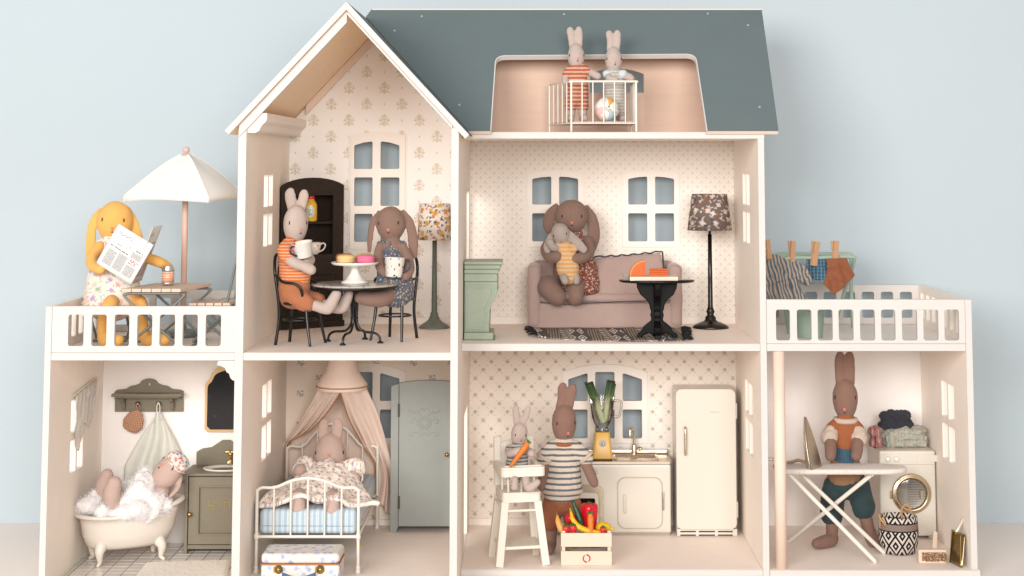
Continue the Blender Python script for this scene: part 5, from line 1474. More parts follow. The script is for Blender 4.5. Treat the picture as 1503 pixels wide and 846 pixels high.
# ---- sofa
MAUVE = Mat('mauve_velvet', (.50, .375, .335)); MAUVE.cloth(1.6, .05, 45, .05); MAUVE.b.inputs['Sheen Weight'].default_value = .3; MAUVE = MAUVE.done()
t = thing('sofa', 'mauve upholstered sofa with rounded arms in the living room', 'sofa', (900, 250, LZ))
sf, sb = 214.0, 294.0
sx0, sx1 = W(774, 470, sf).x, W(1003, 470, sf).x
zarm = W(785, 388, sf + 20).z; zseat = W(860, 442, sf).z; zback = zarm + 3
def soft_box(x0, x1, y0, y1, z0, z1, r, name, v=2.2, wr=(.8, 22), parent=None):
    # a rounded block as a capsule-like hull
    mb = MB()
    rings = []
    for k in range(9):
        a = -PI / 2 + PI * k / 8
        zc = z0 + r + (z1 - z0 - 2 * r) * (.5 + .5 * math.copysign(1, a)) if abs(a) > 1e-6 else (z0 + z1) / 2
        i = r * (1 - math.cos(a)); zz_ = zc + r * math.sin(a)
        rings.append([V(p[0], p[1], zz_) for p in rrect(x0 + i, x1 - i, y0 + i, y1 - i, max(r - i * .5, r * .4), n=5)])
    mb.loft(rings)
    return mb.build(name, MAUVE, parent or t, voxel=v, soft=2, wrinkle=wr)
soft_box(sx0 + 2, sx1 - 2, sf + 4, sb, LZ + 1, zseat - 3, 4, 'base')
soft_box(sx0 + 8, sx1 - 8, sb - 20, sb + 1, LZ + 20, zback, 9, 'backrest')
soft_box(sx0, sx0 + 23, sf, sb, LZ + 1.5, zarm, 10, 'arm'); soft_box(sx1 - 23, sx1, sf, sb, LZ + 1.5, zarm, 10, 'arm')
soft_box(sx0 + 20, sx1 - 20, sf - 2, sb - 22, zseat - 3, zseat + 12, 7, 'seat_cushion', wr=(1.6, 30))
PIPE = simple('dark_piping', (.085, .07, .075), .85)
MB().tube([V(sx0 + 21, sf - 3, zseat - 2), V(sx0 + 70, sf - 4, zseat - 5), V(sx0 + 140, sf - 4, zseat - 1), V(sx1 - 22, sf - 3, zseat + 1)], .55, 6, 6).build('piping', PIPE, t)
# ---- cushion
t = thing('cushion', 'mauve cushion with dark wavy piping leaning on the sofa back', 'cushion', W(925, 435, 262))
def cushion_pt(u, v, s):
    c = [W(868, 437, 222), W(978, 434, 222), W(972, 369, 258), W(872, 377, 258)]
    p = c[0].lerp(c[1], u).lerp(c[3].lerp(c[2], u), v)
    e = (math.sin(PI * u) * math.sin(PI * v)) ** .55
    pinch = 4 * math.sin(PI * v) * math.sin(2 * PI * u) * .4
    return p + V(0, -s * 12 * e * .9, s * 12 * e * .45 * -0 + pinch * .3) + V(0, 0, -3 * math.sin(PI * u) * (v - .5))
n1, n2 = 24, 16
mb = MB(); mb.sheet(lambda u, v: cushion_pt(u, v, 1), n1, n2).sheet(lambda u, v: cushion_pt(u, v, -1), n1, n2)
mb.build('cover', MAUVE, t, voxel=1.8, soft=2, wrinkle=(.9, 14))
rim = [cushion_pt(k / 20, 0, 0) for k in range(21)] + [cushion_pt(1, k / 12, 0) for k in range(1, 13)] + [cushion_pt(1 - k / 20, 1, 0) for k in range(1, 21)] + [cushion_pt(0, 1 - k / 12, 0) for k in range(1, 12)]
rim = [p + V(0, -2, 1.1 * math.sin(i * 1.9)) for i, p in enumerate(rim)]
MB().tube(rim, 1.3, 6, 2, closed=True).build('piping', PIPE, t)
# ---- big rabbit on the sofa
h = Head(W(839, 318, 232), (26.5, 23, 27.5), rotm(0, 4, 0), -.03)
sr = bunny('large brown lop eared rabbit sitting on the sofa hugging a baby rabbit', V(845, 240, zseat + 12), SK_TAUPE, h, [
    (pts((818, 300, 240), (808, 314, 242), (805, 330, 242), (810, 342, 240)), [4, 9.5, 11, 8], .35, (1, -.3, .2)),
    (pts((860, 302, 240), (869, 322, 244), (872, 346, 246), (869, 366, 246)), [4, 10, 11, 8], .35, (1, .3, 0)),
    (pts((810, 352, 236), (802, 366, 218), (808, 377, 200), (818, 377, 190)), [9.5, 10, 10, 9]),
    (pts((862, 354, 236), (864, 369, 218), (855, 378, 202), (841, 381, 192)), [9.5, 10, 10, 9]),
    (pts((822, 424, 245), (808, 420, 225), (806, 424, 208), (818, 436, 198)), [17, 18, 18, 15]),
    (pts((852, 424, 245), (847, 418, 222), (845, 424, 206), (845, 437, 198)), [17, 15, 14.5, 13]),
], [(W(838, 395, 246), 30, 24, 46)], eye=(36, 4), nose=(0, -18), voxel=1.9)
RUSTF = print_cloth('rust_flower_cloth', (.27, .095, .065), [(.62, .50, .42), (.60, .46, .38)], 6.5, (.62, .50, .44), .26)
garment(sr, 'dress', RUSTF, [('t', pts((840, 348, 240), (842, 370, 242), (848, 400, 240), (852, 422, 234)), [20, 30, 33, 33], .78, (1, 0, 0)), ('e', W(864, 424, 225), 17, 22, 12)], wr=(1.6, 16))
# ---- baby rabbit in her arms
h = Head(W(823, 345, 200), (15, 14, 19), rotm(-6, 8, -10), -.08)
bb = bunny('small grey baby rabbit in yellow striped romper held by the large brown rabbit', W(832, 405, 200), SK_GREY, h, [
    (pts((815, 338, 202), (807, 350, 200), (803, 362, 196), (804, 370, 194)), [3, 5.5, 6.5, 5], .45, (1, 0, .2)),
    (pts((831, 337, 202), (839, 348, 198), (850, 360, 194), (859, 368, 192)), [3.5, 7.5, 8.5, 6], .45, (.7, 0, .7)),
    (pts((820, 365, 196), (812, 363, 190), (807, 356, 188)), [5.5, 6.5, 6.5]),
    (pts((828, 404, 196), (828, 408, 184), (830, 413, 178)), [7.5, 7, 6]),
    (pts((842, 402, 196), (846, 408, 190), (846, 414, 186)), [7, 6, 5.5]),
], [(W(831, 385, 200), 15, 12, 26)], eye=(44, 6), nose=(0, -20), voxel=1.4, size=.8)
ROMP = knit_stripes('yellow_stripe_cloth', (.80, .46, .20), (.82, .60, .40), 6.5, .45)
garment(bb, 'romper', ROMP, [('t', pts((828, 362, 200), (831, 378, 197), (834, 396, 196), (836, 407, 196)), [13, 17.5, 18.5, 15], .82, (1, 0, 0)), ('e', W(817, 363, 196), 7, 7, 7), ('e', W(843, 364, 198), 8, 7, 7)], wr=(.7, 12), voxel=1.4)
# ---- rug
RG = Mat('woven_rug', (.19, .17, .165), .95, 0, .05)
bx = RG.x + RG.y * .05
band = (bx * (1 / 62)).mod(1)
kilim = ((RG.y * (1 / 11) + (RG.x * (1 / 5.5)).mod(1) * 1).mod(1) - .5).abs().below(.22, .04)
dia = (((RG.x * (1 / 17)).mod(1) - .5).abs() + ((RG.y * (1 / 100)).mod(1) - .5).abs())
dia = dia.below(.44, .02) * (1 - dia.below(.30, .02)) + dia.below(.16, .02)
RG.over(dia * band.lt(.40), (.86, .80, .74))
RG.over(((RG.x * (1 / 4.2)).mod(1) - .5).abs().below(.2, .05) * band.gt(.48) * band.lt(.78), (.52, .42, .33))
RG.over((1 - ((RG.y * (1 / 24)).mod(1) - .5).abs().below(.24, .06)) * band.gt(.80) * band.lt(.92), (.66, .60, .55))
RG.over(band.gt(.94).max(band.lt(.03)), (.50, .40, .34)).vary(1.6, .25).bump(RG.noise(1.4, 2), .6, .8)
RG.bump((RG.x * 2.2).sin(), .3, .5); RG = RG.done()
t = thing('rug', 'black and white patterned woven rug with fringe in front of the sofa', 'rug', (900, 120, LZ))
q = [V(779, 212, LZ), V(1012, 212, LZ), V(1014, 22, LZ), V(784, 24, LZ)]
q = [G(781, 484.5, LZ), G(1000, 482, LZ), G(1003, 501, LZ), G(787, 496, LZ)]
q[3] = G(790, 497, LZ); q2 = G(880, 504, LZ)
def rugf(u, v):
    p = q[0].lerp(q[1], u).lerp(q[3].lerp(q[2], u), v)
    bulge = -26 * math.sin(PI * u) * v
    curl_ = 3.5 * math.exp(-u / .05) + 2.2 * max(0, noise.noise(V(u * 5, v * 3, 2)))
    return p + V(0, bulge, .8 + curl_ * .8)
MB().sheet(rugf, 70, 40).build('woven_field', RG, t, solid=1.4)
FR = simple('black_fringe', (.025, .022, .024), .95)
mb = MB(); rnd = random.Random(3)
for e, s in ((1, 1), (0, -1)):
    for k in range(70 if e else 40):
        v = (k + .5) / (70 if e else 40); p = rugf(e, v)
        d = V(s * (13 + rnd.uniform(-3, 3)), rnd.uniform(-5, 5), rnd.uniform(-.3, 2.5))
        mb.tube([p + V(0, 0, 1), p + d * .5 + V(0, 0, 2.2), p + d], [.8, .7, .5], 5, 2)
mb.build('fringe', FR, t)
# ---- black pedestal table
t = thing('pedestal_table', 'black oval pedestal table with curved feet standing on the rug', 'table', G(964, 497, LZ))
tY = 70.0
tcx = W(964, 411, tY).x; ztop = W(964, 411, tY).z
MB().lathe([(.1, -3.5), (54, -3.5), (56.5, -2.5), (57.5, -.8), (56.5, .2), (.1, .2)], V(tcx, tY, ztop), 56, sy=.62).build('table_top', simple('black_lacquer', (.008, .007, .007), .2, 0, .35), t)
BL = simple('black_painted_wood', (.006, .0055, .0055), .5, 0, .15)
def half(prof): return prof + [(-x, z) for x, z in prof[::-1]]
zt0 = ztop - 3.6
pc_ = half([(32, 0), (31, -10), (25, -20), (18, -26), (15, -32), (13, -38), (10, -42), (11.5, -52), (8.5, -58), (8.5, -66), (16, -72), (22, -76)])
hgt = zt0 - LZ
z_ = lambda f: zt0 - hgt * f
prf = half([(31, z_(0)), (30, z_(.10)), (25, z_(.22)), (17, z_(.30)), (13, z_(.36)), (11, z_(.42)), (10.5, z_(.47)), (8.8, z_(.52)), (10.2, z_(.58)), (8.8, z_(.64)), (9, z_(.68)), (15, z_(.73)), (21, z_(.79)), (24, z_(.86)), (30, z_(.92)), (31.5, z_(.99)), (25, z_(.99)), (20, z_(.93)), (13, z_(.90)), (6, z_(.93))])
MB().plate([(tcx + x, z) for x, z in prf][::-1], [], fY(tY - 5), 10, (0, -1, 0)).build('pedestal', BL, t, bevel=1.5)
MB().plate([(tY + x * .8, z) for x, z in prf][::-1], [], fX(tcx - 5), 10, (-1, 0, 0)).build('cross_pedestal', BL, t, bevel=1.5)
# ---- board, cheese
t = thing('cheese_board', 'pale wooden serving board with rope handle on the black table', 'serving board', V(tcx, tY, ztop + .3))
bx0, bx1 = W(923.5, 410, tY - 8).x, W(994, 410, tY - 8).x
MB().box(bx0, bx1, tY - 26, tY + 16, ztop + .3, ztop + 6.3).build('board', RAWPALE, t, bevel=1)
k = V(bx0 - 5, tY - 12, ztop + 6)
mb = MB().egg(k, 4.2, 4, 5)
for i in range(4): mb.tube([k + V(-3 + 1.8 * i, -3.6, -5), k + V(-2.6 + 1.8 * i, -4.4, 0), k + V(-1.6 + 1.2 * i, -3, 4.8)], .9, 6, 3)
mb.build('rope_handle', simple('grey_rope', (.42, .37, .33), .9), t)
CHZ = Mat('orange_cheese', (.74, .17, .03), .5, 0, .3); CHZ.vary(4, .1); CHZ = CHZ.done()
RIND = simple('pale_orange_rind', (.80, .34, .10), .5)
zc = ztop + 6.5
t = thing('cheese', 'half wheel of orange cheese standing on the serving board', 'cheese', W(935, 404, tY - 8))
c = W(946.5, 404, tY - 8); R_ = 22.5
def arc(r, n=16): return [(c.x - r * math.cos(a), zc + r * math.sin(a) * 1.0) for a in [PI / 2 * k / n for k in range(n + 1)]]
MB().plate([(c.x, zc)] + arc(R_), [], fY(tY - 14), 15, (0, -1, 0)).build('cheese_body', CHZ, t, bevel=.8)
MB().plate(arc(R_ + .8) + arc(R_ - 1.4)[::-1], [], fY(tY - 14.6), 16.2, (0, -1, 0)).build('rind', RIND, t, bevel=.4)
for i in range(4):
    a = V(W(951, 404, tY - 8).x + i * 1.6, tY - 14 + i * 2.2, zc + .1 + 2.5 * i)
    mb = MB().loft([[a + V(14.5 * math.cos(q_), 15 * math.sin(q_), dz) for q_ in [PI * k / 14 for k in range(15)]] for dz in (0, 2.4)], smooth=False)
    mb.move(Matrix.Translation(a) @ Matrix.Rotation(math.radians(4 * i), 4, 'Z') @ Matrix.Translation(-a) @ Matrix.Translation(V(14.5 if i < 3 else 12, 0, 0)))
    one(mb, 'cheese_slice', 'orange cheese slice, %s of the four stacked on the serving board' % ('bottom one', 'second from the bottom', 'third from the bottom', 'topmost')[i], 'cheese slice', CHZ, a, 'cheese slices stacked on the board', bevel=.3)
# ---- dark flowered lamp
lampc = V(1068, 231, LZ)
t = thing('floor_lamp', 'floor lamp with dark flowered shade and black turned stand', 'floor lamp', lampc)
DKL = simple('dark_bronze', (.022, .015, .012), .3, .2, .5)
MB().lathe([(.1, 0), (28, 0), (29.5, 1.5), (26, 5), (17, 9), (11, 11), (8.5, 14), (8.8, 17), (6, 20), (5, 22), (7, 26), (5.2, 31), (4, 34), (3.7, 80), (3.2, 150), (.1, 150)], lampc, 36).build('stand', DKL, t)
SH2 = shade_mat('dark_flowered_shade', (.22, .17, .15), ((15, [(.74, .66, .60), (.70, .60, .54)], .28), (9, [(.60, .52, .47), (.46, .17, .08), (.10, .11, .19), (.68, .60, .55)], .22)), (.56, .48, .43))
z0, z1 = W(1037, 338, 231).z - LZ, W(1037, 285, 231).z - LZ
MB().lathe([(36, z0), (28.5, z1), (27.9, z1), (35.4, z0)], lampc, 48).build('lamp_shade', SH2, t)
MB().lathe([(2.2, 148), (2.2, z0 + 4), (4.5, z0 + 8), (4.5, z0 + 18), (.1, z0 + 20)], lampc, 16).build('socket', DKL, t)
for k in range(3):
    a = k * 2 * PI / 3; MB().tube([lampc + V(0, 0, z0 + 6), lampc + V(34 * math.cos(a), 34 * math.sin(a), z0 + 5)], .6, 6, 1).build('shade_arm', DKL, t)
# ================================================================== attic balcony
AZF = ZC1
t = thing('wire_balcony', 'ivory wire balcony cage standing at the roof opening', 'balcony', W(870, 189, 40))
yf, yk = 4.0, 118.0
fl, fr2, bl, br2 = W(838.5, 119.4, yf), W(933.6, 120.4, yf), W(806.6, 124.7, yk), W(926, 126, yk)
zt3 = (fl.z + fr2.z + bl.z) / 3
for p in (fl, fr2, bl, br2): p.z = zt3
zf = W(880, 181, yf).z
dn = lambda p, z: V(p.x, p.y, z)
r = 1.7
MB().tube([dn(fl, AZF + r), dn(fl, zt3 - 4), fl + V(1, 0, -1), fl + V(4, 0, 0), fr2 + V(-4, 0, 0), fr2 + V(-1, 0, -1), dn(fr2, zt3 - 4), dn(fr2, AZF + r)], r, 8, 4).build('front_frame', WIRE_WHITE, t)
for n_, (a, b, nb_) in {'left_rail': (bl, fl, 5), 'right_rail': (fr2, br2, 5)}.items():
    MB().tube([a, b], r * .85, 8, 1).build('side_rail', WIRE_WHITE, t)
    for k in range(1, nb_):
        q = a.lerp(b, k / nb_); MB().tube([dn(q, zf), q], 1.1, 6, 1).build('bar', WIRE_WHITE, t)
for q in (bl, br2): MB().tube([dn(q, AZF + r), q], r, 8, 1).build('rear_post', WIRE_WHITE, t)
for k in range(1, 6):
    q = fl.lerp(fr2, k / 6.0); MB().tube([dn(q, zf), q], 1.1, 6, 1).build('bar', WIRE_WHITE, t)
for a, b in ((fl, fr2), (fl, bl), (fr2, br2), (bl, br2)):
    MB().tube([dn(a, zf), dn(b, zf)], 1.2, 6, 1).build('floor_rail', WIRE_WHITE, t)
mb = MB()
for k in range(1, 10):
    a, b = fl.lerp(fr2, k / 10), bl.lerp(br2, k / 10); mb.tube([dn(a, zf + .6), dn(b, zf + .6)], .9, 6, 1)
mb.build('floor_wires', WIRE_WHITE, t)
mb = MB().loft([[dn(p, zf + z) + d for p, d in ((fl, V(3, 4, 0)), (fr2, V(-3, 4, 0)), (br2, V(-3, -4, 0)), (bl, V(3, -4, 0)))] for z in (1.6, 3)], smooth=False)
mb.build('floor_pad', simple('pink_speckled_pad', (.66, .42, .34), .9, vary=(3, .2)), t)
FZ2 = zf + 3
def attic_rabbit(label, cx, hy, shift, pat, extra, Y=44, yaw=0):
    """standing rabbit; cx, hy: head centre pixel"""
    h = Head(W(cx, hy, Y), (13, 11.5, 19.5), rotm(yaw, 5, 0), .02)
    P = lambda dx, dy, dY=0: W(cx + dx, hy + dy, Y + dY)
    foot = W(cx, 176, Y).z
    fz = FZ2
    t = bunny(label, V(h.c.x, Y, fz), SK_PALE, h, [
        ([P(-6, -14, 1), P(-8 + shift, -27, 3), P(-10 + shift, -38, 5), P(-9.5 + shift, -41, 5)], [4.5, 6, 5.8, 4], .6, (1, 0, 0)),
        ([P(5, -14, 1), P(4 + shift * .3, -27, 3), P(3.5 + shift * .5, -38, 5), P(3.5 + shift * .5, -42, 5)], [4.5, 6, 5.8, 4], .6, (1, 0, 0)),
        *extra(P),
        ([P(-7, 60, 0), V(P(-8, 70, 0).x, Y, fz + 8), V(P(-8, 70, 0).x, Y - 2, fz + 5), V(P(-7, 70, 0).x, Y - 14, fz + 5)], [8, 6.5, 6, 5]),
        ([P(9, 60, 0), V(P(10, 70, 0).x, Y, fz + 8), V(P(10, 70, 0).x, Y - 2, fz + 5), V(P(13, 70, 0).x, Y - 14, fz + 5)], [8, 6.5, 6, 5]),
    ], [(P(1, 38, 2), 14, 11, 28)], eye=(58, 4), nose=(4, -12), voxel=1.35, size=.85, closed=False)
    return t, P
ROM1 = knit_stripes('rust_knit_stripes', (.56, .19, .11), (.76, .52, .40), 6.0, .42)
t, P = attic_rabbit('pale rabbit in rust striped romper on the wire balcony', 845.5, 83, 1.5, None, lambda P: [
    ([P(-12, 22, 0), P(-16, 30, -4), P(-16, 38, -8)], [5.5, 5.8, 5]), ([P(13, 20, 0), P(24, 25, -8), P(32, 29, -12)], [6, 6, 5.5])], yaw=8)
garment(t, 'romper', ROM1, [('t', [P(0, 17, 1), P(1, 32, 1), P(2, 48, 0), P(2, 60, 0)], [11.5, 16, 17, 17], .8, (1, 0, 0)), ('t', [P(-7, 58, 0), P(-8, 74, 0)], [9.5, 9]), ('t', [P(9, 58, 0), P(10, 74, 0)], [9.5, 9]),
    ('t', [P(-9, 20, 0), P(-14, 27, -3)], [7.5, 7]), ('t', [P(10, 18, 0), P(18, 23, -5)], [7.5, 7])], voxel=1.3, wr=(.6, 9))
ROM2 = knit_stripes('grey_knit_stripes', (.52, .52, .48), (.74, .66, .58), 4.6, .5)
t, P = attic_rabbit('pale rabbit in grey striped romper holding a ball on the wire balcony', 900.5, 88, 4.0, None, lambda P: [
    ([P(-9, 20, 0), P(-6, 27, -10), P(3, 29, -14)], [5.5, 5.5, 5]), ([P(12, 22, 0), P(22, 25, -4), P(26, 27, -6)], [6, 6, 5.5])], yaw=6)
garment(t, 'romper', ROM2, [('t', [P(0, 18, 1), P(1, 32, 1), P(2, 48, 0), P(2, 60, 0)], [11, 15, 16, 16], .8, (1, 0, 0)), ('t', [P(-6, 58, 0), P(-7, 76, 0)], [9, 8.5]), ('t', [P(9, 58, 0), P(10, 76, 0)], [9, 8.5])], voxel=1.3, wr=(.6, 9))
SLV = simple('pale_blue_sleeve_cloth', (.62, .68, .70), .9, vary=(1.5, .08))
garment(t, 'sleeves', SLV, [('e', P(-9, 21, -2), 8, 7.5, 7), ('e', P(13, 21, -1), 8.5, 7.5, 7)], voxel=1.3, wr=(.6, 7))
# ---- ball
bc = W(890.5, 154, 22)
bc.z = FZ2 + 18.0
t = thing('toy_ball', 'white cloth ball with pink, orange and blue panels on the balcony', 'ball', V(bc.x, bc.y, FZ2))
cols = [('white', (.86, .82, .77)), ('orange', (.82, .44, .10)), ('white', (.86, .82, .77)), ('white', (.86, .82, .77)), ('pink', (.84, .56, .54)), ('white', (.86, .82, .77)), ('blue', (.46, .60, .66)), ('white', (.86, .82, .77))]
R_ = Euler((math.radians(78), 0, math.radians(8))).to_matrix(); mats = {}
for k, (cn, cl) in enumerate(cols):
    if cn not in mats:
        m = Mat('ball_%s_cloth' % cn, cl, .9, 0, .1)
        if cn == 'white': m.over(m.noise(5, 0).gt(.68), (.75, .36, .14))
        mats[cn] = m.cloth(1.3, .05).done()
    def pnl(u, v, k=k):
        a = 2 * PI * (k + u) / 8; e = -PI / 2 * .96 + PI * .96 * v
        rr = 18 * (1 + .03 * math.sin(PI * u))
        return bc + R_ @ V(rr * math.cos(e) * math.cos(a), rr * math.cos(e) * math.sin(a), rr * math.sin(e))
    MB().sheet(pnl, 6, 14).build('panel', mats[cn], t)
# ================================================================== kitchen
KZ = ZG
# ---- counter with oven and sink
cy = 222.0
t = thing('kitchen_unit', 'cream metal kitchen unit with oven, rounded cupboard door and nickel sink', 'kitchen unit', (905, 255, KZ))
kx0, kx1 = W(806, 730, cy).x, W(985, 730, cy).x
zb, zt = KZ + 1, W(930, 682, cy).z
def rbox(x0, x1, y0, y1, z0, z1, mat, name, parent, r=2, seg=3):
    o = MB().box(x0, x1, y0, y1, z0, z1).build(name, mat, parent)
    q = o.modifiers.new('b', 'BEVEL'); q.width = r / 1000; q.segments = seg; return o
rbox(kx0, kx1, cy, 295, zb + 3, zt, ENAMEL, 'body', t, 3)
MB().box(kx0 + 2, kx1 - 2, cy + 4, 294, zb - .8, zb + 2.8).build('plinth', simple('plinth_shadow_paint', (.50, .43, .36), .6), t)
zc = zt + 4.5
sxa, sxb = W(903, 672, 255).x, W(964, 672, 255).x
STEEL = simple('brushed_warm_steel', (.72, .62, .52), .3, .85, .5, (6, .04))
top = rrect(kx0 - 1, kx1 + 1, cy - 1.5, 295, 3); hol = rrect(sxa, sxb, cy + 14, 282, 6)
MB().plate(top, [hol], lambda p: V(p[0], p[1], zc), 4, (0, 0, 1)).build('worktop', STEEL, t, bevel=.8)
# basin
rings = [[V(p[0], p[1], z) for p in rrect(sxa - e, sxb + e, cy + 14 - e, 282 + e, 6)] for e, z in ((2.5, zc + .2), (2.2, zc + 1), (-.8, zc + .6), (-2, zc - 12), (-6, zc - 16))]
MB().loft(rings).build('sink', STEEL, t)
# back lip
rbox(kx0 - 1, kx1 + 1, 288, 295.5, zc + .2, zc + 8, STEEL, 'back_lip', t, 2.5)
# oven
def rr_plate(px0, px1, py0, py1, r, Y, th, mat, name, parent, holes=(), bev=.8):
    a, b = W(px0, py1, cy), W(px1, py0, cy)
    hs = []
    for (q0, q1, s0, s1, rr) in holes:
        c, d = W(q0, s1, cy), W(q1, s0, cy); hs.append(rrect(c.x, d.x, c.z, d.z, rr, n=6))
    return MB().plate(rrect(a.x, b.x, a.z, b.z, r, n=7), hs, fY(Y), th, (0, -1, 0)).build(name, mat, parent, bevel=bev)
ov = rr_plate(815, 886, 711, 781, 14, cy - 2.2, 2, NICKEL, 'oven_door', t, [(822, 879, 722, 775, 7)], .8)
rr_plate(823, 878.5, 723, 774, 6.5, cy - 3.4, 1.6, ENAMEL, 'oven_window_frame', ov, [(829, 873.5, 731, 767, 3)], .6)
rr_plate(828, 874.5, 730, 768, 3, cy - .9, .7, simple('oven_glass', (.01, .009, .009), .08, 0, .6), 'oven_glass', ov, bev=0)
def badge(c, r, parent, name, n=(0, -1, 0)):
    o = MB().lathe([(.1, 0), (r, 0), (r, .8), (r - .6, 1.3), (.1, 1.3)], c, 24, n).build(name, simple('badge_white', (.82, .78, .72), .4), parent)
    R = r * .5
    mb = MB().tube([V(c.x + x * R * .8, c.y - 1.4, c.z + z * R) for x, z in ((-.6, -1), (.6, -1), (1, -.6), (1, .6), (.6, 1), (-.6, 1), (-1, .6), (-1, -.6))], r * .09, 6, 2, closed=True)
    mb.tube([V(c.x - R * .35, c.y - 1.4, c.z - R * .5), V(c.x - R * .35, c.y - 1.4, c.z + R * .35), V(c.x + R * .2, c.y - 1.4, c.z + R * .35)], r * .07, 5, 1)
    mb.tube([V(c.x + (r - .7) * math.cos(a), c.y - 1.1, c.z + (r - .7) * math.sin(a)) for a in [k * PI / 10 for k in range(20)]], .3, 5, 1, closed=True)
    mb.build('emblem', simple('emblem_ink', (.09, .075, .065), .5), o)
badge(W(872.5, 694, cy - .2), 5.6, t, 'oven_badge')
# cupboard door
cd = rr_plate(907.5, 971, 702, 775, 12, cy - 1.6, 1.5, ENAMEL, 'cupboard_door', t, bev=1.3)
rr_plate(905.8, 972.8, 700.3, 776.7, 13, cy - .5, .4, simple('door_groove', (.58, .50, .43), .5), 'door_gap', t, bev=0)
a, b = W(917, 752, cy), W(917, 727, cy)
MB().tube([V(a.x, cy - 2.6, a.z), V(a.x, cy - 4, a.z + 3), V(a.x, cy - 4, b.z - 3), V(a.x, cy - 2.6, b.z)], 1.9, 10, 3).build('handle', ENAMEL, cd)
a, b = W(973.5, 748, cy), W(973.5, 723, cy)
MB().tube([V(a.x, cy - 2, a.z), V(a.x, cy - 2, b.z)], 1.4, 8, 1).build('hinge', NICKEL, t)
# tap
tb_ = V(W(931, 664, 284).x, 283, zc + .5)
mb = MB().lathe([(5, 0), (5, 2), (4.2, 3), (4, 15), (3, 17), (.1, 18)], tb_, 18)
mb.tube([tb_ + V(0, 0, 14), tb_ + V(-.5, -.5, 34), tb_ + V(-3, -4, 43), tb_ + V(-7, -9, 42), tb_ + V(-8, -11, 32)], [2.1, 2, 2, 2, 2.4], 10, 5)
mb.tube([tb_ + V(3, -2, 9), tb_ + V(9, -4, 10)], 1.6, 8, 1).lathe([(.1, 0), (3.2, 0), (3.2, 4), (.1, 4)], tb_ + V(8, -4, 10), 12, (1, -.3, 0))
mb.build('tap', NICKEL, t)
# ---- blender with leeks
bY = 246.0
bb_ = W(884.5, 671, bY - 13)
t = thing('kitchen_blender', 'yellow blender with clear jar standing on the kitchen unit', 'blender', V(bb_.x, bY, zc + .2))
YEL = simple('yellow_enamel', (.78, .50, .13), .35, 0, .5)
bz0 = zc + .3; bz1 = W(885, 635, bY - 11).z
def sq(w, d, z, r=4): return [V(p[0], p[1], z) for p in rrect(bb_.x - w, bb_.x + w, bY - d, bY + d, r)]
MB().loft([sq(16.6, 14, bz0 + 1.6), sq(16.4, 14, bz0 + 3), sq(11.8, 11, bz1 - 1.5), sq(10.6, 10, bz1)]).build('motor_base', YEL, t)
MB().loft([sq(15.6, 13.2, bz0), sq(15.6, 13.2, bz0 + 1.5)]).build('rubber_foot', BLACK_METAL, t)
badge(W(885, 651, bY - 13.6) , 5.4, t, 'badge')
GL = bpy.data.materials.new('clear_jar'); GL.use_nodes = True      # thin clear plastic
nt_ = GL.node_tree; nt_.nodes.remove(nt_.nodes['Principled BSDF'])
tr_ = nt_.nodes.new('ShaderNodeBsdfTransparent'); tr_.inputs[0].default_value = (.95, .95, .95, 1)
gl_ = nt_.nodes.new('ShaderNodeBsdfGlossy'); gl_.inputs['Roughness'].default_value = .05
fr_n = nt_.nodes.new('ShaderNodeFresnel'); fr_n.inputs[0].default_value = 1.5
mx_ = nt_.nodes.new('ShaderNodeMixShader')
nt_.links.new(fr_n.outputs[0], mx_.inputs[0]); nt_.links.new(tr_.outputs[0], mx_.inputs[1]); nt_.links.new(gl_.outputs[0], mx_.inputs[2])
nt_.links.new(mx_.outputs[0], nt_.nodes['Material Output'].inputs['Surface'])
MB().lathe([(10.5, bz1 + .2), (11, bz1 + 3), (9.6, bz1 + 6), (9.8, bz1 + 9), (13, bz1 + 13), (16.5, bz1 + 22), (20.5, bz1 + 55)], (bb_.x, bY, 0), 36, cap=False).build('jar', GL, t)
MB().tube([V(bb_.x + 19, bY, bz1 + 49), V(bb_.x + 30, bY, bz1 + 47), V(bb_.x + 31, bY, bz1 + 40), V(bb_.x + 27, bY, bz1 + 24), V(bb_.x + 17.5, bY, bz1 + 24)], 1.8, 8, 5).build('jar_handle', GL, t)
def leek_mat(z0, z1):
    m = Mat('leek', (.62, .66, .42), .5, 0, .3)
    w = (m.z - z0) * (1 / (z1 - z0)) + (m.noise(3, 2, stretch=(1, 1, .15)) - .5) * .25
    m.over(w.gt(0.0) * 1.0 * (1 - w.below(.3, .3)), (.075, .14, .035)).over((1 - w.below(.7, .3)), (.03, .065, .02))
    m.vary(1.4, .25, 2, (1, 1, .12)).bump(m.noise(1.5, 2, stretch=(1, 1, .1)), .6, .8); return m.done()
for i, (p0, p1, p2, lab) in enumerate((((886, 627, bY - 3), (880, 604, bY - 4), (864.5, 562, bY - 6), 'green leek leaning left out of the blender jar'), ((887, 626, bY + 3), (891, 600, bY + 2), (897.5, 559, bY + 4), 'green leek standing upright on the right in the blender jar'))):
    a, m_, b = W(*p0), W(*p1), W(*p2); a.z = bz1 + 13.5
    t = thing('leek', lab, 'leek', a, 'leeks in the blender')
    lm = leek_mat(a.z - a.z + 22, b.z - a.z)
    MB().tube([a, a.lerp(m_, .5), m_, m_.lerp(b, .5), b], [4.2, 4.4, 4.8, 6.2, 6.6], 14, 4, .6, (1, 0, .3), round_cap=False).build('stalk', lm, t)
    for s in (-1, 1):
        MB().tube([m_ + V(s * 1.5, -1.4, 2), m_.lerp(b, .5) + V(s * 4, -2.2, 0), b + V(s * 5.5, -1.5, -3 * s - 2)], [3, 3.4, 2.2], 8, 4, .25, (1, 0, .3)).build('leaf', lm, t)
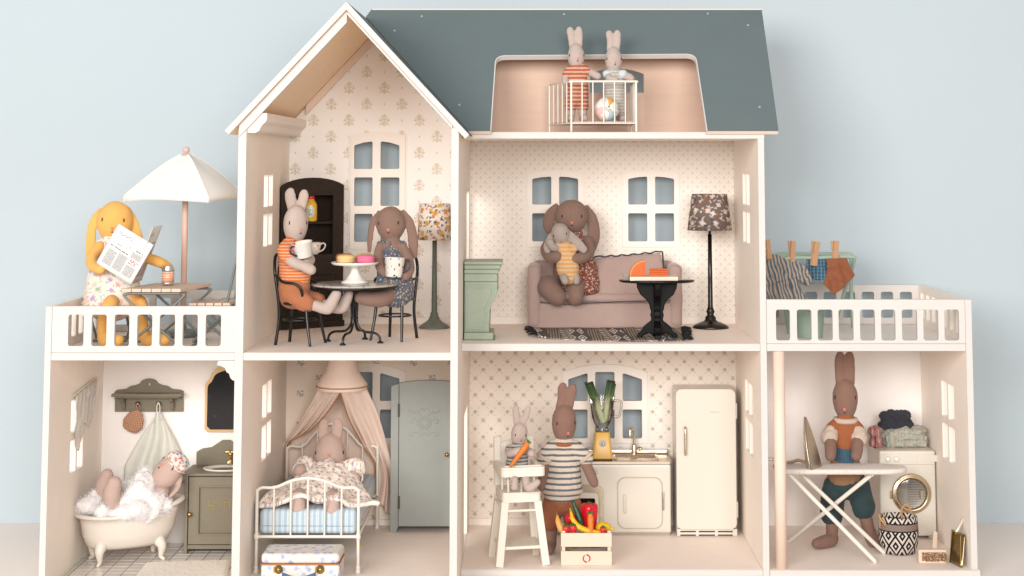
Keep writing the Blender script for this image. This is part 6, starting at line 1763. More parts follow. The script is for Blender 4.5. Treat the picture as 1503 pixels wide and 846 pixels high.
# ---- fridge
fy = 224.0
t = thing('fridge', 'tall rounded cream fridge with gold handle standing at the right kitchen wall', 'fridge', (1054, 260, KZ))
fx0, fx1 = W(992, 690, fy).x, W(1081, 690, fy).x
ztp = W(1040, 570, fy).z; zd = W(1040, 774.5, fy).z
rbox(fx0 + .5, fx1 - .5, fy, 295, KZ + .5, ztp - 3, ENAMEL, 'body', t, 4)
o = MB().plate(rrect(fx0, fx1 - 2, zd, ztp, 9, n=6), [], fY(fy - 13), 12.6, (0, -1, 0)).build('door', ENAMEL, t, bevel=4.5, seg=4)
a, b = W(1006, 667, fy - 13), W(1006, 628, fy - 13)
MB().tube([V(a.x, fy - 12, a.z), V(a.x, fy - 17, a.z + 3), V(a.x, fy - 17, b.z - 3), V(a.x, fy - 12, b.z)], 2.0, 10, 4).build('handle', NICKEL, o)
for y0, y1 in ((593, 613), (737, 758)):
    a, b = W(1080, y1, fy), W(1080, y0, fy); MB().tube([V(fx1 - .5, fy - 5, a.z), V(fx1 - .5, fy - 5, b.z)], 2.0, 10, 2).build('hinge', WHITE_EN, t)
hs = []
for c0, c1 in ((998, 1021), (1025, 1049), (1053, 1075)):
    for s0, s1 in ((778, 780.3), (783.3, 785.6)):
        p, q = W(c0, s1, fy), W(c1, s0, fy); hs.append(rrect(p.x, q.x, p.z, q.z, .8, n=2))
MB().plate([(fx0 + .8, KZ + .6), (fx1 - .8, KZ + .6), (fx1 - .8, zd - 1), (fx0 + .8, zd - 1)], hs, fY(fy - 7), 3, (0, -1, 0)).build('vent_grille', ENAMEL, t, bevel=.4)
MB().box(fx0 + 2, fx1 - 2, fy - 3.8, fy - .2, KZ + .8, zd - 1.2).build('vent_back', simple('vent_dark', (.10, .085, .07), .8), t)
mb = MB(); e0 = W(1048, 605, fy - 13)
for k in range(5): mb.tube([V(e0.x - 6 + 3 * k, fy - 13.2, e0.z - 1.3), V(e0.x - 5 + 3 * k, fy - 13.2, e0.z + 1.3), V(e0.x - 4 + 3 * k, fy - 13.2, e0.z - 1)], .3, 5, 2)
mb.build('door_script', simple('pale_script', (.68, .60, .52), .5), o)
# ---- brown rabbit in the striped jumper
h = Head(W(828, 624, 110), (19, 17, 30), rotm(12, 5, 0), -.16)
kb = bunny('tall brown rabbit in striped knitted jumper and rust shorts standing in the kitchen', V(826, 115, KZ), SK_BROWN, h, [
    (pts((823, 603, 112), (826, 584, 114), (826, 570, 114), (827, 564, 114)), [9, 8.6, 7.8, 5], .55, (1, 0, 0)),
    (pts((832, 603, 112), (836, 586, 114), (840, 572, 114), (842, 566, 114)), [9, 8.4, 7.6, 5], .55, (1, 0, .1)),
    (pts((808, 668, 108), (801, 685, 104), (797, 702, 100), (794, 715, 98)), [8.5, 8.2, 7.6, 6.6]),
    (pts((852, 668, 106), (861, 684, 98), (868, 700, 92), (872, 709, 90)), [8.5, 8.4, 8, 7.2]),
    ([W(812, 750, 115), W(809, 775, 112), V(W(808, 785, 112).x, 112, KZ + 13), V(W(807, 795, 112).x, 107, KZ + 9), V(W(806, 800, 112).x, 90, KZ + 8)], [12, 9.5, 9, 9, 7.5]),
    ([W(842, 750, 115), W(845, 775, 112), V(W(846, 785, 112).x, 112, KZ + 13), V(W(847, 795, 112).x, 107, KZ + 9), V(W(849, 800, 112).x, 90, KZ + 8)], [12, 9.5, 9, 9, 7.5]),
], [(W(827, 700, 112), 24, 18, 50)], eye=(46, 10), nose=(10, -20), size=1.0)
JUMP = knit_stripes('blue_striped_knit', (.78, .67, .57), (.19, .22, .24), 8.4, .38)
garment(kb, 'jumper', JUMP, [('t', pts((828, 652, 110), (827, 668, 110), (827, 690, 109), (825, 712, 108), (825, 720, 108)), [17, 25, 27, 30.5, 30.5], .78, (1, 0, 0)),
                             ('t', pts((812, 657, 108), (803, 666, 106), (799, 673, 104)), [12, 12, 12]), ('t', pts((844, 657, 108), (853, 666, 104), (860, 673, 100)), [12, 12, 12])], wr=(.8, 14), voxel=1.6)
KNITW = Mat('cream_knit', (.78, .66, .56), .95, 0, .05); KNITW.vary(1.5, .1).bump((KNITW.x * 3.4).sin() * (KNITW.z * 3.1).sin(), .6, .8); KNITW = KNITW.done()
RKNIT = Mat('rust_knit', (.50, .20, .10), .95, 0, .05); RKNIT.vary(1.5, .14).bump((RKNIT.x * 3.4).sin() * (RKNIT.z * 3.1).sin(), .6, .8); RKNIT = RKNIT.done()
MB().tube([W(827.5, 650, 110) + V(15.5 * math.cos(a), 13 * math.sin(a), 1.5 * math.sin(a)) for a in [k * PI / 12 for k in range(24)]], 3.0, 8, 2, closed=True).build('collar', RKNIT, kb)
for c, ax in ((W(800, 671, 104), (-.5, 0, -.9)), (W(859.5, 671, 100), (.7, -.1, -.8))):
    q = V(0, 0, 1).rotation_difference(Vector(ax))
    MB().tube([c + q @ V(11.4 * math.cos(a), 11.4 * math.sin(a), 1) for a in [k * PI / 10 for k in range(20)]], 2.6, 8, 2, closed=True).build('cuff', KNITW, kb)
MB().tube([W(825, 720.5, 108) + V(29.5 * math.cos(a), 23 * math.sin(a), 0) for a in [k * PI / 14 for k in range(28)]], 3.0, 8, 2, closed=True).build('hem', KNITW, kb)
RUSTC = cloth_mat('rust_brown_cloth', (.33, .135, .075))
garment(kb, 'shorts', RUSTC, [('t', pts((825, 722, 110), (825, 738, 110)), [26, 27], .75, (1, 0, 0)), ('t', pts((812, 738, 110), (809, 752, 110), (808, 765, 110)), [16, 15.5, 15.5]), ('t', pts((838, 738, 110), (841, 752, 110), (842, 765, 110)), [16, 15.5, 15.5])], wr=(1.2, 14))
# ---- high chair
HCM = Mat('white_high_chair_paint', (.85, .79, .70), .45, 0, .4); HCM.vary(6, .03); HCM = HCM.done()
HCX, HCY, HR = 760.0, 57.0, 12.0
t = thing_r('high_chair', 'white wooden high chair with tray and footboard in the kitchen', 'high chair', (HCX, HCY, KZ), HR)
zs = W(765, 737, 32).z - KZ; zs1 = W(765, 722, 32).z - KZ; zt0 = W(765, 697, 32).z - KZ; zt1 = W(765, 684, 32).z - KZ; zbk = W(722, 641, 85).z - KZ
for sx in (-1, 1):
    MB().bar(V(sx * 35, -34, 0), V(sx * 24.5, -23, zs), 11, 9, (0, 1, 0)).build('leg', HCM, t, bevel=.8)
    MB().bar(V(sx * 34, 35, 0), V(sx * 25, 27, zs), 10, 9, (0, 1, 0)).build('leg', HCM, t, bevel=.8)
    MB().bar(V(sx * 25, 29, zs1), V(sx * 25.5, 36, zbk), 10, 6, (0, 1, 0)).build('back_post', HCM, t, bevel=.8)
    MB().tube([V(sx * 19, -22, zs1), V(sx * 19.5, -22, zt0)], 1.9, 8, 1).build('tray_spindle', HCM, t)
    MB().box(sx * 28.5 - 4, sx * 28.5 + 4, -27.8, 30, zt0, zt1).build('arm_rail', HCM, t, bevel=1.2)
    MB().tube([V(sx * 24, 0, zs1), V(sx * 24, 0, zt0)], 1.9, 8, 1).build('arm_spindle', HCM, t)
MB().tube([V(0, -24, zs1), V(0, -24, zt0)], 1.9, 8, 1).build('tray_spindle', HCM, t)
MB().loft([[V(p[0], p[1], z) for p in rrect(-29, 29, -30, 32, 6)] for z in (zs, zs1)], smooth=False).build('seat', HCM, t, bevel=1)
MB().loft([[V(p[0], p[1], z) for p in rrect(-33, 33, -42, -22, 7)] for z in (zt0 - .5, zt1 - 3)], smooth=False).build('tray', HCM, t, bevel=1)
MB().plate(rrect(-33, 33, -42, -22, 7), [rrect(-29.5, 29.5, -38.5, -25, 5)], lambda p: V(p[0], p[1], zt1 + .5), 3.4, (0, 0, 1)).build('tray_rim', HCM, t, bevel=.6)
MB().plate([(-20, zs1 + 30), (20, zs1 + 30)] + [(20 - 40 * k / 8, zbk - 10 + 5 * math.sin(PI * k / 8)) for k in range(9)], [], lambda p: V(p[0], 31 + (p[1] - zs1) * .06, p[1]), 4, (0, -1, 0)).build('back_slat', HCM, t, bevel=1)
zf_ = W(765, 812, 30).z - KZ
zf_ = 23.0
MB().box(-31, 31, -30, 32, zf_, zf_ + 4.5).build('foot_board', HCM, t, bevel=.8)
for y0, z in ((-26, 78), (29, 90)):
    MB().tube([V(-29, y0, z), V(29, y0, z)], 2.0, 8, 1).build('stretcher', HCM, t)
MB().tube([V(-29, -25, 86), V(-29, 28, 86)], 2.0, 8, 1).build('stretcher', HCM, t); MB().tube([V(29, -25, 86), V(29, 28, 86)], 2.0, 8, 1).build('stretcher', HCM, t)
# ---- baby rabbit in the high chair
h = Head(W(762, 638, 52), (12.5, 11.5, 18), rotm(14, 6, 4), -.06)
kb2 = bunny('pale baby rabbit in blue striped clothes in the white high chair holding a carrot', V(762, 55, KZ + zs1), SK_PALE, h, [
    (pts((759, 626, 53), (758, 612, 54), (757, 600, 54), (757, 596, 54)), [4, 5.8, 5, 3], .55, (1, 0, 0)),
    (pts((766, 626, 53), (771, 612, 54), (775, 601, 54), (777, 597, 54)), [4, 5.6, 4.8, 3], .55, (1, 0, .3)),
    (pts((749, 660, 48), (748, 666, 38), (756, 664, 30), (763, 662, 28)), [5.5, 5.8, 6.5, 6]),
    (pts((771, 660, 48), (777, 663, 40), (780, 666, 32)), [5.5, 6, 6.2]),
    (pts((754, 690, 46), (754, 700, 20), (756, 709, 12), (755, 716, 10), (756, 704, 8)), [8, 6.5, 5.5, 6, 4]),
    (pts((768, 690, 46), (772, 704, 20), (774, 713, 12), (778, 716, 8), (789, 708, 6)), [8, 6.5, 6, 7, 5]),
], [(W(760, 672, 50), 14, 11, 24)], eye=(40, 4), nose=(8, -14), size=.8, voxel=1.3)
BSTR = knit_stripes('blue_grey_stripes', (.62, .56, .50), (.20, .23, .25), 5.0, .5)
garment(kb2, 'romper', BSTR, [('t', pts((760, 655, 50), (760, 668, 49), (759, 682, 48), (760, 694, 46)), [10, 15.5, 17, 18], .8, (1, 0, 0)), ('e', W(749, 660, 47), 8, 8, 7), ('e', W(771, 660, 47), 7, 7, 7), ('t', pts((754, 690, 44), (753, 698, 26)), [10, 8.5]), ('t', pts((768, 690, 44), (771, 700, 26)), [10, 8.5])], voxel=1.3, wr=(.6, 9))
CARR = Mat('carrot_orange', (.78, .24, .03), .45, 0, .4); CARR.vary(2.5, .15, 2, (.5, .5, 1)).bump(CARR.noise(2, 2), .4, .5); CARR = CARR.done()
LEAFG = simple('leaf_green', (.055, .20, .05), .5)
def carrot(label, a, b, r0, r1, group):
    a, b = Vector(a), Vector(b)
    t = thing('carrot', label, 'carrot', a, group)
    MB().tube([a, a.lerp(b, .35), a.lerp(b, .8), b], [r1, (r0 + r1) * .5, r0, r0 * .75], 14, 4).build('root', CARR, t)
    d = (b - a).normalized()
    mb = MB()
    for k in range(5):
        q = d.orthogonal().normalized(); q.rotate(Matrix.Rotation(k * 2 * PI / 5, 3, d))
        mb.tube([b + d * r0 * .4, b + d * r0 * .9 + q * r0 * .45, b + d * r0 * 1.1 + q * r0 * .9], [r0 * .35, r0 * .35, r0 * .1], 6, 3)
    mb.build('green_top', LEAFG, t)
carrot('orange carrot held by the baby rabbit in the high chair', W(750, 684, 20), W(774, 652, 24), 4.6, 2.2, 'carrots')
# ---- vegetable crate
ky = 26.0
t = thing('vegetable_crate', 'pale wooden crate with red ring mark full of vegetables', 'crate', (861, 62, KZ))
CRW = wood('crate_wood', (.80, .66, .54), .04, (.06, .6, 1)).done()
cx0, cx1 = W(823.5, 810, ky).x, W(898, 810, ky).x
zA, zB, zC = W(860, 809.5, ky).z, W(860, 803, ky).z, W(860, 783, ky).z
ky1 = ky + 56
for nm, z0, z1 in (('plank', KZ + .2, zA), ('plank', zB, zC)):
    MB().box(cx0, cx1, ky, ky + 3.4, z0, z1).build(nm, CRW, t, bevel=.5)
    MB().box(cx0, cx1, ky1 - 3.4, ky1, z0, z1).build(nm, CRW, t, bevel=.5)
    for x in (cx0 + .4, cx1 - 3.8): MB().box(x, x + 3.4, ky + 3.6, ky1 - 3.6, z0, z1).build(nm, CRW, t, bevel=.5)
for x in (cx0 + 1, cx1 - 6.5):
    for y in (ky + 3.5, ky1 - 8.8): MB().box(x + .4, x + 5.2, y, y + 5.2, KZ + .3, zC + 2.5).build('corner_post', CRW, t, bevel=.4)
MB().box(cx0 + 4, cx1 - 4, ky + 3.6, ky1 - 3.6, KZ + .4, KZ + 3).build('bottom_board', CRW, t)
mb = MB(); rc_ = W(861, 820, ky); REDI = simple('red_print', (.55, .035, .03), .6)
for s in (1, -1):
    arc_ = [V(rc_.x + s * 5.0 * math.cos(a), ky - .1, rc_.z + s * 5.0 * math.sin(a)) for a in [-1.25 + 2.5 * k / 9 + .35 for k in range(10)]]
    mb.tube(arc_, [.5, .95, .95, .95, .95, .95, .95, .95, .95, .5], 6, 2)
    mb.tube([arc_[-1], arc_[-1] + V(s * 1.6, 0, s * 1.8)], [.7, .2], 6, 1); mb.tube([arc_[0], arc_[0] + V(-s * 1.0, 0, -s * 1.5)], [.6, .2], 6, 1)
mb.build('printed_mark', REDI, t)
MB().sheet(lambda u, v: V(cx0 + 5 + (cx1 - cx0 - 10) * u, ky + 5 + 46 * v, zB - 3 + 2 * noise.noise(V(u * 6, v * 5, 0))), 16, 12).build('paper_filling', simple('green_grey_tissue', (.34, .37, .33), .9, vary=(5, .3)), t)
def veg(name, label, cat, mb, mat, base, group=None): return one(mb, name, label, cat, mat, base, group)
RED = simple('glossy_red', (.66, .018, .035), .22, 0, .5, (8, .08))
zi = zB - 1
# pepper
pc = W(865, 757, ky + 30)
t = thing('bell_pepper', 'large shiny red bell pepper standing in the crate', 'bell pepper', V(pc.x, pc.y, zi))
mb = MB(); rings = []
for z, r in ((-21, 5), (-20, 8), (-12, 10), (0, 11.3), (10, 12.2), (15, 11.5), (18, 8), (15.5, 3), (15, .4)):
    rings.append([pc + V(r * (1 + .09 * math.cos(4 * a + .5)) * math.cos(a), r * (1 + .09 * math.cos(4 * a + .5)) * math.sin(a), z + (.8 * math.cos(4 * a) if z > 12 else 0)) for a in [2 * PI * k / 32 for k in range(32)]])
mb.loft(rings).build('pepper_body', RED, t)
MB().lathe([(.3, 14.5), (6, 16.5), (6.5, 17.6), (3, 18.5), (1.8, 20), (.2, 20.4)], pc, 12).build('stem', simple('olive_green_stem', (.12, .13, .03), .5), t)
CUC = Mat('cucumber_green', (.02, .085, .03), .35, 0, .5); CUC.vary(3, .4, 2, (1, 1, .3)).bump(CUC.noise(2, 1), .8, .7); CUC = CUC.done()
p = pts((853, 772, ky + 22), (851, 762, ky + 22), (846, 749, ky + 24), (841.5, 737, ky + 26))
veg('cucumber', 'dark green cucumber leaning left of the red pepper in the crate', 'cucumber', MB().tube(p, [4.4, 4.6, 4.2, 2.4], 12, 5), CUC, p[0])
YELV = Mat('banana_yellow', (.80, .50, .025), .35, 0, .4); YELV.over(YELV.noise(9, 1).gt(.62) * .5, (.72, .58, .12)); YELV = YELV.done()
p = pts((838, 752, ky + 17), (841, 763, ky + 14), (849, 773, ky + 11), (862, 779, ky + 9), (880, 782, ky + 10))
t = thing('banana', 'long curved yellow banana lying across the crate', 'banana', p[2], 'bananas in the crate')
MB().tube(p, [1.8, 3.6, 4.4, 4.4, 2.6], 10, 5).build('fruit', YELV, t)
MB().tube([p[0] + V(-1.2, 0, 5), p[0] + V(.2, 0, -1)], [1.2, 1.6], 8, 1).build('stem', simple('yellow_green_stem', (.40, .42, .05), .5), t)
PAL = simple('pale_orange_skin', (.78, .42, .12), .4, 0, .4, (5, .08))
p = pts((818, 757, ky + 26), (819, 765, ky + 22), (823, 775, ky + 19), (828, 782, ky + 18))
t = thing('banana', 'short pale orange banana leaning over the left crate end', 'banana', p[2], 'bananas in the crate')
MB().tube(p, [1.6, 4.2, 5.4, 4.5], 10, 5).build('fruit', PAL, t)
MB().tube([p[0] + V(-1, 0, 5), p[0]], [.9, 1.5], 8, 1).build('stem', simple('brown_stem', (.28, .16, .05), .6), t)
c = W(885.5, 774.5, ky + 24); mb = MB().egg(c, 12.5, 8, 8.2).tube([c + V(10, 0, -1), c + V(14.5, 0, -2)], [4, 1.8], 10, 2)
veg('lemon', 'yellow lemon at the right end of the crate', 'lemon', mb, YELV, c)
c = W(838, 761, ky + 30); veg('tomato', 'round red tomato behind the strawberries in the crate', 'tomato', MB().egg(c, 9.5, 9, 8), RED, c)
carrot('orange carrot standing upright in the vegetable crate in front of the pepper', W(867.5, 784, ky + 8), W(866.5, 757, ky + 12), 4.9, 3.6, 'carrots')
SEED = Mat('strawberry_red', (.70, .02, .045), .3, 0, .5)
d_, ra, rb_, _, _ = SEED.vor(2.1, None, .6, '3D'); SEED.over(d_.below(.28, .08) * .8, (.80, .42, .10)); SEED = SEED.done()
for i, (px, py, lab) in enumerate(((831, 778, 'red strawberry at the left end of the crate'), (841.5, 777, 'red strawberry, second from the left end of the crate'), (885, 779, 'red strawberry in front of the lemon in the crate'))):
    c = W(px, py, ky + 8); s = .82 if i == 2 else 1.0
    t = thing('strawberry', lab, 'strawberry', c, 'strawberries in the crate')
    MB().lathe([(.2, -8 * s), (2.4 * s, -6.8 * s), (4.6 * s, -1.5 * s), (5.4 * s, 2.2 * s), (4.6 * s, 4.8 * s), (2 * s, 6 * s), (.1, 6.2 * s)], c, 16).build('berry', SEED, t)
    mb = MB()
    for k in range(6):
        a = k * PI / 3; mb.tube([c + V(0, 0, 6.4 * s), c + V(3 * s * math.cos(a), 3 * s * math.sin(a), 6.8 * s), c + V(5.4 * s * math.cos(a), 5.4 * s * math.sin(a), 4.6 * s)], [1.2 * s, 1.3 * s, .3], 6, 3, .4)
    mb.tube([c + V(0, 0, 6 * s), c + V(.5, 0, 9 * s)], .7, 6, 1)
    mb.build('leaf_crown', LEAFG, t)
# ================================================================== right terrace
RZ = ZS1
MINT = Mat('mint_paint', (.42, .53, .45), .4, 0, .4); MINT.vary(12, .04); MINT = MINT.done()
t = thing('drying_rack', 'mint green folding drying rack with crossed legs on the right terrace', 'drying rack', (1215, 190, RZ))
r = 3.0
A_, B_ = W(1153, 379.5, 150), W(1253, 375, 165)
C_, D_ = W(1140, 374, 265), W(1247, 372, 270)
zt = A_.z
for p in (A_, B_, C_, D_): p.z = zt + (1.5 if p is B_ else 0)
def leg_pts(top, foot):
    return [top, top.lerp(foot, .5), foot]
f1, f2, f3, f4 = G(1158, 488, RZ + 2.5), G(1252, 480, RZ + 2.5), V(1132, 235, RZ + 3), V(1222, 165, RZ + 3)
# front bar bends down into its two legs, rear bar likewise: the two frames cross
fl_, fr_3 = V(A_.x - 36, 235, RZ + 3), V(B_.x - 8, 285, RZ + 3)
MB().tube([fl_, A_.lerp(fl_, .5), A_.lerp(fl_, .08), A_ + V(5, 0, 0), A_.lerp(B_, .5), B_ + V(-5, 0, 0), B_.lerp(fr_3, .07) + V(2, 0, 0), B_.lerp(fr_3, .5), fr_3], r, 10, 6).build('front_frame', MINT, t)
MB().tube([f1, C_.lerp(f1, .5), C_.lerp(f1, .08), C_ + V(5, 0, 0), C_.lerp(D_, .5), D_ + V(-5, 0, 0), D_.lerp(f2, .07) + V(2, 0, 0), D_.lerp(f2, .5), f2], r, 10, 6).build('rear_frame', MINT, t)
LINE = simple('string_line', (.72, .64, .52), .8)
for k in range(1, 5):
    a, b = A_.lerp(C_, k / 5), B_.lerp(D_, k / 5)
    MB().tube([a, a.lerp(b, .5) - V(0, 0, 2), b], .6, 6, 4).build('clothes_line', LINE, t)
# garments: sheets hanging from the front bar, with a fold over it
def hang(name, label, mat, poly, Y, group, thick=1.2, amp=3.0, n=4, parts=None):
    """poly: pixel outline of the hanging piece, built as a thick wavy sheet"""
    P2 = [(W(x, y, Y).x, W(x, y, Y).z) for x, y in poly]
    bm = bmesh.new()
    tri = tessellate_polygon([[V(a, b, 0) for a, b in P2]])
    vs = [bm.verts.new((a / 1000, Y / 1000, b / 1000)) for a, b in P2]
    for f in tri:
        try: bm.faces.new([vs[i] for i in f])
        except ValueError: pass
    for _ in range(n): bmesh.ops.subdivide_edges(bm, edges=[e for e in bm.edges if e.calc_length() > .0045], cuts=1, use_grid_fill=True)
    bmesh.ops.triangulate(bm, faces=bm.faces)
    zt_ = max(b for a, b in P2)
    mb = MB()
    out = []
    for v in bm.verts:
        q = v.co * 1000; d = max(0.0, min(1.0, (zt_ - q.z) / 18))
        q.y += amp * d * (1.1 * math.sin(q.x * .26 + q.z * .07) + 2.0 * noise.noise(V(q.x / 13, q.z / 13, Y)) + .8 * noise.noise(V(q.x / 5, q.z / 6, Y)))
        out.append(q)
    bm.verts.index_update()
    mb.add(out, [[v.index for v in f.verts] for f in bm.faces])
    bm.free()
    c = V(sum(p[0] for p in P2) / len(P2), Y, sum(p[1] for p in P2) / len(P2))
    return one(mb, name, label, 'doll clothes', mat, c, group, solid=thick), c
STR = Mat('blue_tan_stripes', (.52, .42, .34)); 
sx = STR.x * .94 + STR.z * .22 + (STR.noise(16, 1) - .5) * 7
STR.over(((sx * (1 / 5.4)).mod(1) - .5).abs().below(.24, .05), (.15, .19, .23)); STR.cloth(1.3, .06, 16, .08); STR = STR.done()
hang('hung_shirt', 'blue and tan striped shirt pegged at the left of the drying rack', STR, [(1120, 376), (1136, 373), (1150, 379), (1158, 383), (1170, 384), (1179, 390), (1190, 401), (1191, 409), (1187, 421), (1175, 414), (1170, 408), (1176, 424), (1189, 448), (1128, 448), (1122, 420), (1120, 396)], 144, 'clothes pegged on the drying rack', 1.6, 3.2)
PLA = Mat('blue_plaid', (.15, .26, .34))
pa, pb = ((PLA.x * (1 / 5.2)).mod(1) - .5).abs().below(.25, .04), ((PLA.z * (1 / 5.2)).mod(1) - .5).abs().below(.25, .04)
PLA.over(pa * .55, (.045, .11, .17)).over(pb * .55, (.045, .11, .17)).over(((PLA.x * (1 / 5.2)).mod(1)).below(.08, .03) * .5, (.45, .55, .58)); PLA.cloth(1.3, .05); PLA = PLA.done()
hang('hung_shorts', 'blue plaid shorts pegged in the middle of the drying rack', PLA, [(1184, 380), (1213, 378), (1215, 398), (1212, 409), (1202, 412), (1190, 409), (1183, 405)], 158, 'clothes pegged on the drying rack', 1.6, 3.4)
hang('hung_bib', 'rust brown cloth garment pegged at the right of the drying rack', RUSTC, [(1212, 380), (1243, 379), (1247, 392), (1254, 403), (1252, 408), (1236, 424), (1224, 433), (1208, 416), (1213, 405), (1215, 392)], 150, 'clothes pegged on the drying rack', 1.4, 2.4)
PEGW = wood('peg_wood', (.66, .40, .235), .08, (1, 1, .1)).done()
for i, (px, py, Y, a, sz, lab) in enumerate(((1162.5, 369, 150, 0, 1.0, 'wooden clothes peg holding the striped shirt, left of the plaid shorts'), (1196, 372, 152, 7, 1.15, 'wooden clothes peg holding the blue plaid shorts'), (1226, 369, 154, -2, 1.0, 'wooden clothes peg holding the rust brown garment'), (1127, 366, 140, -10, .9, 'wooden clothes peg at the left end of the rack beside the house wall'))):
    c = W(px, py, Y); t = thing('clothes_peg', lab, 'clothes peg', c, 'wooden clothes pegs on the drying rack')
    M = Matrix.Translation(c) @ Matrix.Rotation(math.radians(a), 4, 'Y') @ Matrix.Rotation(math.radians(28), 4, 'Z')
    for s in (-1, 1):
        mb = MB().loft([[M @ (V(x, s * (1.2 + d) + y, z) * 1) for x, y in ((-4.0 * sz, -1.6), (4.0 * sz, -1.6), (4.0 * sz, 1.6), (-4.0 * sz, 1.6))] for z, d in ((-17 * sz, .6), (0, .6), (16 * sz, 3.4))], smooth=False)
        mb.build('jaw', PEGW, t, bevel=.5)
    MB().tube([M @ V(-4.4 * sz, -3.6, 4), M @ V(-4.6 * sz, 0, 1), M @ V(-4.4 * sz, 3.6, 4)], .6, 6, 3).tube([M @ V(4.4 * sz, -3.6, 4), M @ V(4.6 * sz, 0, 1), M @ V(4.4 * sz, 3.6, 4)], .6, 6, 3).tube([M @ V(-4.4 * sz, 0, 1), M @ V(4.4 * sz, 0, 1)], 1.3, 8, 1).build('spring', CANM, t)
# ---- bucket
bcn = G(1192, 497, RZ) + V(0, 16, 0)
t = thing('bucket', 'mint green metal bucket on the right terrace floor under the drying rack', 'bucket', bcn)
hb = W(1192, 446, bcn.y - 22).z - RZ
MB().lathe([(.1, 1), (17, 1), (18, 0), (18.6, 1), (22, hb * .70), (22.9, hb * .71), (22.6, hb * .75), (23.2, hb * .80), (22.9, hb * .84), (23.6, hb * .89), (23.8, hb), (24.8, hb + .6), (24, hb + 1.4), (22.8, hb), (17.4, 3), (.1, 2)], bcn, 36).build('bucket_body', MINT, t)
MB().tube([bcn + V(-24.5, 0, hb - 4), bcn + V(-22, -10, hb - 8), bcn + V(0, -25.5, hb - 10), bcn + V(22, -10, hb - 8), bcn + V(24.5, 0, hb - 4)], .8, 6, 5).build('bail_handle', CANM, t)

# ================================================================== laundry room
NZ = ZG
# ---- rabbit
h = Head(W(1240.5, 588, 150), (19.5, 17.5, 33), rotm(-10, 5, 0), -.12)
lb = bunny('tall brown rabbit in rust knitted top and teal shorts standing behind the ironing board', V(1265, 150, NZ), SK_BROWN, h, [
    (pts((1235, 563, 152), (1233, 545, 153), (1232.5, 528, 154), (1233, 519, 154)), [9.5, 8.6, 8.2, 6], .55, (1, 0, 0)),
    (pts((1246, 563, 152), (1247, 545, 153), (1247, 528, 154), (1246.5, 519, 154)), [9.5, 8.6, 8.2, 6], .55, (1, 0, 0)),
    (pts((1222, 632, 142), (1219, 648, 128), (1219, 662, 116), (1219, 669, 110)), [8.5, 9, 9.2, 8.5]),
    (pts((1258, 632, 142), (1259, 648, 128), (1258, 662, 116), (1257, 669, 110)), [8.5, 9, 9.2, 8.5]),
    ([W(1226, 740, 150), W(1222, 765, 150), V(W(1221, 780, 150).x, 150, NZ + 20), V(W(1219, 790, 150).x, 146, NZ + 11), V(W(1208, 795, 140).x, 136, NZ + 9), V(W(1199, 798, 130).x, 128, NZ + 9)], [13, 10, 9.5, 11, 10.5, 8.5]),
    ([W(1266, 740, 150), W(1272, 765, 150), V(W(1276, 780, 150).x, 150, NZ + 20), V(W(1280, 790, 150).x, 146, NZ + 11), V(W(1290, 795, 140).x, 138, NZ + 9), V(W(1296, 798, 135).x, 132, NZ + 9)], [13, 10, 9.5, 11, 10.5, 8.5]),
], [(W(1241, 665, 148), 22, 17, 48)], eye=(52, 12), nose=(-4, -20), size=1.05)
garment(lb, 'jumper', RKNIT, [('t', pts((1241, 617, 148), (1241, 632, 147), (1241, 652, 146)), [15, 21, 22], .8, (1, 0, 0)), ('t', pts((1228, 624, 146), (1221, 632, 142), (1219, 638, 138)), [10, 11, 11]), ('t', pts((1254, 624, 146), (1259, 632, 142), (1260, 638, 138)), [10, 11, 11])], wr=(.8, 13), voxel=1.6)
BRIB = Mat('blue_ribbed_knit', (.12, .20, .27), .95, 0, .05); BRIB.over((BRIB.x * 2.4).sin().gt(.3) * .35, (.06, .10, .14)).bump((BRIB.x * 2.4).sin(), .6, .8); BRIB = BRIB.done()
garment(lb, 'rib_waist', BRIB, [('t', pts((1241, 650, 146), (1241, 682, 146)), [20.5, 21.5], .8, (1, 0, 0))], wr=(.5, 13), voxel=1.8)
MB().tube([W(1241, 615, 148) + V(15.5 * math.cos(a), 13 * math.sin(a), 1.2 * math.sin(a) - 1.5) for a in [k * PI / 12 for k in range(24)]], 4.2, 8, 2, closed=True).build('collar', KNITW, lb)
garment(lb, 'cuffs', KNITW, [('t', pts((1219.5, 635, 140), (1217, 643, 134)), [12, 13.5]), ('t', pts((1259.5, 635, 140), (1261, 644, 134)), [12, 13.5])], wr=(1.0, 6), voxel=1.5, soft=1)
OCH = Mat('ochre_knit', (.44, .27, .16), .95, 0, .05); OCH.vary(1.6, .14).bump((OCH.x * 3.4).sin() * (OCH.z * 3.1).sin(), .6, .8); OCH = OCH.done()
garment(lb, 'knit_hem', OCH, [('t', pts((1241, 682, 147), (1240, 692, 147), (1240, 698, 147)), [24, 27, 28], .8, (1, 0, 0))], wr=(.8, 11), voxel=1.8)
TEAL = cloth_mat('teal_cloth', (.055, .085, .090))
garment(lb, 'shorts', TEAL, [('t', pts((1243, 700, 150), (1244, 712, 150)), [28, 31], .74, (1, 0, 0)), ('t', pts((1227, 712, 150), (1222, 735, 150), (1221, 756, 150)), [19, 18.5, 18.5], .85, (1, 0, 0)), ('t', pts((1258, 712, 150), (1264, 730, 150), (1268, 748, 150)), [19, 18.5, 18.5], .85, (1, 0, 0))], wr=(1.4, 14))
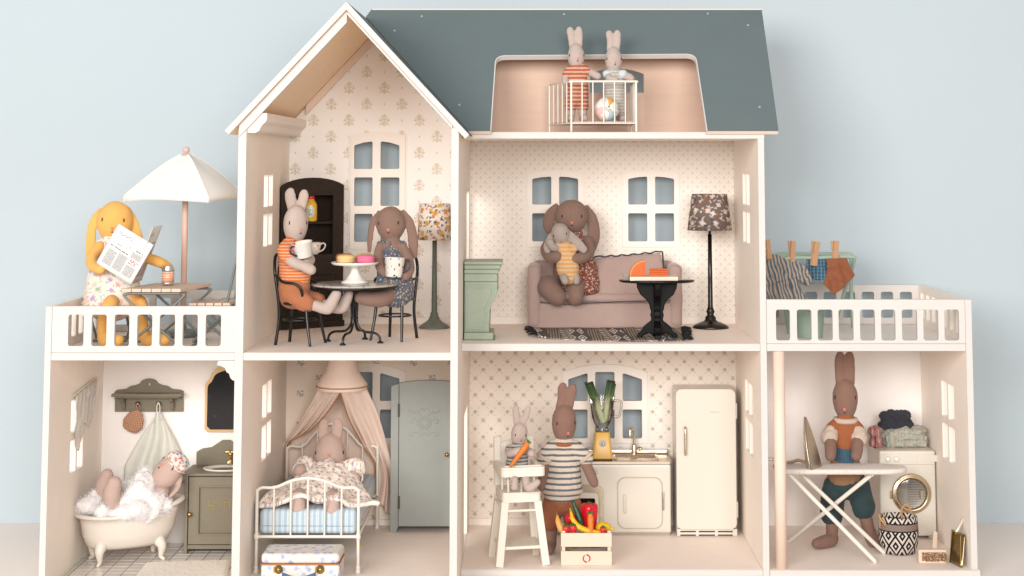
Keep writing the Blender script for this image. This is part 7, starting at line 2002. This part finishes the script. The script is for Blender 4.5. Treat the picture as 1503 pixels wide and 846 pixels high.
# ---- ironing board
t = thing('ironing_board', 'ironing board with white speckled cover and crossed cream legs', 'ironing board', (1235, 85, NZ))
COV = Mat('speckled_cover', (.80, .74, .68)); COV.over(COV.noise(3, 2).gt(.60) * .5, (.60, .57, .57)); COV.cloth(1.4, .04); COV = COV.done()
zbd = W(1240, 690, 72).z
xa, xb = W(1137, 680, 95).x, W(1331, 687, 95).x
def board(z, g=0):
    pts_ = []
    yc, hw = 95.0, 27.0 - g
    for k in range(17):
        a = -PI / 2 + PI * k / 16
        pts_.append(V(xb - 40 + (40 - g) * math.cos(a), yc + hw * math.sin(a) * (1 if True else 1), z))
    pts_ += [V(xa + g + 6, yc + hw * .96, z), V(xa + g, yc + hw * .8, z), V(xa + g, yc - hw * .8, z), V(xa + g + 6, yc - hw * .96, z)]
    return pts_
MB().loft([board(zbd - 6, 4), board(zbd - 6.5, 1), board(zbd - 4, 0), board(zbd - 1, 0), board(zbd + .8, 1), board(zbd + 1.4, 4)]).build('padded_cover', COV, t, sub=0)
LEGM = WIRE_WHITE
def leg(p0, p1, r_, name='leg'): MB().tube([p0, p1], r_, 10, 1).build(name, LEGM, t)
yf1, yb1 = 78.0, 112.0
leg(W(1158, 696, yf1), G(1284, 824, NZ + 2.6), 3.3); leg(W(1172, 692, yb1), G(1297, 811, NZ + 2.6), 3.3)
leg(W(1279, 697, yf1 + 8), V(W(1160, 800, 150).x, 168, NZ + 3), 3.3)
lx = W(1158, 696, yf1)
MB().tube([V(lx.x, yf1, zbd - 8), V(lx.x + 10, yb1, zbd - 8)], 2.2, 8, 1).build('leg_hinge', LEGM, t)
MB().tube([V(W(1279, 697, 86).x, 76, zbd - 8), V(W(1279, 697, 86).x, 116, zbd - 8)], 2.2, 8, 1).build('leg_hinge', LEGM, t)
MB().tube([W(1140, 676, 98) , W(1128, 674, 98), W(1122, 681, 98)], 2.0, 8, 4).build('iron_rest', NICKEL, t)
# ---- iron standing on its heel
ic = W(1184, 677, 88); ic.z = zbd + 1.6
t = thing('flat_iron', 'polished nickel iron standing upright on the ironing board', 'iron', ic)
q = Matrix.Translation(ic) @ Matrix.Rotation(math.radians(-38), 4, 'Z')
H_ = W(1180, 612, 88).z - ic.z
def isec(f):
    w = 15.0 * (1 - f ** 1.9) + .4; d = 12.0 * (1 - f ** 1.7) + .5; z = H_ * f
    lean = -17 * f
    return [q @ V(x + lean + 4, y, z) for x, y in ((10, -w), (11, -w), (11, w), (10, w), (10 - d * .5, w * .8), (10 - d * .95, w * .35), (10 - d, 0), (10 - d * .95, -w * .35), (10 - d * .5, -w * .8))]
secs = [isec(k / 14 * .995) for k in range(15)]
MB().loft(secs, smooth=True).build('iron_body', simple('light_nickel', (.78, .72, .62), .24, 1, .5), t, angle=30)
MB().loft([[q @ V(x + (-17 * f) + 4, y * (15.4 * (1 - f ** 1.9) + .6), H_ * f) for x, y in ((11.1, -1), (13.2, -1), (13.2, 1), (11.1, 1))] for f in [k / 14 * .998 for k in range(15)]], smooth=False).build('sole_plate', simple('bright_sole', (.62, .56, .46), .2, 1, .5), t)
MB().tube([q @ V(3, 0, 6), q @ V(-10, 0, 8), q @ V(-16, 0, 8), q @ V(-24, 0, 5), q @ V(-34, 2, 3)], [2.2, 2.4, 2.6, 2.6, 2.2], 8, 5).build('handle', NICKEL, t)
# ---- washing machine
my = 196.0
t = thing('washing_machine', 'cream front loading washing machine with round gold rimmed door', 'washing machine', (1385, 265, NZ))
wx0, wx1 = W(1292, 730, my).x, min(W(1383, 730, my).x, 1417)
zmt = W(1340, 662, my).z
rbox(wx0, wx1, my, 289, NZ + 4.5, zmt, ENAMEL, 'body', t, 3.5)
for x_ in (wx0 + 8, wx1 - 8):
    for y_ in (my + 9, 280): MB().lathe([(.1, 0), (4, 0), (4, 5), (.1, 5)], (x_, y_, NZ), 12).build('foot', ENAMEL, t)
zpl = W(1340, 682, my).z
MB().box(wx0 + 2, wx1 - 2, my - .5, my + .5, zpl - .4, zpl + .4).build('panel_seam', simple('seam_shadow', (.60, .52, .44), .5), t)
for px in (1303, 1315.5):
    k = W(px, 674, my); MB().lathe([(.1, 0), (4.2, 0), (4.4, 1), (3.6, 3.5), (2.6, 4.2), (.1, 4.4)], V(k.x, my - .1, k.z), 20, (0, -1, 0)).build('dial', WHITE_EN, t)
a, b = W(1345, 678, my), W(1377, 668, my)
MB().plate(rrect(a.x, b.x, a.z, b.z, 1.5), [], fY(my - .9), .8, (0, -1, 0)).build('soap_drawer', ENAMEL, t, bevel=.5)
dc = W(1337.5, 724.5, my); dc.y = my
RIM = simple('warm_gold_rim', (.70, .58, .42), .25, .9, .5)
dr = MB().lathe([(31, -.2), (31, 2.5), (29.5, 4.5), (27.5, 4.0), (26.5, 5.6), (24.8, 5.4), (23.6, 4.2), (22.4, 1.5)], dc, 48, (0, -1, 0), cap=False).build('door_ring', RIM, t)
MB().lathe([(22.6, 3.2), (16, 4.6), (.1, 5.2)], dc, 36, (0, -1, 0), cap=False).build('door_glass', GL, dr)
DRUM = Mat('steel_drum', (.46, .43, .39), .35, .9, .5)
DRUM.over(((DRUM.z * (1 / 2.6)).mod(1) - .5).abs().below(.2, .08) * DRUM.x.gt(dc.x - 1385 - 6) * .7, (.10, .095, .09)); DRUM = DRUM.done()
MB().lathe([(.1, .3), (14, .4), (22.4, 1.5)], dc, 36, (0, -1, 0), cap=False).build('drum', DRUM, t)
MB().box(dc.x + 13, dc.x + 18, my - 5.6, my - 4.8, dc.z - 7, dc.z + 5).build('door_catch', RIM, dr, bevel=1)
MB().box(dc.x - 34, dc.x - 30.4, my - 2.6, my - .2, dc.z - 8, dc.z + 4).build('door_hinge', RIM, t, bevel=.6)
# ---- folded laundry on top
def folded(name, label, mat, c, sx, sy, h_, seed, layers=3, voxel=1.7, wr=(1.4, 9)):
    rnd = random.Random(seed); mb = MB()
    for k in range(layers):
        z = c.z + h_ * (k + .5) / layers; e = rnd.uniform(-2, 2)
        mb.egg(V(c.x + e, c.y, z), sx * rnd.uniform(.92, 1.02), sy * rnd.uniform(.9, 1.0), h_ / layers * .72, rotm(0, 0, rnd.uniform(-4, 4)))
        if k < layers - 1: mb.box(c.x + e - sx * .82, c.x + e + sx * .82, c.y - sy * .72, c.y + sy * .72, z - h_ / layers * .5, z + h_ / layers * .42)
    return one(mb, name, label, 'folded laundry', mat, V(c.x, c.y, c.z), 'folded laundry on the washing machine', voxel=voxel, soft=4, wrinkle=wr)
GRF = print_cloth('green_flower_cotton', (.48, .47, .40), [(.58, .52, .44), (.34, .40, .34), (.50, .36, .30)], 6, (.26, .31, .26), .3, 'all')
PKF = print_cloth('pink_flower_cotton', (.50, .26, .24), [(.24, .08, .09), (.68, .48, .42)], 5, (.28, .12, .12), .34, 'all')
DEN = cloth_mat('dark_blue_corduroy', (.058, .060, .075))
lz = zmt + .3
folded('folded_cloth', 'folded pale green flowered cloth on the washing machine', GRF, V(W(1329, 650, 240).x, 240, lz), 40, 20, 29, 4, 3, 1.7, (3.6, 15))
folded('folded_cloth', 'crumpled pink flowered cloth at the left edge of the washing machine', PKF, V(wx0 + 2, 232, lz), 11, 14, 30, 9, 2, 1.7, (2.8, 11))
folded('folded_cloth', 'dark blue crumpled trousers on top of the green flowered cloth', DEN, V(W(1314, 630, 240).x, 240, lz + 28.5), 28, 15, 25, 2, 2, 1.6, (4.5, 12))
# ---- basket
bk = V(1337, 105, NZ)
t = thing('laundry_basket', 'black and white patterned woven basket with rope handles', 'basket', bk)
BSK = Mat('ikat_weave', (.78, .70, .62), .9, 0, .1)
ub = BSK.x.atan2(BSK.y * -1) * 28
dm = (((ub * (1 / 22)).mod(1) - .5).abs() + ((BSK.z * (1 / 30)).mod(1) - .5).abs())
pat = (((dm * 3.0).mod(1) - .5).abs().below(.25, .04))
zg = (((BSK.z * (1 / 3.2)) + ((ub * (1 / 8)).mod(1) - .5).abs() * 2.0).mod(1) - .5).abs().below(.25, .05)
mid = BSK.z.gt(36) * BSK.z.lt(47)
BSK.over(pat * (1 - mid), (.025, .025, .035)).over(mid, (.20, .19, .20)).over(mid * zg * .7, (.56, .36, .24)).over(((BSK.z - 36).abs().below(.9, .2)).max((BSK.z - 47).abs().below(.9, .2)), (.03, .03, .035))
BSK.vary(1.5, .15).bump((BSK.z * 2.6).sin() * (ub * 2.2).sin(), .5, .7); BSK = BSK.done()
hk = W(1337, 757, 105).z - NZ
MB().lathe([(.1, .6), (20, .6), (24, 2), (29, 16), (30, 32), (28.5, hk - 4), (28, hk), (26.8, hk + .3), (26.4, hk - 4), (28, 30), (24, 6), (.1, 4)], bk, 40, sy=.88).build('woven_body', BSK, t)
ROPE = simple('jute_rope', (.58, .34, .17), .9)
h0 = bk + V(-25, -8, hk - 2)
MB().tube([h0 + V(2, -10, -8), h0 + V(-5, -10, 0), h0 + V(-7, -4, 6), h0 + V(-4, 2, 2), h0 + V(-3, 4, -16), h0 + V(2, -2, -26)], 1.7, 8, 5).build('rope_handle', ROPE, t)
h1 = bk + V(14, 14, hk - 4)
MB().tube([h1 + V(-5, 2, -4), h1 + V(-5, 2, 10), h1 + V(2, 2, 17), h1 + V(8, 2, 10), h1 + V(9, 1, -4)], 1.7, 8, 5).build('rope_handle', ROPE, t)
# ---- brush
t = thing('scrubbing_brush', 'small wooden scrubbing brush lying with its bristles forward', 'brush', G(1370, 829, NZ))
b0 = G(1349, 828, NZ); b1 = G(1391, 829, NZ); zb_ = 19.5
MB().loft([[V(p[0], y, p[1]) for p in rrect(b0.x, b1.x, NZ + .3, NZ + 20, 2.5)] for y in (b0.y + 1, b0.y + 11)], smooth=False).build('wooden_back', CRW, t, bevel=.8)
BRI = simple('tan_bristle', (.60, .36, .16), .9, vary=(1.5, .25))
mb = MB(); rnd = random.Random(8)
for i in range(17):
    for j in range(6):
        p = V(b0.x + 5 + i * 2.15, b0.y + 1, NZ + 5 + j * 2.2); e = V(rnd.gauss(0, .8), -6 + rnd.uniform(-.8, .8), rnd.gauss(0, .8))
        mb.tube([p, p + e], [.8, .5], 4, 1, cap=False)
o = mb.build('bristles', BRI, t); o['kind'] = 'stuff'
# ---- dustpan and small hand brush handle
t = thing('dustpan', 'small gold metal dustpan leaning with its pale handle up', 'dustpan', G(1403, 832, NZ))
BRS = simple('brass_sheet', (.46, .36, .19), .32, 1, .5)
d0, d1 = G(1394.5, 826, NZ), G(1410, 834, NZ)
tl, tr = W(1396.5, 777, 44), W(1411, 783, 30)
def pan(u, v):
    p = V(d0.x, d0.y, NZ + .6).lerp(V(d1.x, d1.y, NZ + .6), u).lerp(tl.lerp(tr, u), v)
    return p + V(0, 1.5, 0) * math.sin(PI * u) 
MB().sheet(pan, 10, 12).build('pan', BRS, t, solid=.9)
for u in (0, 1):
    MB().sheet(lambda a, v: pan(u, v) + V(.3 if u else -.3, -1, 0) * 0 + V((3 if u else -1.0) * a, -9 * a * v, 0), 4, 10).build('side_lip', BRS, t, solid=.8)
MB().sheet(lambda a, v: pan(v, 1) + V(0, -9 * a, -1.5 * a), 4, 10).build('back_lip', BRS, t, solid=.8)
ha = tl.lerp(tr, .5)
MB().tube([ha + V(0, 0, -1), ha.lerp(W(1422, 747, 48), .5), W(1422, 747, 48)], [3.0, 2.8, 2.8], 12, 2).build('handle', simple('pale_gold_handle', (.84, .76, .62), .25, .5), t)
MB().lathe([(3.0, 0), (3.0, 8), (2.4, 9), (.1, 9.4)], W(1421, 748.5, 48), 14, (W(1422, 747, 48) - ha)).build('handle_tip', GOLD, t)
p0, p1 = G(1371.5, 808, NZ), W(1372.5, 781, 150)
mb = MB().bar(V(p0.x, p0.y, NZ + .3), p1, 7, 4, (0, 1, 0))
one(mb, 'wooden_stick', 'flat pale wooden stick standing behind the scrubbing brush', 'wooden stick', RAWPALE, V(p0.x, p0.y, NZ), bevel=.8)

# ------------------------------------------------------------------ bevels
for o, w_, sg_, an_ in BEVELS:
    q = o.modifiers.new('bevel', 'BEVEL'); q.width = w_ / 1000; q.segments = sg_
    q.limit_method = 'ANGLE'; q.angle_limit = math.radians(an_)
bpy.data.scenes.remove(WORK)
for o in COL.objects:
    if 'base' in o: del o['base']
